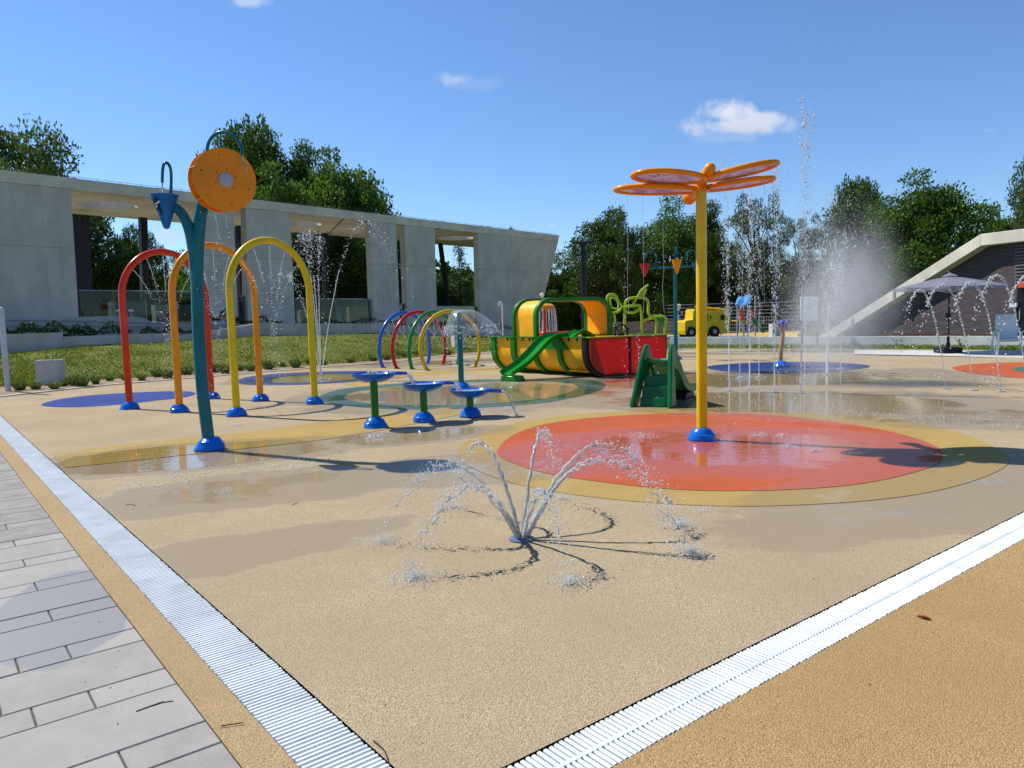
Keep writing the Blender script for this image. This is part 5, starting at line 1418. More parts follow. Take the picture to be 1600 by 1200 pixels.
# chair faces left and towards the camera
cx_, cy_ = V(0.93, -0.36, 0).normalized(), V(0.36, 0.93, 0).normalized()
Hc = hat(cb_ + cy_ * 0.25, 1580, 490) ; k_s = Hc / 1.10
def cpt(x, y, z): return H(cb_, 0) + cx_ * x * k_s + cy_ * y * k_s + V(0, 0, z * k_s + 0.0)
def rot_slab(name, pts, th, bev=0.015, mat=None, par=None):
    mb = MB(); R = [[cpt(-w2, y, z) for w2, y, z in pts], [cpt(w2, y, z) for w2, y, z in pts]]
    R2 = []
    for (w2, y, z) in pts: R2.append([cpt(-w2, y, z), cpt(w2, y, z), cpt(w2, y + th[0], z + th[1]), cpt(-w2, y + th[0], z + th[1])])
    mb.rings(R2, True, True); return mb.build(name, mat or M['chair'], par or ch, bevel=bev, sharp=40)
rot_slab('seat', [(0.27, -0.30, 0.42), (0.28, -0.22, 0.435), (0.27, 0.0, 0.40), (0.25, 0.22, 0.37)], (0, -0.03))
rot_slab('backrest', [(0.25, 0.20, 0.37), (0.265, 0.27, 0.62), (0.26, 0.34, 0.88), (0.235, 0.40, 1.09)], (0.03, 0.0))
for sg in (-1, 1):
    mb = MB(); R = []
    for y, z, w2 in ((-0.34, 0.63, 0.05), (-0.2, 0.645, 0.055), (0.05, 0.63, 0.045), (0.30, 0.60, 0.035)):
        x = sg * 0.325; R.append([cpt(x - w2, y, z), cpt(x + w2, y, z), cpt(x + w2, y, z - 0.03), cpt(x - w2, y, z - 0.03)])
    mb.rings(R, True, True); mb.build('armrest', M['chair'], ch, bevel=0.01)
    for y0, y1 in ((-0.30, -0.36), (0.18, 0.34)):
        mb = MB(); x = sg * 0.315; zt = 0.62 if y0 < 0 else 0.60; R = []
        for f in (0, 1):
            y = y1 + (y0 - y1) * f if y0 < 0 else y1 + (y0 - y1) * f; z = 0.004 + (zt - 0.02) * f; w2 = 0.026; d2 = 0.04
            xx = x + sg * 0.03 * (1 - f); R.append([cpt(xx - w2, y - d2, z), cpt(xx + w2, y - d2, z), cpt(xx + w2, y + d2, z), cpt(xx - w2, y + d2, z)])
        mb.rings(R, True, True); mb.build('leg', M['chair'], ch, bevel=0.008)

lb = H(pt(914, 560, 34), 0); Yl = lb.y
lt = thing('floodlight_mast', lb, 'tall black floodlight mast with a flat crossbar behind the boat cabin', 'light mast')
lz = hat(lb, 912, 381)
mb = MB(); mb.tube([H(lb, 0), H(lb, lz)], [0.15, 0.12], 12); mb.build('pole', M['dark_steel'], lt)
mb = MB(); mb.box(H(lb, lz + 0.05), (0.95, 0.35, 0.10)); mb.build('lamp_head', M['dark_steel'], lt, bevel=0.02)
mb = MB(); mb.box(H(lb, hat(lb, 912, 415)) - V(0, 0.12, 0), (0.2, 0.2, 0.3)); mb.build('control_box', M['dark_steel'], lt)
# ------------------------------------------------------------------ playground beyond the wall
# yellow toy fire truck, side view towards the camera
tb = at(1108, 526.5); tb = H(pt(1108, 560, 44.0), 0)
tk = thing('play_truck', tb, 'yellow wooden play fire engine with black wheels and a ladder on the roof', 'play truck')
TS = 76 / (FPX / 44.0)                                    # length from front bumper to rear
tdx = V(0.985, 0.17, 0).normalized(); tdy = V(-tdx.y, tdx.x, 0)
tx0 = H(pt(1070.5, 560, 44.0), 0)
def kp(x, y, z): return tx0 + tdx * x * TS + tdy * y * TS + V(0, 0, z * TS)
Wt = 0.42
body = [(0.02, 0.10), (0.0, 0.18), (0.0, 0.36), (0.02, 0.395), (0.155, 0.41), (0.17, 0.42), (0.19, 0.60), (0.215, 0.625), (0.40, 0.62), (0.98, 0.555), (1.0, 0.53), (0.985, 0.33), (0.99, 0.14), (0.80, 0.10), (0.62, 0.10), (0.30, 0.10)]
mb = MB(); mb.prism([kp(x, 0, z) for x, z in body], tdy * Wt * TS); mb.build('body', M['truck_yellow'], tk, bevel=0.03, smooth=False)
for nm2, (x0_, x1_, z0_, z1_) in (('window', (0.26, 0.335, 0.40, 0.53)), ('window', (0.435, 0.50, 0.40, 0.515)), ('window', (0.545, 0.575, 0.41, 0.48)), ('window', (0.77, 0.87, 0.39, 0.49))):
    mb = MB(); mb.prism([kp(x, -0.004, z) for x, z in ((x0_, z0_), (x1_, z0_), (x1_, z1_), (x0_, z1_))], -tdy * 0.008); wn = mb.build(nm2, M['dark_hole'], tk, smooth=False)
    mb = MB(); f_ = 0.012
    for a, b, c, d in ((x0_ - f_, x1_ + f_, z0_ - f_, z0_), (x0_ - f_, x1_ + f_, z1_, z1_ + f_), (x0_ - f_, x0_, z0_, z1_), (x1_, x1_ + f_, z0_, z1_)):
        mb.prism([kp(x, -0.003, z) for x, z in ((a, c), (b, c), (b, d), (a, d))], -tdy * 0.02)
    mb.build('frame', M['truck_yellow'], wn, smooth=False)
mb = MB(); mb.lathe([(0.001, 0.0), (0.06, 0.0), (0.06, 0.01), (0.001, 0.012)], kp(0.90, -0.008, 0.24), -tdy, 14); mb.build('emblem', M['wheel_orange'], tk)
for x in (0.125, 0.635):
    for y in (-0.02, Wt - 0.05):
        mb = MB(); mb.lathe([(0.05 * TS, 0.0), (0.105 * TS, 0.0), (0.115 * TS, 0.02 * TS), (0.115 * TS, 0.06 * TS), (0.105 * TS, 0.075 * TS), (0.05 * TS, 0.075 * TS)], kp(x, y + 0.05, 0.155), -tdy, 28, caps=True); wh = mb.build('wheel', M['rubber'], tk)
        mb = MB(); mb.lathe([(0.001, 0.074 * TS), (0.042 * TS, 0.078 * TS), (0.05 * TS, 0.07 * TS), (0.05 * TS, 0.02 * TS)], kp(x, y + 0.05, 0.155), -tdy, 16, caps=False); mb.build('hub_cap', M['steel'], wh)
mb = MB()
for y in (0.08, 0.34): mb.tube([kp(0.36, y, 0.685), kp(1.0, y, 0.60)], 0.028, 8)
for k in range(8): 
    x = 0.40 + k * 0.08; mb.tube([kp(x, 0.08, 0.68 - (x - 0.40) * 0.13), kp(x, 0.34, 0.68 - (x - 0.40) * 0.13)], 0.02, 6)
for x in (0.40, 0.92):
    for y in (0.08, 0.34): mb.tube([kp(x, y, 0.55), kp(x, y, 0.68 - (x - 0.40) * 0.13)], 0.02, 6)
mb.build('ladder', M['truck_yellow'], tk)
for x in (0.18, 0.56, 0.80):
    mb = MB(); mb.box(kp(x, Wt / 2, 0.05), (0.14, 0.3, 0.10 * TS + 0.02)); mb.build('support', M['dark_steel'], tk, smooth=False)

# small tower with blue roof
YT_ = 47.0
wb = H(pt(1163, 560, YT_), 0)
tw = thing('play_tower', wb, 'small playground tower with a wavy blue roof and orange side panels', 'playground tower')
def tpx(x, y, dy=0): return pt(x, y, YT_ + dy)
for i, (x, yt, dy) in enumerate(((1152, 477, 0), (1168, 478, 0), (1162, 477, 1.1), (1180, 462, 1.1))):
    q = tpx(x, 500, dy); b_ = H(q, 0); mb = MB(); mb.tube([b_, H(b_, hat(b_, x, yt))], 0.05, 8); mb.build('post', M['steel'], tw)
A = [tpx(1148.5, 476.5, -.2), tpx(1153, 464.5, .5), tpx(1176, 461.5, .5), tpx(1168, 477, -.2)]
mb = MB(); R = []
for k in range(9):
    f = k / 8; a = A[0].lerp(A[3], f); b = A[1].lerp(A[2], f); c = (a + b) / 2 + V(0, 0, 0.05)
    w_ = V(0, 0, 0.04 * math.sin(f * 9))
    R.append([a + w_, c + w_, b + w_, b + w_ - V(0, 0, 0.05), c + w_ - V(0, 0, 0.05), a + w_ - V(0, 0, 0.05)])
mb.rings(R, True, True); mb.build('roof', P_('roof blue', (0.10, 0.36, 0.72)), tw, smooth=False)
for q in (((1154, 484), (1162, 484), (1163, 501), (1154, 503)), ((1171, 485), (1177, 483), (1178, 500), (1172, 502))):
    mb = MB(); mb.prism([tpx(x, y, .3) for x, y in q], V(0, 0.06, 0)); mb.build('side_panel', P_('orange red panel', (0.55, 0.07, 0.03)), tw, smooth=False)
q = [tpx(1152, 502, -.05), tpx(1169, 502, -.05)]; mb = MB(); mb.hexa([q[0], q[1], q[1] + V(0, 1.2, 0), q[0] + V(0, 1.2, 0)], [p + V(0, 0, 0.06) for p in (q[0], q[1], q[1] + V(0, 1.2, 0), q[0] + V(0, 1.2, 0))]); mb.build('platform', M['truck_yellow'], tw, smooth=False)
s0_ = tpx(1174, 501, .3); s1_ = H(tpx(1194, 520, 0.1), 0.25)
P = catmull([s0_, s0_.lerp(s1_, .15), s0_.lerp(s1_, .5) - V(0, 0, .08), s0_.lerp(s1_, .85) - V(0, 0, .1), s1_], 4)
slide(P, V(0, 1, 0), 0.5, 'slide', M['ring_green'], tw, 0.2)

# tall net fence
nf_ = thing('net_fence', H(pt(1160, 560, 52), 0), 'tall thin wire net fence behind the fire engine and the play tower', 'fence')
a, b = H(pt(1040, 560, 52), 0), H(pt(1262, 560, 50), 0)
ht_ = hat(a, 1040, 472)
mb = MB()
for k in range(12):
    z = 0.25 + k * 0.24
    if z > ht_: break
    mb.tube([H(a, z), H(b, z)], 0.012, 4)
n_p = 60
for k in range(n_p):
    p = a.lerp(b, k / n_p); mb.tube([p, H(p, 1.25)], 0.010, 4)
mb.build('wires', M['steel'], nf_, smooth=False)
for k in range(6):
    p = a.lerp(b, k / 5); mb = MB(); mb.tube([p, H(p, ht_)], 0.04, 6); mb.build('post', M['dark_steel'], nf_, smooth=False)

# picket fence further back
pf = thing('picket_fence', H(pt(1010, 560, 58), 0), 'low grey wooden picket fence in front of the dark trees', 'fence')
a, b = H(pt(940, 560, 58), 0), H(pt(1090, 560, 57), 0)
mb = MB()
for k in range(56):
    p = a.lerp(b, k / 55); h_ = 1.05 + random.uniform(-0.04, 0.04); mb.box(p + V(0, 0, h_ / 2), (0.11, 0.025, h_))
mb.build('pickets', matte('weathered wood', (0.23, 0.21, 0.19), 0.9, 0.25), pf, smooth=False)
mb = MB(); 
for z in (0.3, 0.85): mb.box((a + b) / 2 + V(0, 0.03, z), ((b - a).length, 0.04, 0.08), ((b - a).normalized(), V(0, 1, 0), V(0, 0, 1)))
mb.build('rails', M['dark_steel'], pf, smooth=False)
# parked car behind it, mostly hidden
cb2 = H(pt(1050, 560, 66), 0)
cr = thing('parked_car', cb2, 'pale blue and white car parked in the trees behind the picket fence', 'car')
mb = MB(); prof = [(-1.9, 0.35), (-1.95, 0.75), (-1.2, 0.92), (-0.6, 1.42), (0.9, 1.45), (1.7, 0.95), (1.95, 0.85), (1.9, 0.35)]
mb.prism([cb2 + V(x * 0.35, x * 0.93, 0) + V(-0.8, 0.3, z) for x, z in prof], V(1.6, -0.6, 0)); mb.build('body', P_('pale car paint', (0.45, 0.55, 0.62)), cr, bevel=0.06, smooth=False)
mb = MB(); mb.hexa([cb2 + V(-1.0, -1.05, 0.95), cb2 + V(0.35, -1.55, 0.95), cb2 + V(0.40, -1.1, 1.36), cb2 + V(-0.9, -0.6, 1.36)], [cb2 + V(-1.0, -1.0, 0.97), cb2 + V(0.35, -1.5, 0.97), cb2 + V(0.40, -1.05, 1.38), cb2 + V(-0.9, -0.55, 1.38)]); mb.build('windscreen', M['black'], cr, smooth=False)
for x, y in ((-1.3, -1.0), (0.55, -1.5), (-0.2, 1.6), (1.2, 1.1)):
    mb = MB(); mb.lathe([(0.18, -0.1), (0.31, -0.1), (0.32, 0), (0.31, 0.1), (0.18, 0.1)], cb2 + V(x * 0.8, y, 0.32), V(0.93, -0.35, 0), 16); mb.build('wheel', M['rubber'], cr)
# park lantern
pl_ = H(pt(1061, 560, 56), 0); t_ = thing('park_lantern', pl_, 'slim park lantern with a pale shade above the picket fence', 'street lamp')
zl = hat(pl_, 1061, 476); mb = MB(); mb.tube([pl_, H(pl_, zl - 0.45)], 0.045, 8); mb.build('pole', M['dark_steel'], t_)
mb = MB(); mb.lathe([(0.08, -0.45), (0.20, -0.03), (0.21, 0.0), (0.05, 0.05), (0.002, 0.06)], H(pl_, zl), n=12); mb.build('lamp_shade', P_('lantern white', (0.6, 0.62, 0.62)), t_)

# ------------------------------------------------------------------ people
def person_mesh(name, parent, verts, edges, radii, bands, root):
    """one skinned body; bands: list of (z_below, material index) from low to high"""
    org = ORG[parent.name]
    me = bpy.data.meshes.new(name); me.from_pydata([Vector(v) for v in verts], edges, [])
    ob = bpy.data.objects.new(name, me); COL.objects.link(ob)
    ob.modifiers.new('skin', 'SKIN'); sd_ = ob.modifiers.new('sub', 'SUBSURF'); sd_.levels = 1; sd_.render_levels = 1
    if not me.skin_vertices: 
        pass
    for v, r in zip(me.skin_vertices[0].data, radii): v.radius = (r, r)
    me.skin_vertices[0].data[root].use_root = True
    dgr = bpy.context.evaluated_depsgraph_get(); nm_ = bpy.data.meshes.new_from_object(ob.evaluated_get(dgr))
    ob.modifiers.clear(); ob.data = nm_
    nm_.polygons.foreach_set('use_smooth', [True] * len(nm_.polygons))
    ob.parent = parent; ORG[ob.name] = org
    return ob
skin_m = matte('skin', (0.50, 0.30, 0.22), 0.6, 0.08, 8, 0)
def assign(ob, mats, fn):
    ob.data.materials.clear()
    for m_ in mats: ob.data.materials.append(m_)
    for p in ob.data.polygons: p.material_index = fn(p.center)
def standing(loc, h, face, label, shirt, trousers, hair, stride=0.12, arm=0.25):
    t_ = thing('person', loc, label, 'person', None)
    k = h / 1.75; f = Vector(face).normalized(); s = V(-f.y, f.x, 0)
    def q(a, b, z): return (f * a + s * b) * k + V(0, 0, z * k)
    Vt = [q(0, 0, .95), q(0, 0, 1.12), q(.01, 0, 1.32), q(0, 0, 1.48), q(.02, 0, 1.56), q(.03, 0, 1.66), q(.02, 0, 1.73)]
    Rr = [.13, .12, .14, .07, .055, .085, .06]; E_ = [(0, 1), (1, 2), (2, 3), (3, 4), (4, 5), (5, 6)]
    for sg in (-1, 1):
        b0 = len(Vt); Vt += [q(0, sg * .09, .88), q(sg * stride * .5 + .02, sg * .10, .50), q(sg * stride - .01, sg * .10, .10), q(sg * stride + .13, sg * .11, .035)]; Rr += [.09, .062, .045, .04]; E_ += [(0, b0), (b0, b0 + 1), (b0 + 1, b0 + 2), (b0 + 2, b0 + 3)]
        b0 = len(Vt); Vt += [q(0, sg * .19, 1.42), q(-.02, sg * .25, 1.14), q(arm * .6, sg * .24, .92 + arm * .4), q(arm * .6 + .08, sg * .235, .86 + arm * .45)]; Rr += [.055, .042, .032, .03]; E_ += [(2, b0), (b0, b0 + 1), (b0 + 1, b0 + 2), (b0 + 2, b0 + 3)]
    ob = person_mesh('body', t_, Vt, E_, [r * k for r in Rr], None, 0)
    assign(ob, [skin_m, shirt, trousers], lambda c: 2 if c.z < .93 * k and c.z > 0.06 * k and abs((c.x * s.x + c.y * s.y)) < .21 * k else (1 if .93 * k <= c.z < 1.49 * k and abs(c.x * s.x + c.y * s.y) < .25 * k else 0))
    mb = MB(); o_ = ORG[t_.name]; mb.sphere(o_ + q(.005, 0, 1.69), .105 * k, 12, (1, 1, .85)); mb.build('hair', hair, t_)
    return t_
dk = matte('dark cloth', (0.02, 0.022, 0.03), 0.9); wt = matte('white cloth', (0.7, 0.7, 0.7), 0.9, 0.05); bl_ = matte('navy cloth', (0.03, 0.04, 0.12), 0.9); hr_ = matte('brown hair', (0.05, 0.03, 0.02), 0.8)
standing(H(pt(1059, 560, 55), 0), 1.75, (0.8, -0.6, 0), 'person in a white shirt and dark trousers walking by the picket fence', wt, dk, hr_)
standing(H(pt(1066, 560, 55.8), 0), 1.78, (-0.3, -0.9, 0), 'person in a dark top and navy trousers standing behind the yellow fire engine', dk, bl_, hr_, 0.03)
def seated(loc, face, label, shirt, cap):
    t_ = thing('person', loc, label, 'person', 'people sitting on the pavilion wall')
    f = Vector(face).normalized(); s = V(-f.y, f.x, 0)
    def q(a, b, z): return f * a + s * b + V(0, 0, z)
    Vt = [q(0, 0, .10), q(.02, 0, .30), q(.05, 0, .50), q(.07, 0, .62), q(.09, 0, .69), q(.11, 0, .78), q(.10, 0, .85)]
    Rr = [.14, .13, .14, .07, .055, .085, .06]; E_ = [(0, 1), (1, 2), (2, 3), (3, 4), (4, 5), (5, 6)]
    for sg in (-1, 1):
        b0 = len(Vt); Vt += [q(.12, sg * .10, .09), q(.46, sg * .12, .10), q(.48, sg * .12, -.30), q(.60, sg * .12, -.36)]; Rr += [.09, .065, .045, .04]; E_ += [(0, b0), (b0, b0 + 1), (b0 + 1, b0 + 2), (b0 + 2, b0 + 3)]
        b0 = len(Vt); Vt += [q(.05, sg * .20, .56), q(.08, sg * .27, .32), q(.30, sg * .18, .22), q(.37, sg * .15, .21)]; Rr += [.055, .042, .032, .03]; E_ += [(2, b0), (b0, b0 + 1), (b0 + 1, b0 + 2), (b0 + 2, b0 + 3)]
    ob = person_mesh('body', t_, Vt, E_, Rr, None, 0)
    assign(ob, [skin_m, shirt, bl_], lambda c: 2 if c.z < .17 else (1 if c.z < .63 else 0))
    o_ = ORG[t_.name]; mb = MB(); c_ = o_ + q(.105, 0, .83); mb.lathe([(.105, -0.01), (.10, .04), (.07, .075), (.002, .085)], c_, n=16); mb.lathe([(.15, -.012), (.15, -.004), (.09, .0), (.09, -.01)], c_ - f * .04, n=16); mb.build('cap', cap, t_)
    return t_
hd1, hd2 = fp(187, 489, 2.4), fp(206, 489, 2.4)
seated(hd1 - V(0, 0, .76), FD * 0.2 - FN * 1.0, 'person in a white cap sitting left of the red arch leg on the pavilion terrace', matte('pink shirt', (0.45, 0.25, 0.27), 0.9, .05), wt)
seated(hd2 - V(0, 0, .76), FD * 0.1 - FN * 1.0, 'person in a white cap sitting right of the red arch leg on the pavilion terrace', matte('grey shirt', (0.30, 0.30, 0.32), 0.9, .05), wt)

# ------------------------------------------------------------------ trees
M['leaf_oak'] = leaf_mat('oak leaves', (0.026, 0.058, 0.010), (0.088, 0.142, 0.027), 0.34)
M['leaf_lime'] = leaf_mat('maple leaves', (0.035, 0.078, 0.012), (0.13, 0.21, 0.034), 0.40)
M['leaf_birch'] = leaf_mat('birch leaves', (0.040, 0.072, 0.018), (0.13, 0.18, 0.052), 0.36)
M['leaf_poplar'] = leaf_mat('poplar leaves', (0.05, 0.08, 0.035), (0.15, 0.19, 0.10), 0.36)
M['leaf_spruce'] = leaf_mat('conifer needles', (0.012, 0.034, 0.012), (0.05, 0.09, 0.03), 0.15)
M['bark'] = matte('bark', (0.075, 0.055, 0.04), 0.95, 0.3, 3.0, 0.8, 14.0, 0.03); M['bark_birch'] = matte('birch bark', (0.36, 0.35, 0.32), 0.9, 0.4, 5.0, 0.3)
def crown(kind, seed):
    """leaf positions of a unit tree: 1 high, radius about .5; returns points, directions, tints, limbs"""
    r_ = np.random.default_rng(seed); blobs = []
    if kind == 'round': lo, nb, cz, rz, rx, br = 0.24, 46, 0.62, 0.33, 0.36, (0.085, 0.16)
    elif kind == 'tall': lo, nb, cz, rz, rx, br = 0.15, 52, 0.57, 0.38, 0.25, (0.07, 0.13)
    elif kind == 'airy': lo, nb, cz, rz, rx, br = 0.22, 58, 0.62, 0.33, 0.33, (0.045, 0.09)
    elif kind == 'weep': lo, nb, cz, rz, rx, br = 0.25, 74, 0.63, 0.28, 0.40, (0.09, 0.14)
    elif kind == 'bush': lo, nb, cz, rz, rx, br = 0.0, 44, 0.42, 0.46, 0.46, (0.12, 0.2)
    pts, drs, tin = [], [], []
    if kind == 'spruce':
        for lev in range(26):
            z = 0.08 + 0.90 * lev / 26; R0 = 0.33 * (1 - lev / 26.5) ** 0.85 * r_.uniform(0.8, 1.15)
            for k in range(max(4, int(11 * (1 - lev / 30)))):
                a = r_.uniform(0, 6.283); n = int(100 * R0 / 0.33) + 16; t = r_.uniform(0.12, 1, n) ** 0.75
                sp_ = r_.normal(0, 0.018, (n, 3)) * (0.5 + t[:, None])
                p = np.stack([np.cos(a) * R0 * t, np.sin(a) * R0 * t, z - 0.09 * t * (R0 / 0.33) + 0.03 * t ** 3], 1) + sp_
                pts.append(p); drs.append(np.tile([np.cos(a), np.sin(a), -0.4], (n, 1))); tin.append(np.clip(0.25 + 0.45 * t + r_.normal(0, 0.2, n) , 0, 1))
        return np.concatenate(pts), np.concatenate(drs), np.concatenate(tin), []
    lean = r_.normal(0, 0.03, 2)
    for k in range(nb):
        d = r_.normal(0, 1, 3); d /= np.linalg.norm(d); q = r_.uniform(0.42, 1.0) ** 0.7
        # ragged outline
        q *= 1 + 0.16 * math.sin(5 * math.atan2(d[1], d[0]) + seed) + r_.normal(0, 0.07)
        wz = 1.0 if kind != 'tall' else 1 - 0.35 * max(0, d[2])
        c = np.array([d[0] * rx * q * wz + lean[0], d[1] * rx * q * wz + lean[1], cz + d[2] * rz * q])
        if c[2] < lo: c[2] = lo + r_.uniform(0, 0.08)
        blobs.append((c, r_.uniform(*br), r_.normal(0, 0.13)))
    per = {'round': 780, 'tall': 720, 'airy': 420, 'weep': 460, 'bush': 700}[kind]
    for c, rb, tb_ in blobs:
        n = int(per * (rb / br[1]) ** 1.5) + 40; d = r_.normal(0, 1, (n, 3)); d /= np.linalg.norm(d, axis=1)[:, None]
        q = r_.uniform(0.25, 1, n) ** 0.5 * (1 + 0.25 * np.sin(7 * d[:, 0] + 5 * d[:, 1] + seed))
        sc_ = np.array((1.15, 1.15, 0.72)) if kind != 'weep' else np.array((0.9, 0.9, 1.0))
        p = c + d * q[:, None] * rb * sc_
        if kind == 'weep': p[:, 2] -= r_.uniform(0, 1, n) ** 2 * 0.13
        pts.append(p); drs.append(d * 0.6 if kind != 'weep' else np.tile([0, 0, -1.4], (n, 1))); tin.append(np.clip(0.42 + tb_ + 0.05 * d[:, 2] + r_.normal(0, 0.22, n), 0, 1))
    return np.concatenate(pts), np.concatenate(drs), np.concatenate(tin), blobs
TREE = {}
def proto(key, kind, seed, leaf, lsize, bark):
    pts, drs, tin, blobs = crown(kind, seed)
    S = 10.0
    a = leafy('crown', pts * S, lsize * 0.84, leaf, None, (0, 0, 0), 0.15 if kind != 'weep' else -0.3, 0.55 if kind not in ('weep', 'spruce') else 0.3, tin, drs)
    mb = MB(); r_ = random.Random(seed); tp_ = 0.9 if kind == 'spruce' else 0.66
    trunk = [V(r_.uniform(-.1, .1) * f, r_.uniform(-.1, .1) * f, S * tp_ * f) for f in (0, .12, .3, .5, .75, 1)]
    mb.tube([V(0, 0, -0.15)] + trunk[1:], [0.30, 0.22, 0.18, 0.14, 0.09, 0.03] if kind != 'bush' else [0.2, 0.16, 0.12, 0.1, 0.06, 0.02], 10)
    for c, rb, _ in blobs[:26]:
        c = Vector(c) * S; z_ = min(c.z * 0.72, S * tp_ * 0.92); q = trunk[0].lerp(trunk[-1], max(0.12, z_ / (S * tp_) * 0.85)); mid = q.lerp(c, 0.5) + V(0, 0, 0.25)
        mb.tube(catmull([q, mid, c], 4), [0.085 * (1 - i / 9) + 0.012 for i in range(9)], 6)
    b = mb.build('trunk', bark, None, (0, 0, 0), sharp=180)
    TREE[key] = (a, b)
proto('oak1', 'round', 3, M['leaf_oak'], 0.28, M['bark']); proto('oak2', 'round', 8, M['leaf_oak'], 0.26, M['bark']); proto('lime1', 'round', 14, M['leaf_lime'], 0.27, M['bark'])
proto('lime2', 'tall', 21, M['leaf_lime'], 0.22, M['bark']); proto('tall1', 'tall', 5, M['leaf_oak'], 0.22, M['bark']); proto('airy1', 'airy', 9, M['leaf_poplar'], 0.19, M['bark']); proto('airy2', 'airy', 31, M['leaf_oak'], 0.2, M['bark'])
proto('weep1', 'round', 17, M['leaf_birch'], 0.27, M['bark_birch']); proto('bush1', 'bush', 25, M['leaf_lime'], 0.34, M['bark']); proto('bush2', 'bush', 44, M['leaf_oak'], 0.34, M['bark']); proto('spruce1', 'spruce', 2, M['leaf_spruce'], 0.30, M['bark'])
used_tree = set()
def tree(key, px, ytop, halfw, Y, label, group='trees around the park', base=0.0, rz=None, name='tree'):
    b = H(pt(px, 560, Y), base); zt = hat(b, px, ytop) - base
    unit_r = {'round': 0.47, 'tall': 0.34}.get({'o': 'round', 'l': 'round'}.get(key[0], ''), 0.46)
    if key in ('lime2', 'tall1'): unit_r = 0.34
    if key == 'spruce1': unit_r = 0.34
    if key.startswith('bush'): unit_r = 0.60
    top_u = {'spruce1': 0.99}.get(key, 1.0)
    sxy = (halfw * Y / FPX) / (unit_r * 10); sz_ = zt / (10 * top_u)
    e = thing(name, b, label, 'shrub' if name == 'bush' else 'tree', group); e.rotation_euler = (0, 0, random.uniform(0, 6.28) if rz is None else rz); e.scale = (sxy, sxy, sz_)
    for o in TREE[key]:
        c = o.copy() if key in used_tree else o
        if key in used_tree: COL.objects.link(c)
        c.parent = e; c.location = (0, 0, 0)
    used_tree.add(key)
TL = [
 ('weep1', 78, 186, 100, 46, 'drooping birch rising above the pavilion roof at the far left'),
 ('oak1', 405, 180, 88, 62, 'tallest dark tree behind the pavilion roof, right of the orange drum wheel'),
 ('tall1', 478, 203, 60, 64, 'dark tree standing between the tallest tree and the light green one behind the roof'),
 ('lime1', 470, 262, 88, 56, 'light green tree just above the pavilion roof behind the yellow arch'),
 ('lime1', 545, 232, 100, 63, 'broad tree sloping down to the pavilion roof, rightmost of the left clump'),
 ('airy1', 786, 338, 34, 70, 'thin treetop peeping over the right part of the pavilion roof'),
 ('oak2', 165, 320, 75, 47, 'dark tree in shade behind the pavilion under the first roof opening'),
 ('tall1', 205, 345, 40, 48, 'dark narrow tree left of the black pavilion column'),
 ('airy2', 252, 352, 34, 50, 'thin tree right of the black column under the pavilion roof'),
 ('bush1', 300, 380, 55, 48, 'light green bush behind the pavilion seen through the orange arch', 'bush'),
 ('oak1', 500, 330, 90, 55, 'dark tree under the pavilion roof behind the tall left water jets'),
 ('bush2', 560, 360, 70, 57, 'dark bush under the pavilion roof left of the paired slabs', 'bush'),
 ('bush2', 470, 370, 70, 54, 'dark bush under the pavilion roof behind the right leg of the yellow arch', 'bush'),
 ('tall1', 378, 330, 60, 52, 'dark tree filling the gap left of the slab behind the yellow arch'),
 ('oak1', 625, 345, 40, 59, 'dark tree in the narrow gap between the paired slabs'),
 ('spruce1', 722, 372, 40, 62, 'young conifer in the last opening of the pavilion'),
 ('bush1', 748, 420, 40, 64, 'light green bush at the foot of the young conifer', 'bush'),
 ('bush2', 690, 440, 34, 63, 'dark bush left of the young conifer in the last opening', 'bush'),
 ('oak2', 888, 395, 62, 70, 'dark tree just right of the pavilion end, behind the floodlight mast'),
 ('tall1', 935, 318, 66, 64, 'tall dark tree with a ragged top behind the floodlight mast'),
 ('airy2', 978, 322, 46, 60, 'loose dark tree with gaps left of the bucket post'),
 ('lime2', 1052, 312, 60, 62, 'bright green tree behind the bucket post'),
 ('tall1', 1098, 305, 50, 68, 'dark tree directly behind the yellow dragonfly pole'),
 ('airy1', 1180, 282, 58, 60, 'tall airy poplar behind the right dragonfly wings'),
 ('airy2', 1130, 350, 46, 66, 'thin dark tree just right of the dragonfly pole'),
 ('airy1', 1246, 318, 48, 64, 'airy grey green tree behind the tallest jets'),
 ('oak1', 1342, 278, 60, 66, 'dark round tree right of the tall jets'),
 ('lime1', 1462, 270, 98, 58, 'large bright green tree above the sloping beam'),
 ('bush2', 1398, 340, 60, 62, 'dark bush low between the two big trees right of the jets', 'bush'),
 ('lime1', 1560, 322, 52, 70, 'yellow green tree above the flat roof at the right edge'),
 ('weep1', 1618, 225, 48, 62, 'tall birch cut by the right edge of the photo'),
 ('bush2', 1010, 405, 62, 68, 'dark bush between the loose tree and the bucket post', 'bush'),
 ('bush1', 1045, 430, 36, 60, 'bright green bush in front of the dark trees behind the bucket post', 'bush'),
 ('bush2', 930, 420, 66, 70, 'dark bush low behind the boat cabin', 'bush'),
 ('bush2', 1120, 410, 62, 70, 'dark bush behind the fire engine', 'bush'),
 ('bush2', 1190, 400, 60, 72, 'dark bush behind the play tower', 'bush'),
 ('bush2', 1262, 400, 60, 72, 'dark bush behind the information board', 'bush'),
 ('bush2', 1330, 420, 60, 66, 'dark bush left of the foot of the sloping beam', 'bush'),
 ('bush1', 868, 440, 40, 68, 'green bush at the right end of the pavilion', 'bush'),
]
for q in TL:
    tree(q[0], q[1], q[2], q[3], q[4], q[5], name=q[6] if len(q) > 6 else 'tree')
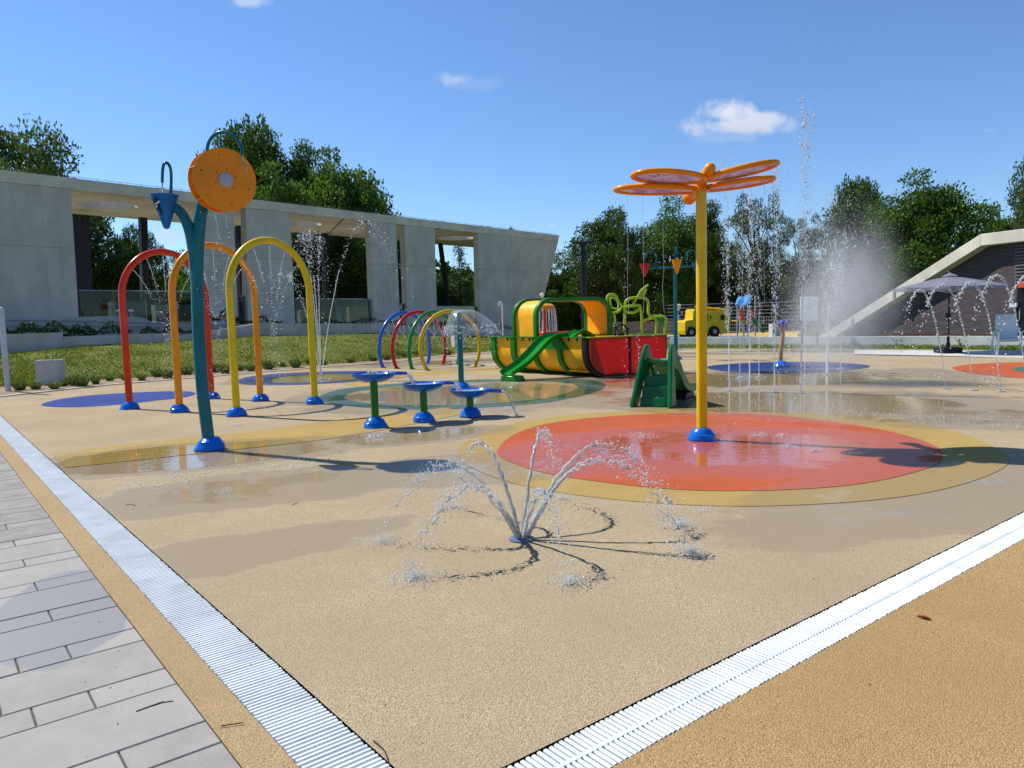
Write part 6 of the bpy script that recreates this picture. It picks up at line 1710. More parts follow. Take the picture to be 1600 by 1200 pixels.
for px, Y, hh, lab in ((90, 58, 345, 'dark tree far behind the left end of the pavilion'), (300, 62, 400, 'dark tree far behind the middle of the pavilion'), (560, 66, 375, 'dark tree far behind the pavilion, left of the paired slabs')):
    tree('oak2', px, hh, 70, Y, lab)

def far_wood():
    """the wood that closes the view behind the park"""
    n = 52000; P = []
    pxs = rng.uniform(-150, 1780, n); Y = rng.uniform(76, 92, n)
    x = (pxs - 800) / FPX * Y
    top = np.array([6.2 + 3.2 * mnoise.noise(V(a * 0.07, b * 0.05, 2.0)) + 1.8 * mnoise.noise(V(a * 0.25, b * 0.2, 7.0)) for a, b in zip(x, Y)])
    z = top * rng.uniform(0.0, 1, n) ** 0.75
    o = leafy('far_wood', np.stack([x, Y, z], 1), 0.75, M['leaf_oak'], None, (0, 0, 0), 0.2, 0.6, np.clip(rng.normal(0.30, 0.22, n), 0, 1))
    tag(o, 'dark band of far trees closing the view behind the park', 'wood', kind='stuff')
far_wood()
# ------------------------------------------------------------------ water
def water_mat(name, white=0.35, rough=0.06):
    m, t, p, out = new_mat(name)
    p.inputs['Base Color'].default_value = (0.95, 0.98, 1, 1); p.inputs['Transmission Weight'].default_value = 1.0; p.inputs['IOR'].default_value = 1.33; p.inputs['Roughness'].default_value = rough
    d = t.n('ShaderNodeBsdfDiffuse'); d.inputs['Color'].default_value = (0.90, 0.93, 0.96, 1)
    tr = t.n('ShaderNodeBsdfTranslucent'); tr.inputs['Color'].default_value = (0.9, 0.93, 0.96, 1)
    m1 = t.n('ShaderNodeMixShader'); m1.inputs[0].default_value = 0.5; t.l(d.outputs[0], m1.inputs[1]); t.l(tr.outputs[0], m1.inputs[2])
    n1 = t.noise(wpos(t), 30.0, 3.0)
    mx = t.n('ShaderNodeMixShader'); t.l(t.ramp(n1, 0.35, 0.7, max(0, white - 0.25), min(1, white + 0.25)), mx.inputs[0]); t.l(p.outputs[0], mx.inputs[1]); t.l(m1.outputs[0], mx.inputs[2]); t.l(mx.outputs[0], out.inputs['Surface'])
    return m
M['water'] = water_mat('clear water', 0.46); M['foam'] = water_mat('aerated water', 0.88); M['drop'] = water_mat('water drops', 0.75)
ICO_V = None
def ico():
    global ICO_V, ICO_F
    if ICO_V is None:
        bm = bmesh.new(); bmesh.ops.create_icosphere(bm, subdivisions=1, radius=1.0); bm.verts.index_update()
        ICO_V = np.array([v.co[:] for v in bm.verts]); ICO_F = np.array([[v.index for v in f.verts] for f in bm.faces]); bm.free()
    return ICO_V, ICO_F
def drops(name, P, size, mat, parent=None, o=None, stretch=None):
    """separate drops; size: radii, stretch: (N,3) axis lengths"""
    P = np.asarray(P, float); n = len(P); iv, jf = ico(); k = len(iv)
    S = np.asarray(size)[:, None] * (rng.uniform(0.7, 1.3, (n, 3)) if stretch is None else stretch)
    jitter = rng.uniform(0.85, 1.15, (n, k, 1))
    Vv = (P[:, None, :] + iv[None] * S[:, None, :] * jitter).reshape(-1, 3); Ff = (jf[None] + (np.arange(n) * k)[:, None, None]).reshape(-1, 3)
    ob = np_mesh(name, Vv, Ff, mat, parent, o, smooth=True)
    if parent is not None: ob['kind'] = 'stuff'
    return ob
G_ = 9.81
def arc_pts(p0, p1, hgt, n=60):
    """ballistic path between two points, peak hgt above the start"""
    p0, p1 = Vector(p0), Vector(p1); dz = p1.z - p0.z
    vz = math.sqrt(2 * G_ * hgt); T = (vz + math.sqrt(max(0.0, vz * vz - 2 * G_ * dz))) / G_
    out = []
    for i in range(n):
        t = T * i / (n - 1); q = p0.lerp(p1, i / (n - 1)); out.append(V(q.x, q.y, p0.z + vz * t - G_ * t * t / 2))
    return out
def stream_mesh(mb, P, r0, r1, wob, seed, nseg=9, lump=0.35):
    """an irregular rope of water"""
    R = []; Q = []
    n = len(P)
    for i, p in enumerate(P):
        f = i / (n - 1); ph = V(f * 9 + seed, seed * 1.7, f * 4)
        off = V(mnoise.noise(ph * 1.3), mnoise.noise(ph * 1.3 + V(9, 0, 0)), mnoise.noise(ph * 1.3 + V(0, 7, 0))) * wob * (0.15 + f)
        Q.append(p + off); R.append(max(0.0018, (r0 + (r1 - r0) * f) * (1 + lump * (0.3 + f) * 1.4 * mnoise.noise(V(f * 34 + seed * 3, seed, 0)))))
    mb.tube(Q, R, nseg)
    return Q
def arc_feature(parent, name, P, r, seed, breakup=0.55, spread=0.05, nd=120, ds=(0.003, 0.009)):
    """continuous for the first part, then breaking into lumps and drops"""
    n = len(P); nb = int(n * breakup); mb = MB()
    Q = stream_mesh(mb, P[:nb], r, r * 0.55, spread * 0.35, seed)
    i = nb - 2; rr = random.Random(seed)
    while i < n - 3:                                               # broken ropes
        ln = rr.randint(2, 5)
        if rr.random() < 0.72 - 0.45 * (i / n):
            sub = [p + V(rr.gauss(0, 1), rr.gauss(0, 1), rr.gauss(0, 1)) * spread * 0.22 * (i / n) for p in P[i:min(n, i + ln)]]
            if len(sub) > 1: mb.tube(catmull(sub, 3), [r * rr.uniform(0.3, 0.62) * (0.35 + math.sin(math.pi * (j + 0.5) / (3 * (len(sub) - 1) + 1))) for j in range(3 * (len(sub) - 1) + 1)], 7)
        i += ln
    st = mb.build(name, M['water'], parent, sharp=180); st['kind'] = 'stuff'
    Pn = np.array([tuple(p) for p in P]); t = rng.uniform(0.35, 1, nd) ** 0.8; idx = np.clip((t * (n - 1)).astype(int), 0, n - 2)
    D = Pn[idx] + (Pn[idx + 1] - Pn[idx]) * rng.uniform(0, 1, nd)[:, None] + rng.normal(0, 1, (nd, 3)) * spread * (t ** 2)[:, None]
    D[:, 2] = np.maximum(D[:, 2], 0.006)
    drops('droplets', D, rng.uniform(*ds, nd) * rng.uniform(0.5, 1.2, nd), M['drop'], st)
    return st
def splash(parent, c, r, n, ds=(0.002, 0.007), h=0.07, name='splash', mat=None):
    a = rng.uniform(0, 6.283, n); q = r * np.abs(rng.normal(0, 0.5, n)); z = np.abs(rng.normal(0, 0.45, n)) * h * np.exp(-q / r)
    D = np.stack([c.x + np.cos(a) * q, c.y + np.sin(a) * q, z + 0.004], 1)
    return drops(name, D, rng.uniform(*ds, n), mat or M['foam'], parent)

# foreground fountain
fc = at(815, 843)
ft = thing('ground_fountain', fc, 'low ground fountain of crossing water arcs in the foreground', 'fountain')
mb = MB(); mb.lathe([(0.088, 0.0), (0.088, 0.010), (0.078, 0.014), (0.035, 0.018), (0.03, 0.012), (0.002, 0.012)], fc, n=32); mb.build('nozzle_plate', paint('nozzle steel', (0.10, 0.14, 0.20), 0.3, 0), ft)
LAND = [((597, 848), 0.52, 0.017), ((706, 794), 0.575, 0.016), ((646, 905), 0.45, 0.018), ((878, 780), 0.64, 0.014), ((890, 913), 0.42, 0.014), ((1064, 822), 0.61, 0.017), ((1078, 864), 0.56, 0.017), ((560, 800), 0.36, 0.012)]
for k, ((px, py), hh, r) in enumerate(LAND):
    e = at(px, py); d = (e - fc).normalized()
    P = arc_pts(fc + d * 0.03 + V(0, 0, 0.016), e, hh, 64)
    if k == 7: continue
    arc_feature(ft, 'water_arc', P, r * 0.92, k * 7 + 3, (0.50, 0.62, 0.45, 0.66, 0.55, 0.46, 0.44, 0.5)[k], 0.06, 260, (0.002, 0.0075))
    P2 = arc_pts(fc + d * 0.035 + V(0.008, 0, 0.016), e + V(rng.normal(0, .05), rng.normal(0, .05), 0), hh * rng.uniform(0.86, 1.0), 64)
    arc_feature(ft, 'water_arc', P2, r * 0.66, k * 11 + 40, 0.42, 0.08, 120, (0.002, 0.006))
    if k != 7: splash(ft, e, 0.23, (640, 500, 1100, 400, 800, 900, 1000)[k], (0.0009, 0.0032), 0.055)
splash(ft, at(1100, 800), 0.35, 200, (0.0015, 0.004), 0.04); splash(ft, at(690, 775), 0.25, 90, (0.0015, 0.004), 0.05)

# tall vertical jets on the right
def tall_jet(px, py, ytop, lean, n, label, sc_=1.0, thick=0.013, dens_top=0.5, wide=0.05):
    b = at(px, py); t_ = thing('water_jet', b, label, 'water jet', 'tall vertical water jets'); zt = hat(b, px, ytop)
    ax_ = V(lean, 0, 1)
    mb = MB(); mb.lathe([(0.07, 0.0), (0.07, 0.008), (0.002, 0.010)], H(b, 0.006), n=16); mb.build('nozzle_plate', M['steel'], t_)
    mb = MB(); m_ = 26
    P = [b + V(lean * zt * 0.38 * f, 0, 0.012 + zt * 0.38 * f) for f in [k / (m_ - 1) for k in range(m_)]]
    stream_mesh(mb, P, thick, thick * 0.5, 0.02, px * 0.13); mb.build('stream', M['foam'], t_, sharp=180)
    n = int(n * 1.9); f = rng.beta(2.2, 1.5, n); z = zt * (0.12 + 0.88 * f)
    sp = wide * (0.25 + 1.3 * f) * zt / 3.0
    D = np.stack([b.x + lean * z + rng.normal(0, 1, n) * sp, b.y + rng.normal(0, 1, n) * sp, z], 1)
    # drops travel in clusters
    cl = rng.uniform(0.2, 1.0, 40); ci = rng.integers(0, 40, n // 2); D[:n // 2, 2] = zt * np.clip(cl[ci] + rng.normal(0, 0.012, n // 2), 0.1, 1.02)
    cx2 = rng.normal(0, 1, (40, 2)) * wide * 0.7; D[:n // 2, 0] = b.x + lean * D[:n // 2, 2] + cx2[ci, 0] + rng.normal(0, 0.02, n // 2); D[:n // 2, 1] = b.y + cx2[ci, 1] + rng.normal(0, 0.02, n // 2)
    s = rng.lognormal(0, 0.5, n) * 0.0040 * sc_
    st = np.stack([np.ones(n), np.ones(n), rng.uniform(1.0, 2.6, n)], 1)
    drops('droplets', D, s, M['drop'], t_, stretch=st)
    splash(t_, b, 0.5, 130, (0.003, 0.007), 0.10)
tall_jet(1140, 611, 232, -0.020, 750, 'tall water jet nearest the yellow dragonfly pole', 1.0)
tall_jet(1171, 609, 292, 0.004, 700, 'second tall water jet right of the dragonfly pole')
tall_jet(1210, 613, 248, 0.004, 800, 'tall water jet in line with the orange spray post')
tall_jet(1251, 614, 150, 0.010, 950, 'highest water jet, rising well above the trees', 1.05)
tall_jet(1292, 586, 300, 0.012, 1100, 'thick misty water jet right of the information board', 1.0, 0.03, 0.6, 0.13)
tall_jet(1156, 592, 330, 0.0, 420, 'thin rear water jet between the two jets nearest the yellow pole', 0.9, 0.009)
tall_jet(1186, 590, 320, 0.0, 420, 'thin rear water jet just left of the orange spray post', 0.9, 0.009)
tall_jet(1257, 592, 300, 0.0, 500, 'thin rear water jet under the information board', 0.9, 0.009)
tall_jet(1313, 578, 360, 0.02, 600, 'rearmost water jet at the right of the mist', 0.9, 0.012, 0.6, 0.12)

# mist drifting right from the jets
def mist_drops():
    c = at(1300, 598); n = 26000
    f = rng.uniform(0, 1, n)
    z = 4.2 * rng.beta(1.7, 2.1, n); x = c.x - 0.55 + rng.gamma(2.0, 0.36, n) * (0.55 + 0.5 * z / 3) - 0.5 * rng.uniform(0, 1, n); y = c.y + rng.normal(0.2, 0.75, n)
    D = np.stack([x, y, z + 0.02], 1)
    keep = rng.uniform(0, 1, n) < np.array([0.5 + 0.9 * mnoise.noise(V(p[0] * 1.5, p[1] * 1.5, p[2] * 0.7)) for p in D]) + 0.25
    D = D[keep]; n = len(D)
    o = drops('water_mist', D, rng.lognormal(0, 0.45, n) * 0.0030, M['drop'], None, (0, 0, 0))
    tag(o, 'fine spray of drops drifting right of the tall jets', 'water spray', kind='stuff')
mist_drops()
def mist_volume():
    m = bpy.data.materials.new('mist'); m.use_nodes = True; t = NT(m.node_tree)
    for nd in list(m.node_tree.nodes): m.node_tree.nodes.remove(nd)
    out = t.n('ShaderNodeOutputMaterial'); pv = t.n('ShaderNodeVolumePrincipled'); pv.inputs['Color'].default_value = (0.96, 0.97, 1.0, 1); pv.inputs['Anisotropy'].default_value = 0.25
    tcx = t.n('ShaderNodeTexCoord'); v = tcx.outputs['Object']
    ln = t.n('ShaderNodeVectorMath', operation='LENGTH'); t.l(v, ln.inputs[0])
    sx_ = t.n('ShaderNodeSeparateXYZ'); t.l(v, sx_.inputs[0])
    n1 = t.noise(v, 2.2, 3.0)
    fall = t.ramp(ln.outputs['Value'], 1.0, 0.1)
    fall = t.math('MULTIPLY', fall, fall)
    t.l(t.math('MULTIPLY', t.math('MULTIPLY', fall, t.ramp(n1, 0.3, 0.75, 0.25, 1.4)), 1.3), pv.inputs['Density'])
    t.l(pv.outputs[0], out.inputs['Volume'])
    c = at(1318, 600); mb = MB(); mb.sphere((0, 0, 0), 1.0, 20)
    o = mb.build('mist_cloud', m, sharp=180); o.location = (c.x + 0.10, c.y + 0.3, 1.6); o.scale = (1.7, 1.3, 2.7); o.rotation_euler = (0, rad(8), 0)
    tag(o, 'pale cloud of mist around the thick water jet', 'water mist', kind='stuff')
mist_volume()
cy.volume_step_rate = 1.5; cy.volume_max_steps = 96

# low arcs at the right edge
def arc_thing(base, land, hgt, label, n=170):
    t_ = thing('water_arc', base, label, 'water arc', 'arching jets before the parasol')
    mb = MB(); mb.lathe([(0.07, 0.0), (0.07, 0.008), (0.002, 0.010)], H(base, 0.006), n=16); mb.build('nozzle_plate', M['steel'], t_)
    P = arc_pts(H(base, 0.015), land, hgt, 60)
    mb = MB(); stream_mesh(mb, P[:16], 0.008, 0.005, 0.02, base.x * 3); mb.build('stream', M['water'], t_, sharp=180)
    Pn = np.array([tuple(p) for p in P]); t = rng.uniform(0.10, 1, n); idx = np.clip((t * 59).astype(int), 0, 58)
    # evenly beaded on the rise, scattered on the fall
    nb = 46; tb_ = np.linspace(0.12, 0.72, nb); ib_ = np.clip((tb_ * 59), 0, 58.9); i0 = ib_.astype(int); Bd = Pn[i0] + (Pn[i0 + 1] - Pn[i0]) * (ib_ - i0)[:, None] + rng.normal(0, 0.008, (nb, 3))
    D = Pn[idx] + rng.normal(0, 1, (n, 3)) * 0.07 * (t ** 2.2)[:, None]
    D = np.concatenate([Bd, D]); D[:, 2] = np.maximum(D[:, 2], 0.01)
    drops('droplets', D, np.concatenate([rng.uniform(0.013, 0.021, nb), rng.uniform(0.006, 0.014, n)]), M['drop'], t_, stretch=None)
ax0 = [(1478, 607, 1392, 604, 455, 'first water arc from the left in front of the parasol'), (1522, 610, 1416, 607, 446, 'water arc crossing the parasol pole from the right'),
       (1564, 612, 1462, 609, 443, 'water arc falling just right of the parasol pole'), (1606, 614, 1500, 611, 432, 'water arc in front of the dark brick right of the parasol'), (1650, 616, 1545, 613, 434, 'water arc at the right edge in front of the chair')]
for bx, by, lx, ly, yt, lab in ax0:
    b = at(bx, by); l_ = at(lx, ly); hh = hat((b + l_) / 2, (bx + lx) / 2, yt); arc_thing(b, l_, hh, lab)

# jets behind the yellow arch
lb_ = at(502, 593); t_ = thing('fan_fountain', lb_, 'tall fan of thin water jets behind the right leg of the yellow arch', 'fountain')
mb = MB(); mb.lathe([(0.12, 0.0), (0.12, 0.01), (0.002, 0.014)], H(lb_, 0.006), n=20); mb.build('nozzle_plate', M['steel'], t_)
px2m = (lb_ - CAM).dot(FWD) / FPX
for k, (dxp, yt, half) in enumerate(((-4, 366, 10), (4, 372, 6), (-16, 368, 20), (78, 352, 76), (-52, 428, 50))):
    hh = hat(lb_, 502, yt); e = lb_ + V(dxp * 2 * px2m, 0.25 * (k - 2), 0)
    if k < 3: e = lb_ + V(half * 2 * px2m * (-1 if dxp < 0 else 1), 0.2, 0)
    P = arc_pts(H(lb_, 0.02), e, hh, 70)
    mb = MB(); stream_mesh(mb, P[:17], 0.011, 0.006, 0.02, k); stm = mb.build('stream', M['foam'], t_, sharp=180)
    n = 420 if k < 3 else 330; Pn = np.array([tuple(p) for p in P]); t = rng.beta(1.6, 1.9, n) * 0.86 + 0.08; idx = np.clip((t * 69).astype(int), 0, 68)
    D = Pn[idx] + (Pn[idx + 1] - Pn[idx]) * rng.uniform(0, 1, n)[:, None] + rng.normal(0, 1, (n, 3)) * 0.22 * (t ** 1.5)[:, None]
    drops('droplets', D, rng.lognormal(0, 0.45, n) * 0.0072, M['drop'], stm)
splash(t_, lb_, 0.8, 160, (0.004, 0.010), 0.12)

# water from the bowls
for i, (p, d, c) in enumerate(BOWL_SPOUT):
    zl = (bowl_top[i + 1] - 0.05) if i < 2 else 0.0
    s_ = V(-d.y, d.x, 0); nm_l = ('water pouring from the tallest bowl into the middle one', 'water pouring from the middle bowl into the lowest one', 'water pouring from the lowest bowl onto the pad')[i]
    t_ = thing('water_pour', H(p, 0), nm_l, 'pouring water', 'water pouring from bowls')
    mb = MB(); drop_ = p.z - zl; reach = (0.16 if i < 2 else 0.22)
    for k in range(5):
        o_ = s_ * (-0.06 + 0.03 * k); P = [p + o_ + d * reach * f - V(0, 0, drop_ * f * f) + V(0, 0, 0.005) for f in [j / 15 for j in range(16)]]
        stream_mesh(mb, P, 0.011, 0.006, 0.025, 90 + i * 7 + k, 7)
    mb.build('stream', M['water'], t_, sharp=180)
    e = p + d * reach; splash(t_, H(e, 0) if i == 2 else e - V(0, 0, p.z - 0) , 0.16, 160 if i == 2 else 12, (0.002, 0.006), 0.08)
    cc_ = c - V(0, 0, 0.02); mb = MB(); R = []
    for rr_ in (0.0, 0.09, 0.18, 0.27):
        R.append([cc_ + V(max(rr_, .002) * math.cos(a), max(rr_, .002) * math.sin(a), 0.006 * mnoise.noise(V(a * 2, rr_ * 30, i))) for a in [2 * math.pi * j / 32 for j in range(32)]])
    mb.rings(R, True, False)
    if i == 0:
        for k in range(5): mb.sphere(cc_ + V(random.uniform(-.08, .05), random.uniform(-.06, .06), 0.01), random.uniform(.025, .045), 10, (1, 1, 1.2))
    mb.build('pool', M['water'], t_, sharp=180)
# splashes at the foot of the bowls and arches
def free_splash(px, py, r, n, label, ds=(0.002, 0.006), h=0.06):
    c = at(px, py); o = splash(None, c, r, n, ds, h, 'water_splash'); tag(o, label, 'splash', 'splashes on the pad', None)
for px, py, r, n, lab in ((587, 684, 0.25, 240, 'white splash below the tallest bowl post'), (372, 665, 0.14, 90, 'small splash in front of the near yellow arch foot'), (408, 638, 0.16, 90, 'small splash in front of the right orange arch foot'),
                          (1000, 683, 0.30, 260, 'splash on the orange circle left of the yellow pole'), (1188, 682, 0.22, 200, 'splash on the orange circle just right of the pole foot'), (1222, 683, 0.14, 120, 'small splash in the middle of the orange circle\'s right half'),
                          (1232, 700, 0.20, 170, 'splash in front of the others on the orange circle, touching the pole shadow'), (1272, 706, 0.18, 140, 'rightmost splash on the orange circle'), (800, 600, 0.7, 260, 'broad splash inside the teal ring'),
                          (790, 641, 0.3, 140, 'splash where the lowest bowl pours out'), (350, 770, 0.2, 60, 'faint splash in front of the teal flower foot')):
    free_splash(px, py, r, n, lab)
def sparkle():
    """drops standing on the wet rubber"""
    D = []
    for (x0_, y0_, x1_, y1_, n, w_) in ((190, 762, 420, 722, 520, 7), (380, 745, 560, 700, 260, 6), (420, 735, 500, 732, 120, 5), (540, 690, 620, 680, 160, 6), (110, 700, 330, 720, 120, 12), (1240, 640, 1590, 668, 420, 6), (1100, 625, 1340, 636, 420, 7), (1120, 660, 1330, 664, 200, 9), (830, 690, 1000, 700, 120, 12)):
        f = rng.uniform(0, 1, n); j = rng.normal(0, 1, n)
        for k in range(n):
            p = at(x0_ + (x1_ - x0_) * f[k] + rng.normal(0, 4), y0_ + (y1_ - y0_) * f[k] + j[k] * w_); D.append((p.x, p.y, 0.006 + abs(rng.normal(0, 0.006))))
    D = np.array(D); n = len(D)
    o = drops('water_droplets', D, rng.lognormal(0, 0.4, n) * 0.0035, M['foam'], None, (0, 0, 0)); tag(o, 'glittering water drops splashing on the wet pad', 'water drops', kind='stuff')
sparkle()

# arch sprays
for (mid, d, half, zs, ztop), col_ in zip(ARCH, ('red', 'orange', 'yellow')):
    t_ = thing('arch_spray', H(mid, 0), f'thin spray lines falling inside the {col_} arch', 'water spray', 'sprays inside the arches')
    mb = MB(); Dall = []
    for k in (6, 10, 14, 18, 22):
        a = math.pi - math.pi * k / 28; e = d * math.cos(a) + V(0, 0, math.sin(a)); p = mid + d * (half * 0.94) * math.cos(a) + V(0, 0, zs + (ztop - zs) * 0.95 * math.sin(a))
        v = -e * 2.2; P = [p + v * t + V(0, 0, -G_ * t * t / 2) for t in [0.016 * j for j in range(14)]]; stream_mesh(mb, P, 0.0042, 0.0025, 0.02, k, 5)
        n = 170; tt = rng.uniform(0.12, 0.80, n)
        for q in tt:
            w_ = p + v * q + V(0, 0, -G_ * q * q / 2)
            if w_.z > 0.02: Dall.append((w_.x + rng.normal(0, .1 * q), w_.y + rng.normal(0, .1 * q), w_.z + rng.normal(0, .05)))
    mb.build('stream', M['foam'], t_, sharp=180); Dall = np.array(Dall); drops('droplets', Dall, rng.lognormal(0, 0.4, len(Dall)) * 0.0048, M['drop'], t_)
for (mid, d, r, zc), col_ in zip(HOOPS, ('blue', 'red', 'green', 'yellow')):
    t_ = thing('hoop_spray', H(mid, 0), f'fine spray inside the {col_} hoop', 'water spray', 'sprays inside the hoops'); mb = MB()
    for a in (2.5, 2.1, 1.6, 1.1, 0.6):
        e = d * math.cos(a) + V(0, 0, math.sin(a)); p = mid + V(0, 0, zc) + e * (r - 0.05); v = -e * 2.6
        P = [p + v * t + V(0, 0, -G_ * t * t / 2) for t in [0.022 * j for j in range(12)]]; stream_mesh(mb, P, 0.006, 0.003, 0.02, a, 5)
    mb.build('stream', M['foam'], t_, sharp=180)

# umbrella of water on the teal post
mbp, mz = MUSH; t_ = thing('water_umbrella', H(mbp, mz), 'clear umbrella of water falling from the teal post towards the boat', 'water sheet')
mb = MB(); R = []; nA = 40
for i in range(15):
    f = i / 14; row = []
    for j in range(nA + 1):
        a = -2.5 + 4.9 * j / nA; rr_ = (0.06 + 0.86 * f) * (0.72 + 0.28 * math.cos(a)) * (1 + 0.10 * f * mnoise.noise(V(a * 3, f * 2, 0))); z = mz + 0.035 + 0.10 * math.sin(min(1, f * 2.2) * math.pi / 2 * 1.0) * (1 - f) - 0.50 * f * f * (1 + 0.12 * mnoise.noise(V(a * 4, f * 3, 5)))
        row.append(V(mbp.x + rr_ * math.cos(a), mbp.y + rr_ * math.sin(a) , z))
    R.append(row)
mb.rings(R, False, False)
def sheet_mat():
    m, t, p, out = new_mat('thin water sheet'); t.t.nodes.remove(p)
    tr = t.n('ShaderNodeBsdfTransparent'); gl = t.n('ShaderNodeBsdfGlossy'); gl.inputs['Roughness'].default_value = 0.08
    df_ = t.n('ShaderNodeBsdfDiffuse'); df_.inputs['Color'].default_value = (.9, .93, .96, 1)
    lw = t.n('ShaderNodeLayerWeight'); lw.inputs['Blend'].default_value = 0.35
    n1 = t.noise(wpos(t), 18, 3.0)
    a = t.n('ShaderNodeMixShader'); a.inputs[0].default_value = 0.5; t.l(gl.outputs[0], a.inputs[1]); t.l(df_.outputs[0], a.inputs[2])
    mx = t.n('ShaderNodeMixShader'); t.l(t.math('ADD', t.math('MULTIPLY', lw.outputs['Facing'], 0.30), t.ramp(n1, 0.52, 0.75, 0.03, 0.25)), mx.inputs[0]); t.l(tr.outputs[0], mx.inputs[1]); t.l(a.outputs[0], mx.inputs[2])
    t.l(mx.outputs[0], out.inputs['Surface']); return m
M['sheet'] = sheet_mat(); mb.build('water_film', M['sheet'], t_, sharp=180)
n = 420; a = rng.uniform(-2.6, 2.6, n); q = (0.62 + 0.3 * rng.uniform(0, 1, n)) * (0.72 + 0.28 * np.cos(a)); D = np.stack([mbp.x + q * np.cos(a), mbp.y + q * np.sin(a), mz - 0.25 - rng.gamma(1.2, 0.16, n)], 1); D[:, 2] = np.maximum(D[:, 2], .02)
drops('droplets', D, rng.lognormal(0, .4, n) * .0075, M['drop'], t_)
# curtain below the orange mushroom
ob, oz = OMUSH; t_ = thing('water_curtain', H(ob, 0), 'curtain of water falling from the orange mushroom inside the boat opening', 'water sheet')
mb = MB()
for k in range(22):
    a = 2 * math.pi * k / 22; P = [H(ob, oz - 0.19 - (oz - 0.3) * f) + V(math.cos(a), math.sin(a), 0) * (0.36 + 0.05 * math.sqrt(f)) for f in [j / 12 for j in range(13)]]; stream_mesh(mb, P, 0.012, 0.006, 0.06, k * 3.1, 6)
mb.build('stream', M['foam'], t_, sharp=180)
# drips from the flower hooks, the wheel and the dragonfly wings
def drip(name, p, z1, r, label, vx=0.0):
    t_ = thing(name, p, label, 'falling water', 'thin falls of water'); mb = MB()
    P = [p + V(vx * f, 0, (z1 - p.z) * f * (0.4 + 0.6 * f)) for f in [j / 20 for j in range(21)]]; stream_mesh(mb, P, r, r * 0.6, 0.02, p.x * 3 + p.z, 6); mb.build('stream', M['water'], t_, sharp=180)
    n = 24 if r > 0.002 else 3; f = rng.uniform(0.5, 1.5, n); D = np.stack([p.x + vx * f + rng.normal(0, .02, n), p.y + rng.normal(0, .02, n), p.z + (z1 - p.z) * f], 1); D = D[D[:, 2] > 0.02]
    if len(D): drops('droplets', D, rng.uniform(.003, .006, len(D)), M['drop'], t_)
q = pt(253.5, 285, YB - .11); drip('water_fall', q, pt(253, 304, YB).z, 0.012, 'short fall of water from the small hook into the blue cone')
q = pt(379, 243, YB - .07); drip('water_fall', q, pt(379, 262, YB).z, 0.012, 'short fall of water from the large hook onto the orange drum', 0.01)
q = wc - V(0.02, 0, WR - 0.02) - ax * 0.09; q.x = pt(337, 325, YB).x; drip('water_fall', q, q.z - 0.34, 0.010, 'water dripping off the bottom of the orange drum', 0.04)
q2 = q + V(0.10, 0, 0); drip('water_fall', q2, q2.z - 0.22, 0.008, 'second drip off the orange drum, nearer its middle', 0.05)
for px, py, dy, lab in ((980, 301, .1, 'thread of water falling from the outer left rear wing'), (1004, 304, .1, 'thread of water from the middle of the left rear wing'), (1036, 303, .1, 'thread of water from the inner left rear wing'),
                        (1160, 296, .1, 'thread of water from the inner right rear wing'), (1195, 278, -.4, 'thread of water from the outer right wing')):
    q = pt(px, py, top.y + dy); drip('water_thread', q, q.z - 1.4, 0.0013, lab)
# spouting drops around the top of the flower
n = 130; D = np.array([tuple(pt(330 + rng.normal(0, 45), 330 + abs(rng.normal(0, 90)), YB + rng.normal(0, .15))) for _ in range(n)])
tag(drops('water_droplets', D, rng.uniform(.002, .005, n), M['drop'], None, (0, 0, 0)), 'scattered drops falling round the teal spray flower', 'water drops', kind='stuff')
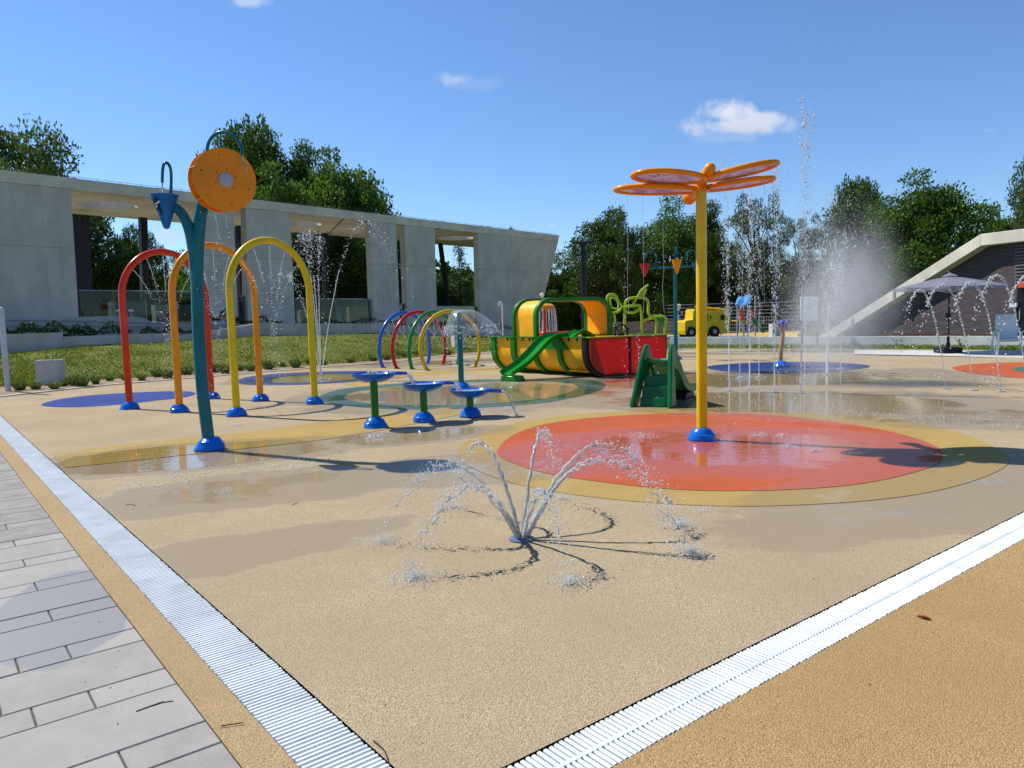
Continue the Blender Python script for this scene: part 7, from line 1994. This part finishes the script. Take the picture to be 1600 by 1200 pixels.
# water running down before the red boat end
for px, lab in ((978, 'string of drops falling in front of the red boat end, left one'), (998, 'string of drops falling in front of the red boat end, middle one'), (1025, 'string of drops falling past the green slide top')):
    b = at(px, 596 if px < 1010 else 640); n = 60; z = rng.uniform(0.05, hat(b, px, 300 if px != 998 else 520), n); D = np.stack([b.x + rng.normal(0, .03, n), b.y + rng.normal(0, .05, n), z], 1)
    o = drops('water_string', D, rng.uniform(.006, .012, n) if px < 1010 else rng.uniform(.004, .008, n), M['drop'], None, b); tag(o, lab, 'falling drops')

# small things on the ground
def ground_leaf():
    c = at(1443, 967); mb = MB(); L_ = (at(1456, 969) - at(1431, 964)); a = L_ / 2; s_ = V(-a.y, a.x, 0) * 0.35; R = []
    for k in range(9):
        f = k / 8 * 2 - 1; w_ = (1 - f * f) ** 0.8; R.append([c + a * f - s_ * w_ + V(0, 0, 0.006 + 0.012 * w_), c + a * f + V(0, 0, 0.005), c + a * f + s_ * w_ + V(0, 0, 0.006 + 0.010 * w_)])
    mb.rings(R, False, False); tag(mb.build('fallen_leaf', matte('dry leaf', (0.38, 0.07, 0.015), 0.6), o=c, sharp=180), 'small red brown leaf lying on the ochre rubber', 'leaf')
ground_leaf()
tw_m = matte('twig', (0.05, 0.03, 0.018), 0.9)
for pxs, lab in ((((213, 1114), (232, 1107), (251, 1101), (255, 1098)), 'thin brown twig lying on a grey slab'), (((345, 1137), (365, 1134), (380, 1132)), 'thin twig lying on the ochre strip'), (((606, 1190), (600, 1175), (590, 1165), (583, 1160)), 'reddish twig beside the left drain near the bottom'),
                 (((196, 790), (205, 789), (212, 791)), 'short dark twig on the pad near the drain'), (((456, 790), (466, 786)), 'tiny dark twig on the pad in front of the flower')):
    P = catmull([at(*q) + V(0, 0, 0.007) for q in pxs], 4); mb = MB(); mb.tube(P, 0.0022, 5); c = P[0]
    if 'slab' in lab: mb.tube([P[2], P[4] + V(0.03, 0.03, 0), P[7] + V(0.05, 0.02, 0)], 0.0018, 5)
    tag(mb.build('twig', tw_m, o=c), lab, 'twig')
def debris():
    n = 70; D = []
    for _ in range(n):
        x, y = rng.uniform(120, 1500), rng.uniform(760, 1190); p = at(x, y); D.append((p.x, p.y, 0.006))
    Pp = np.array(D); o = leafy('debris', Pp, 0.010, tw_m, None, (0, 0, 0), 0.0, 0.4); tag(o, 'scattered dark crumbs on the ground', 'debris', kind='stuff')
debris()
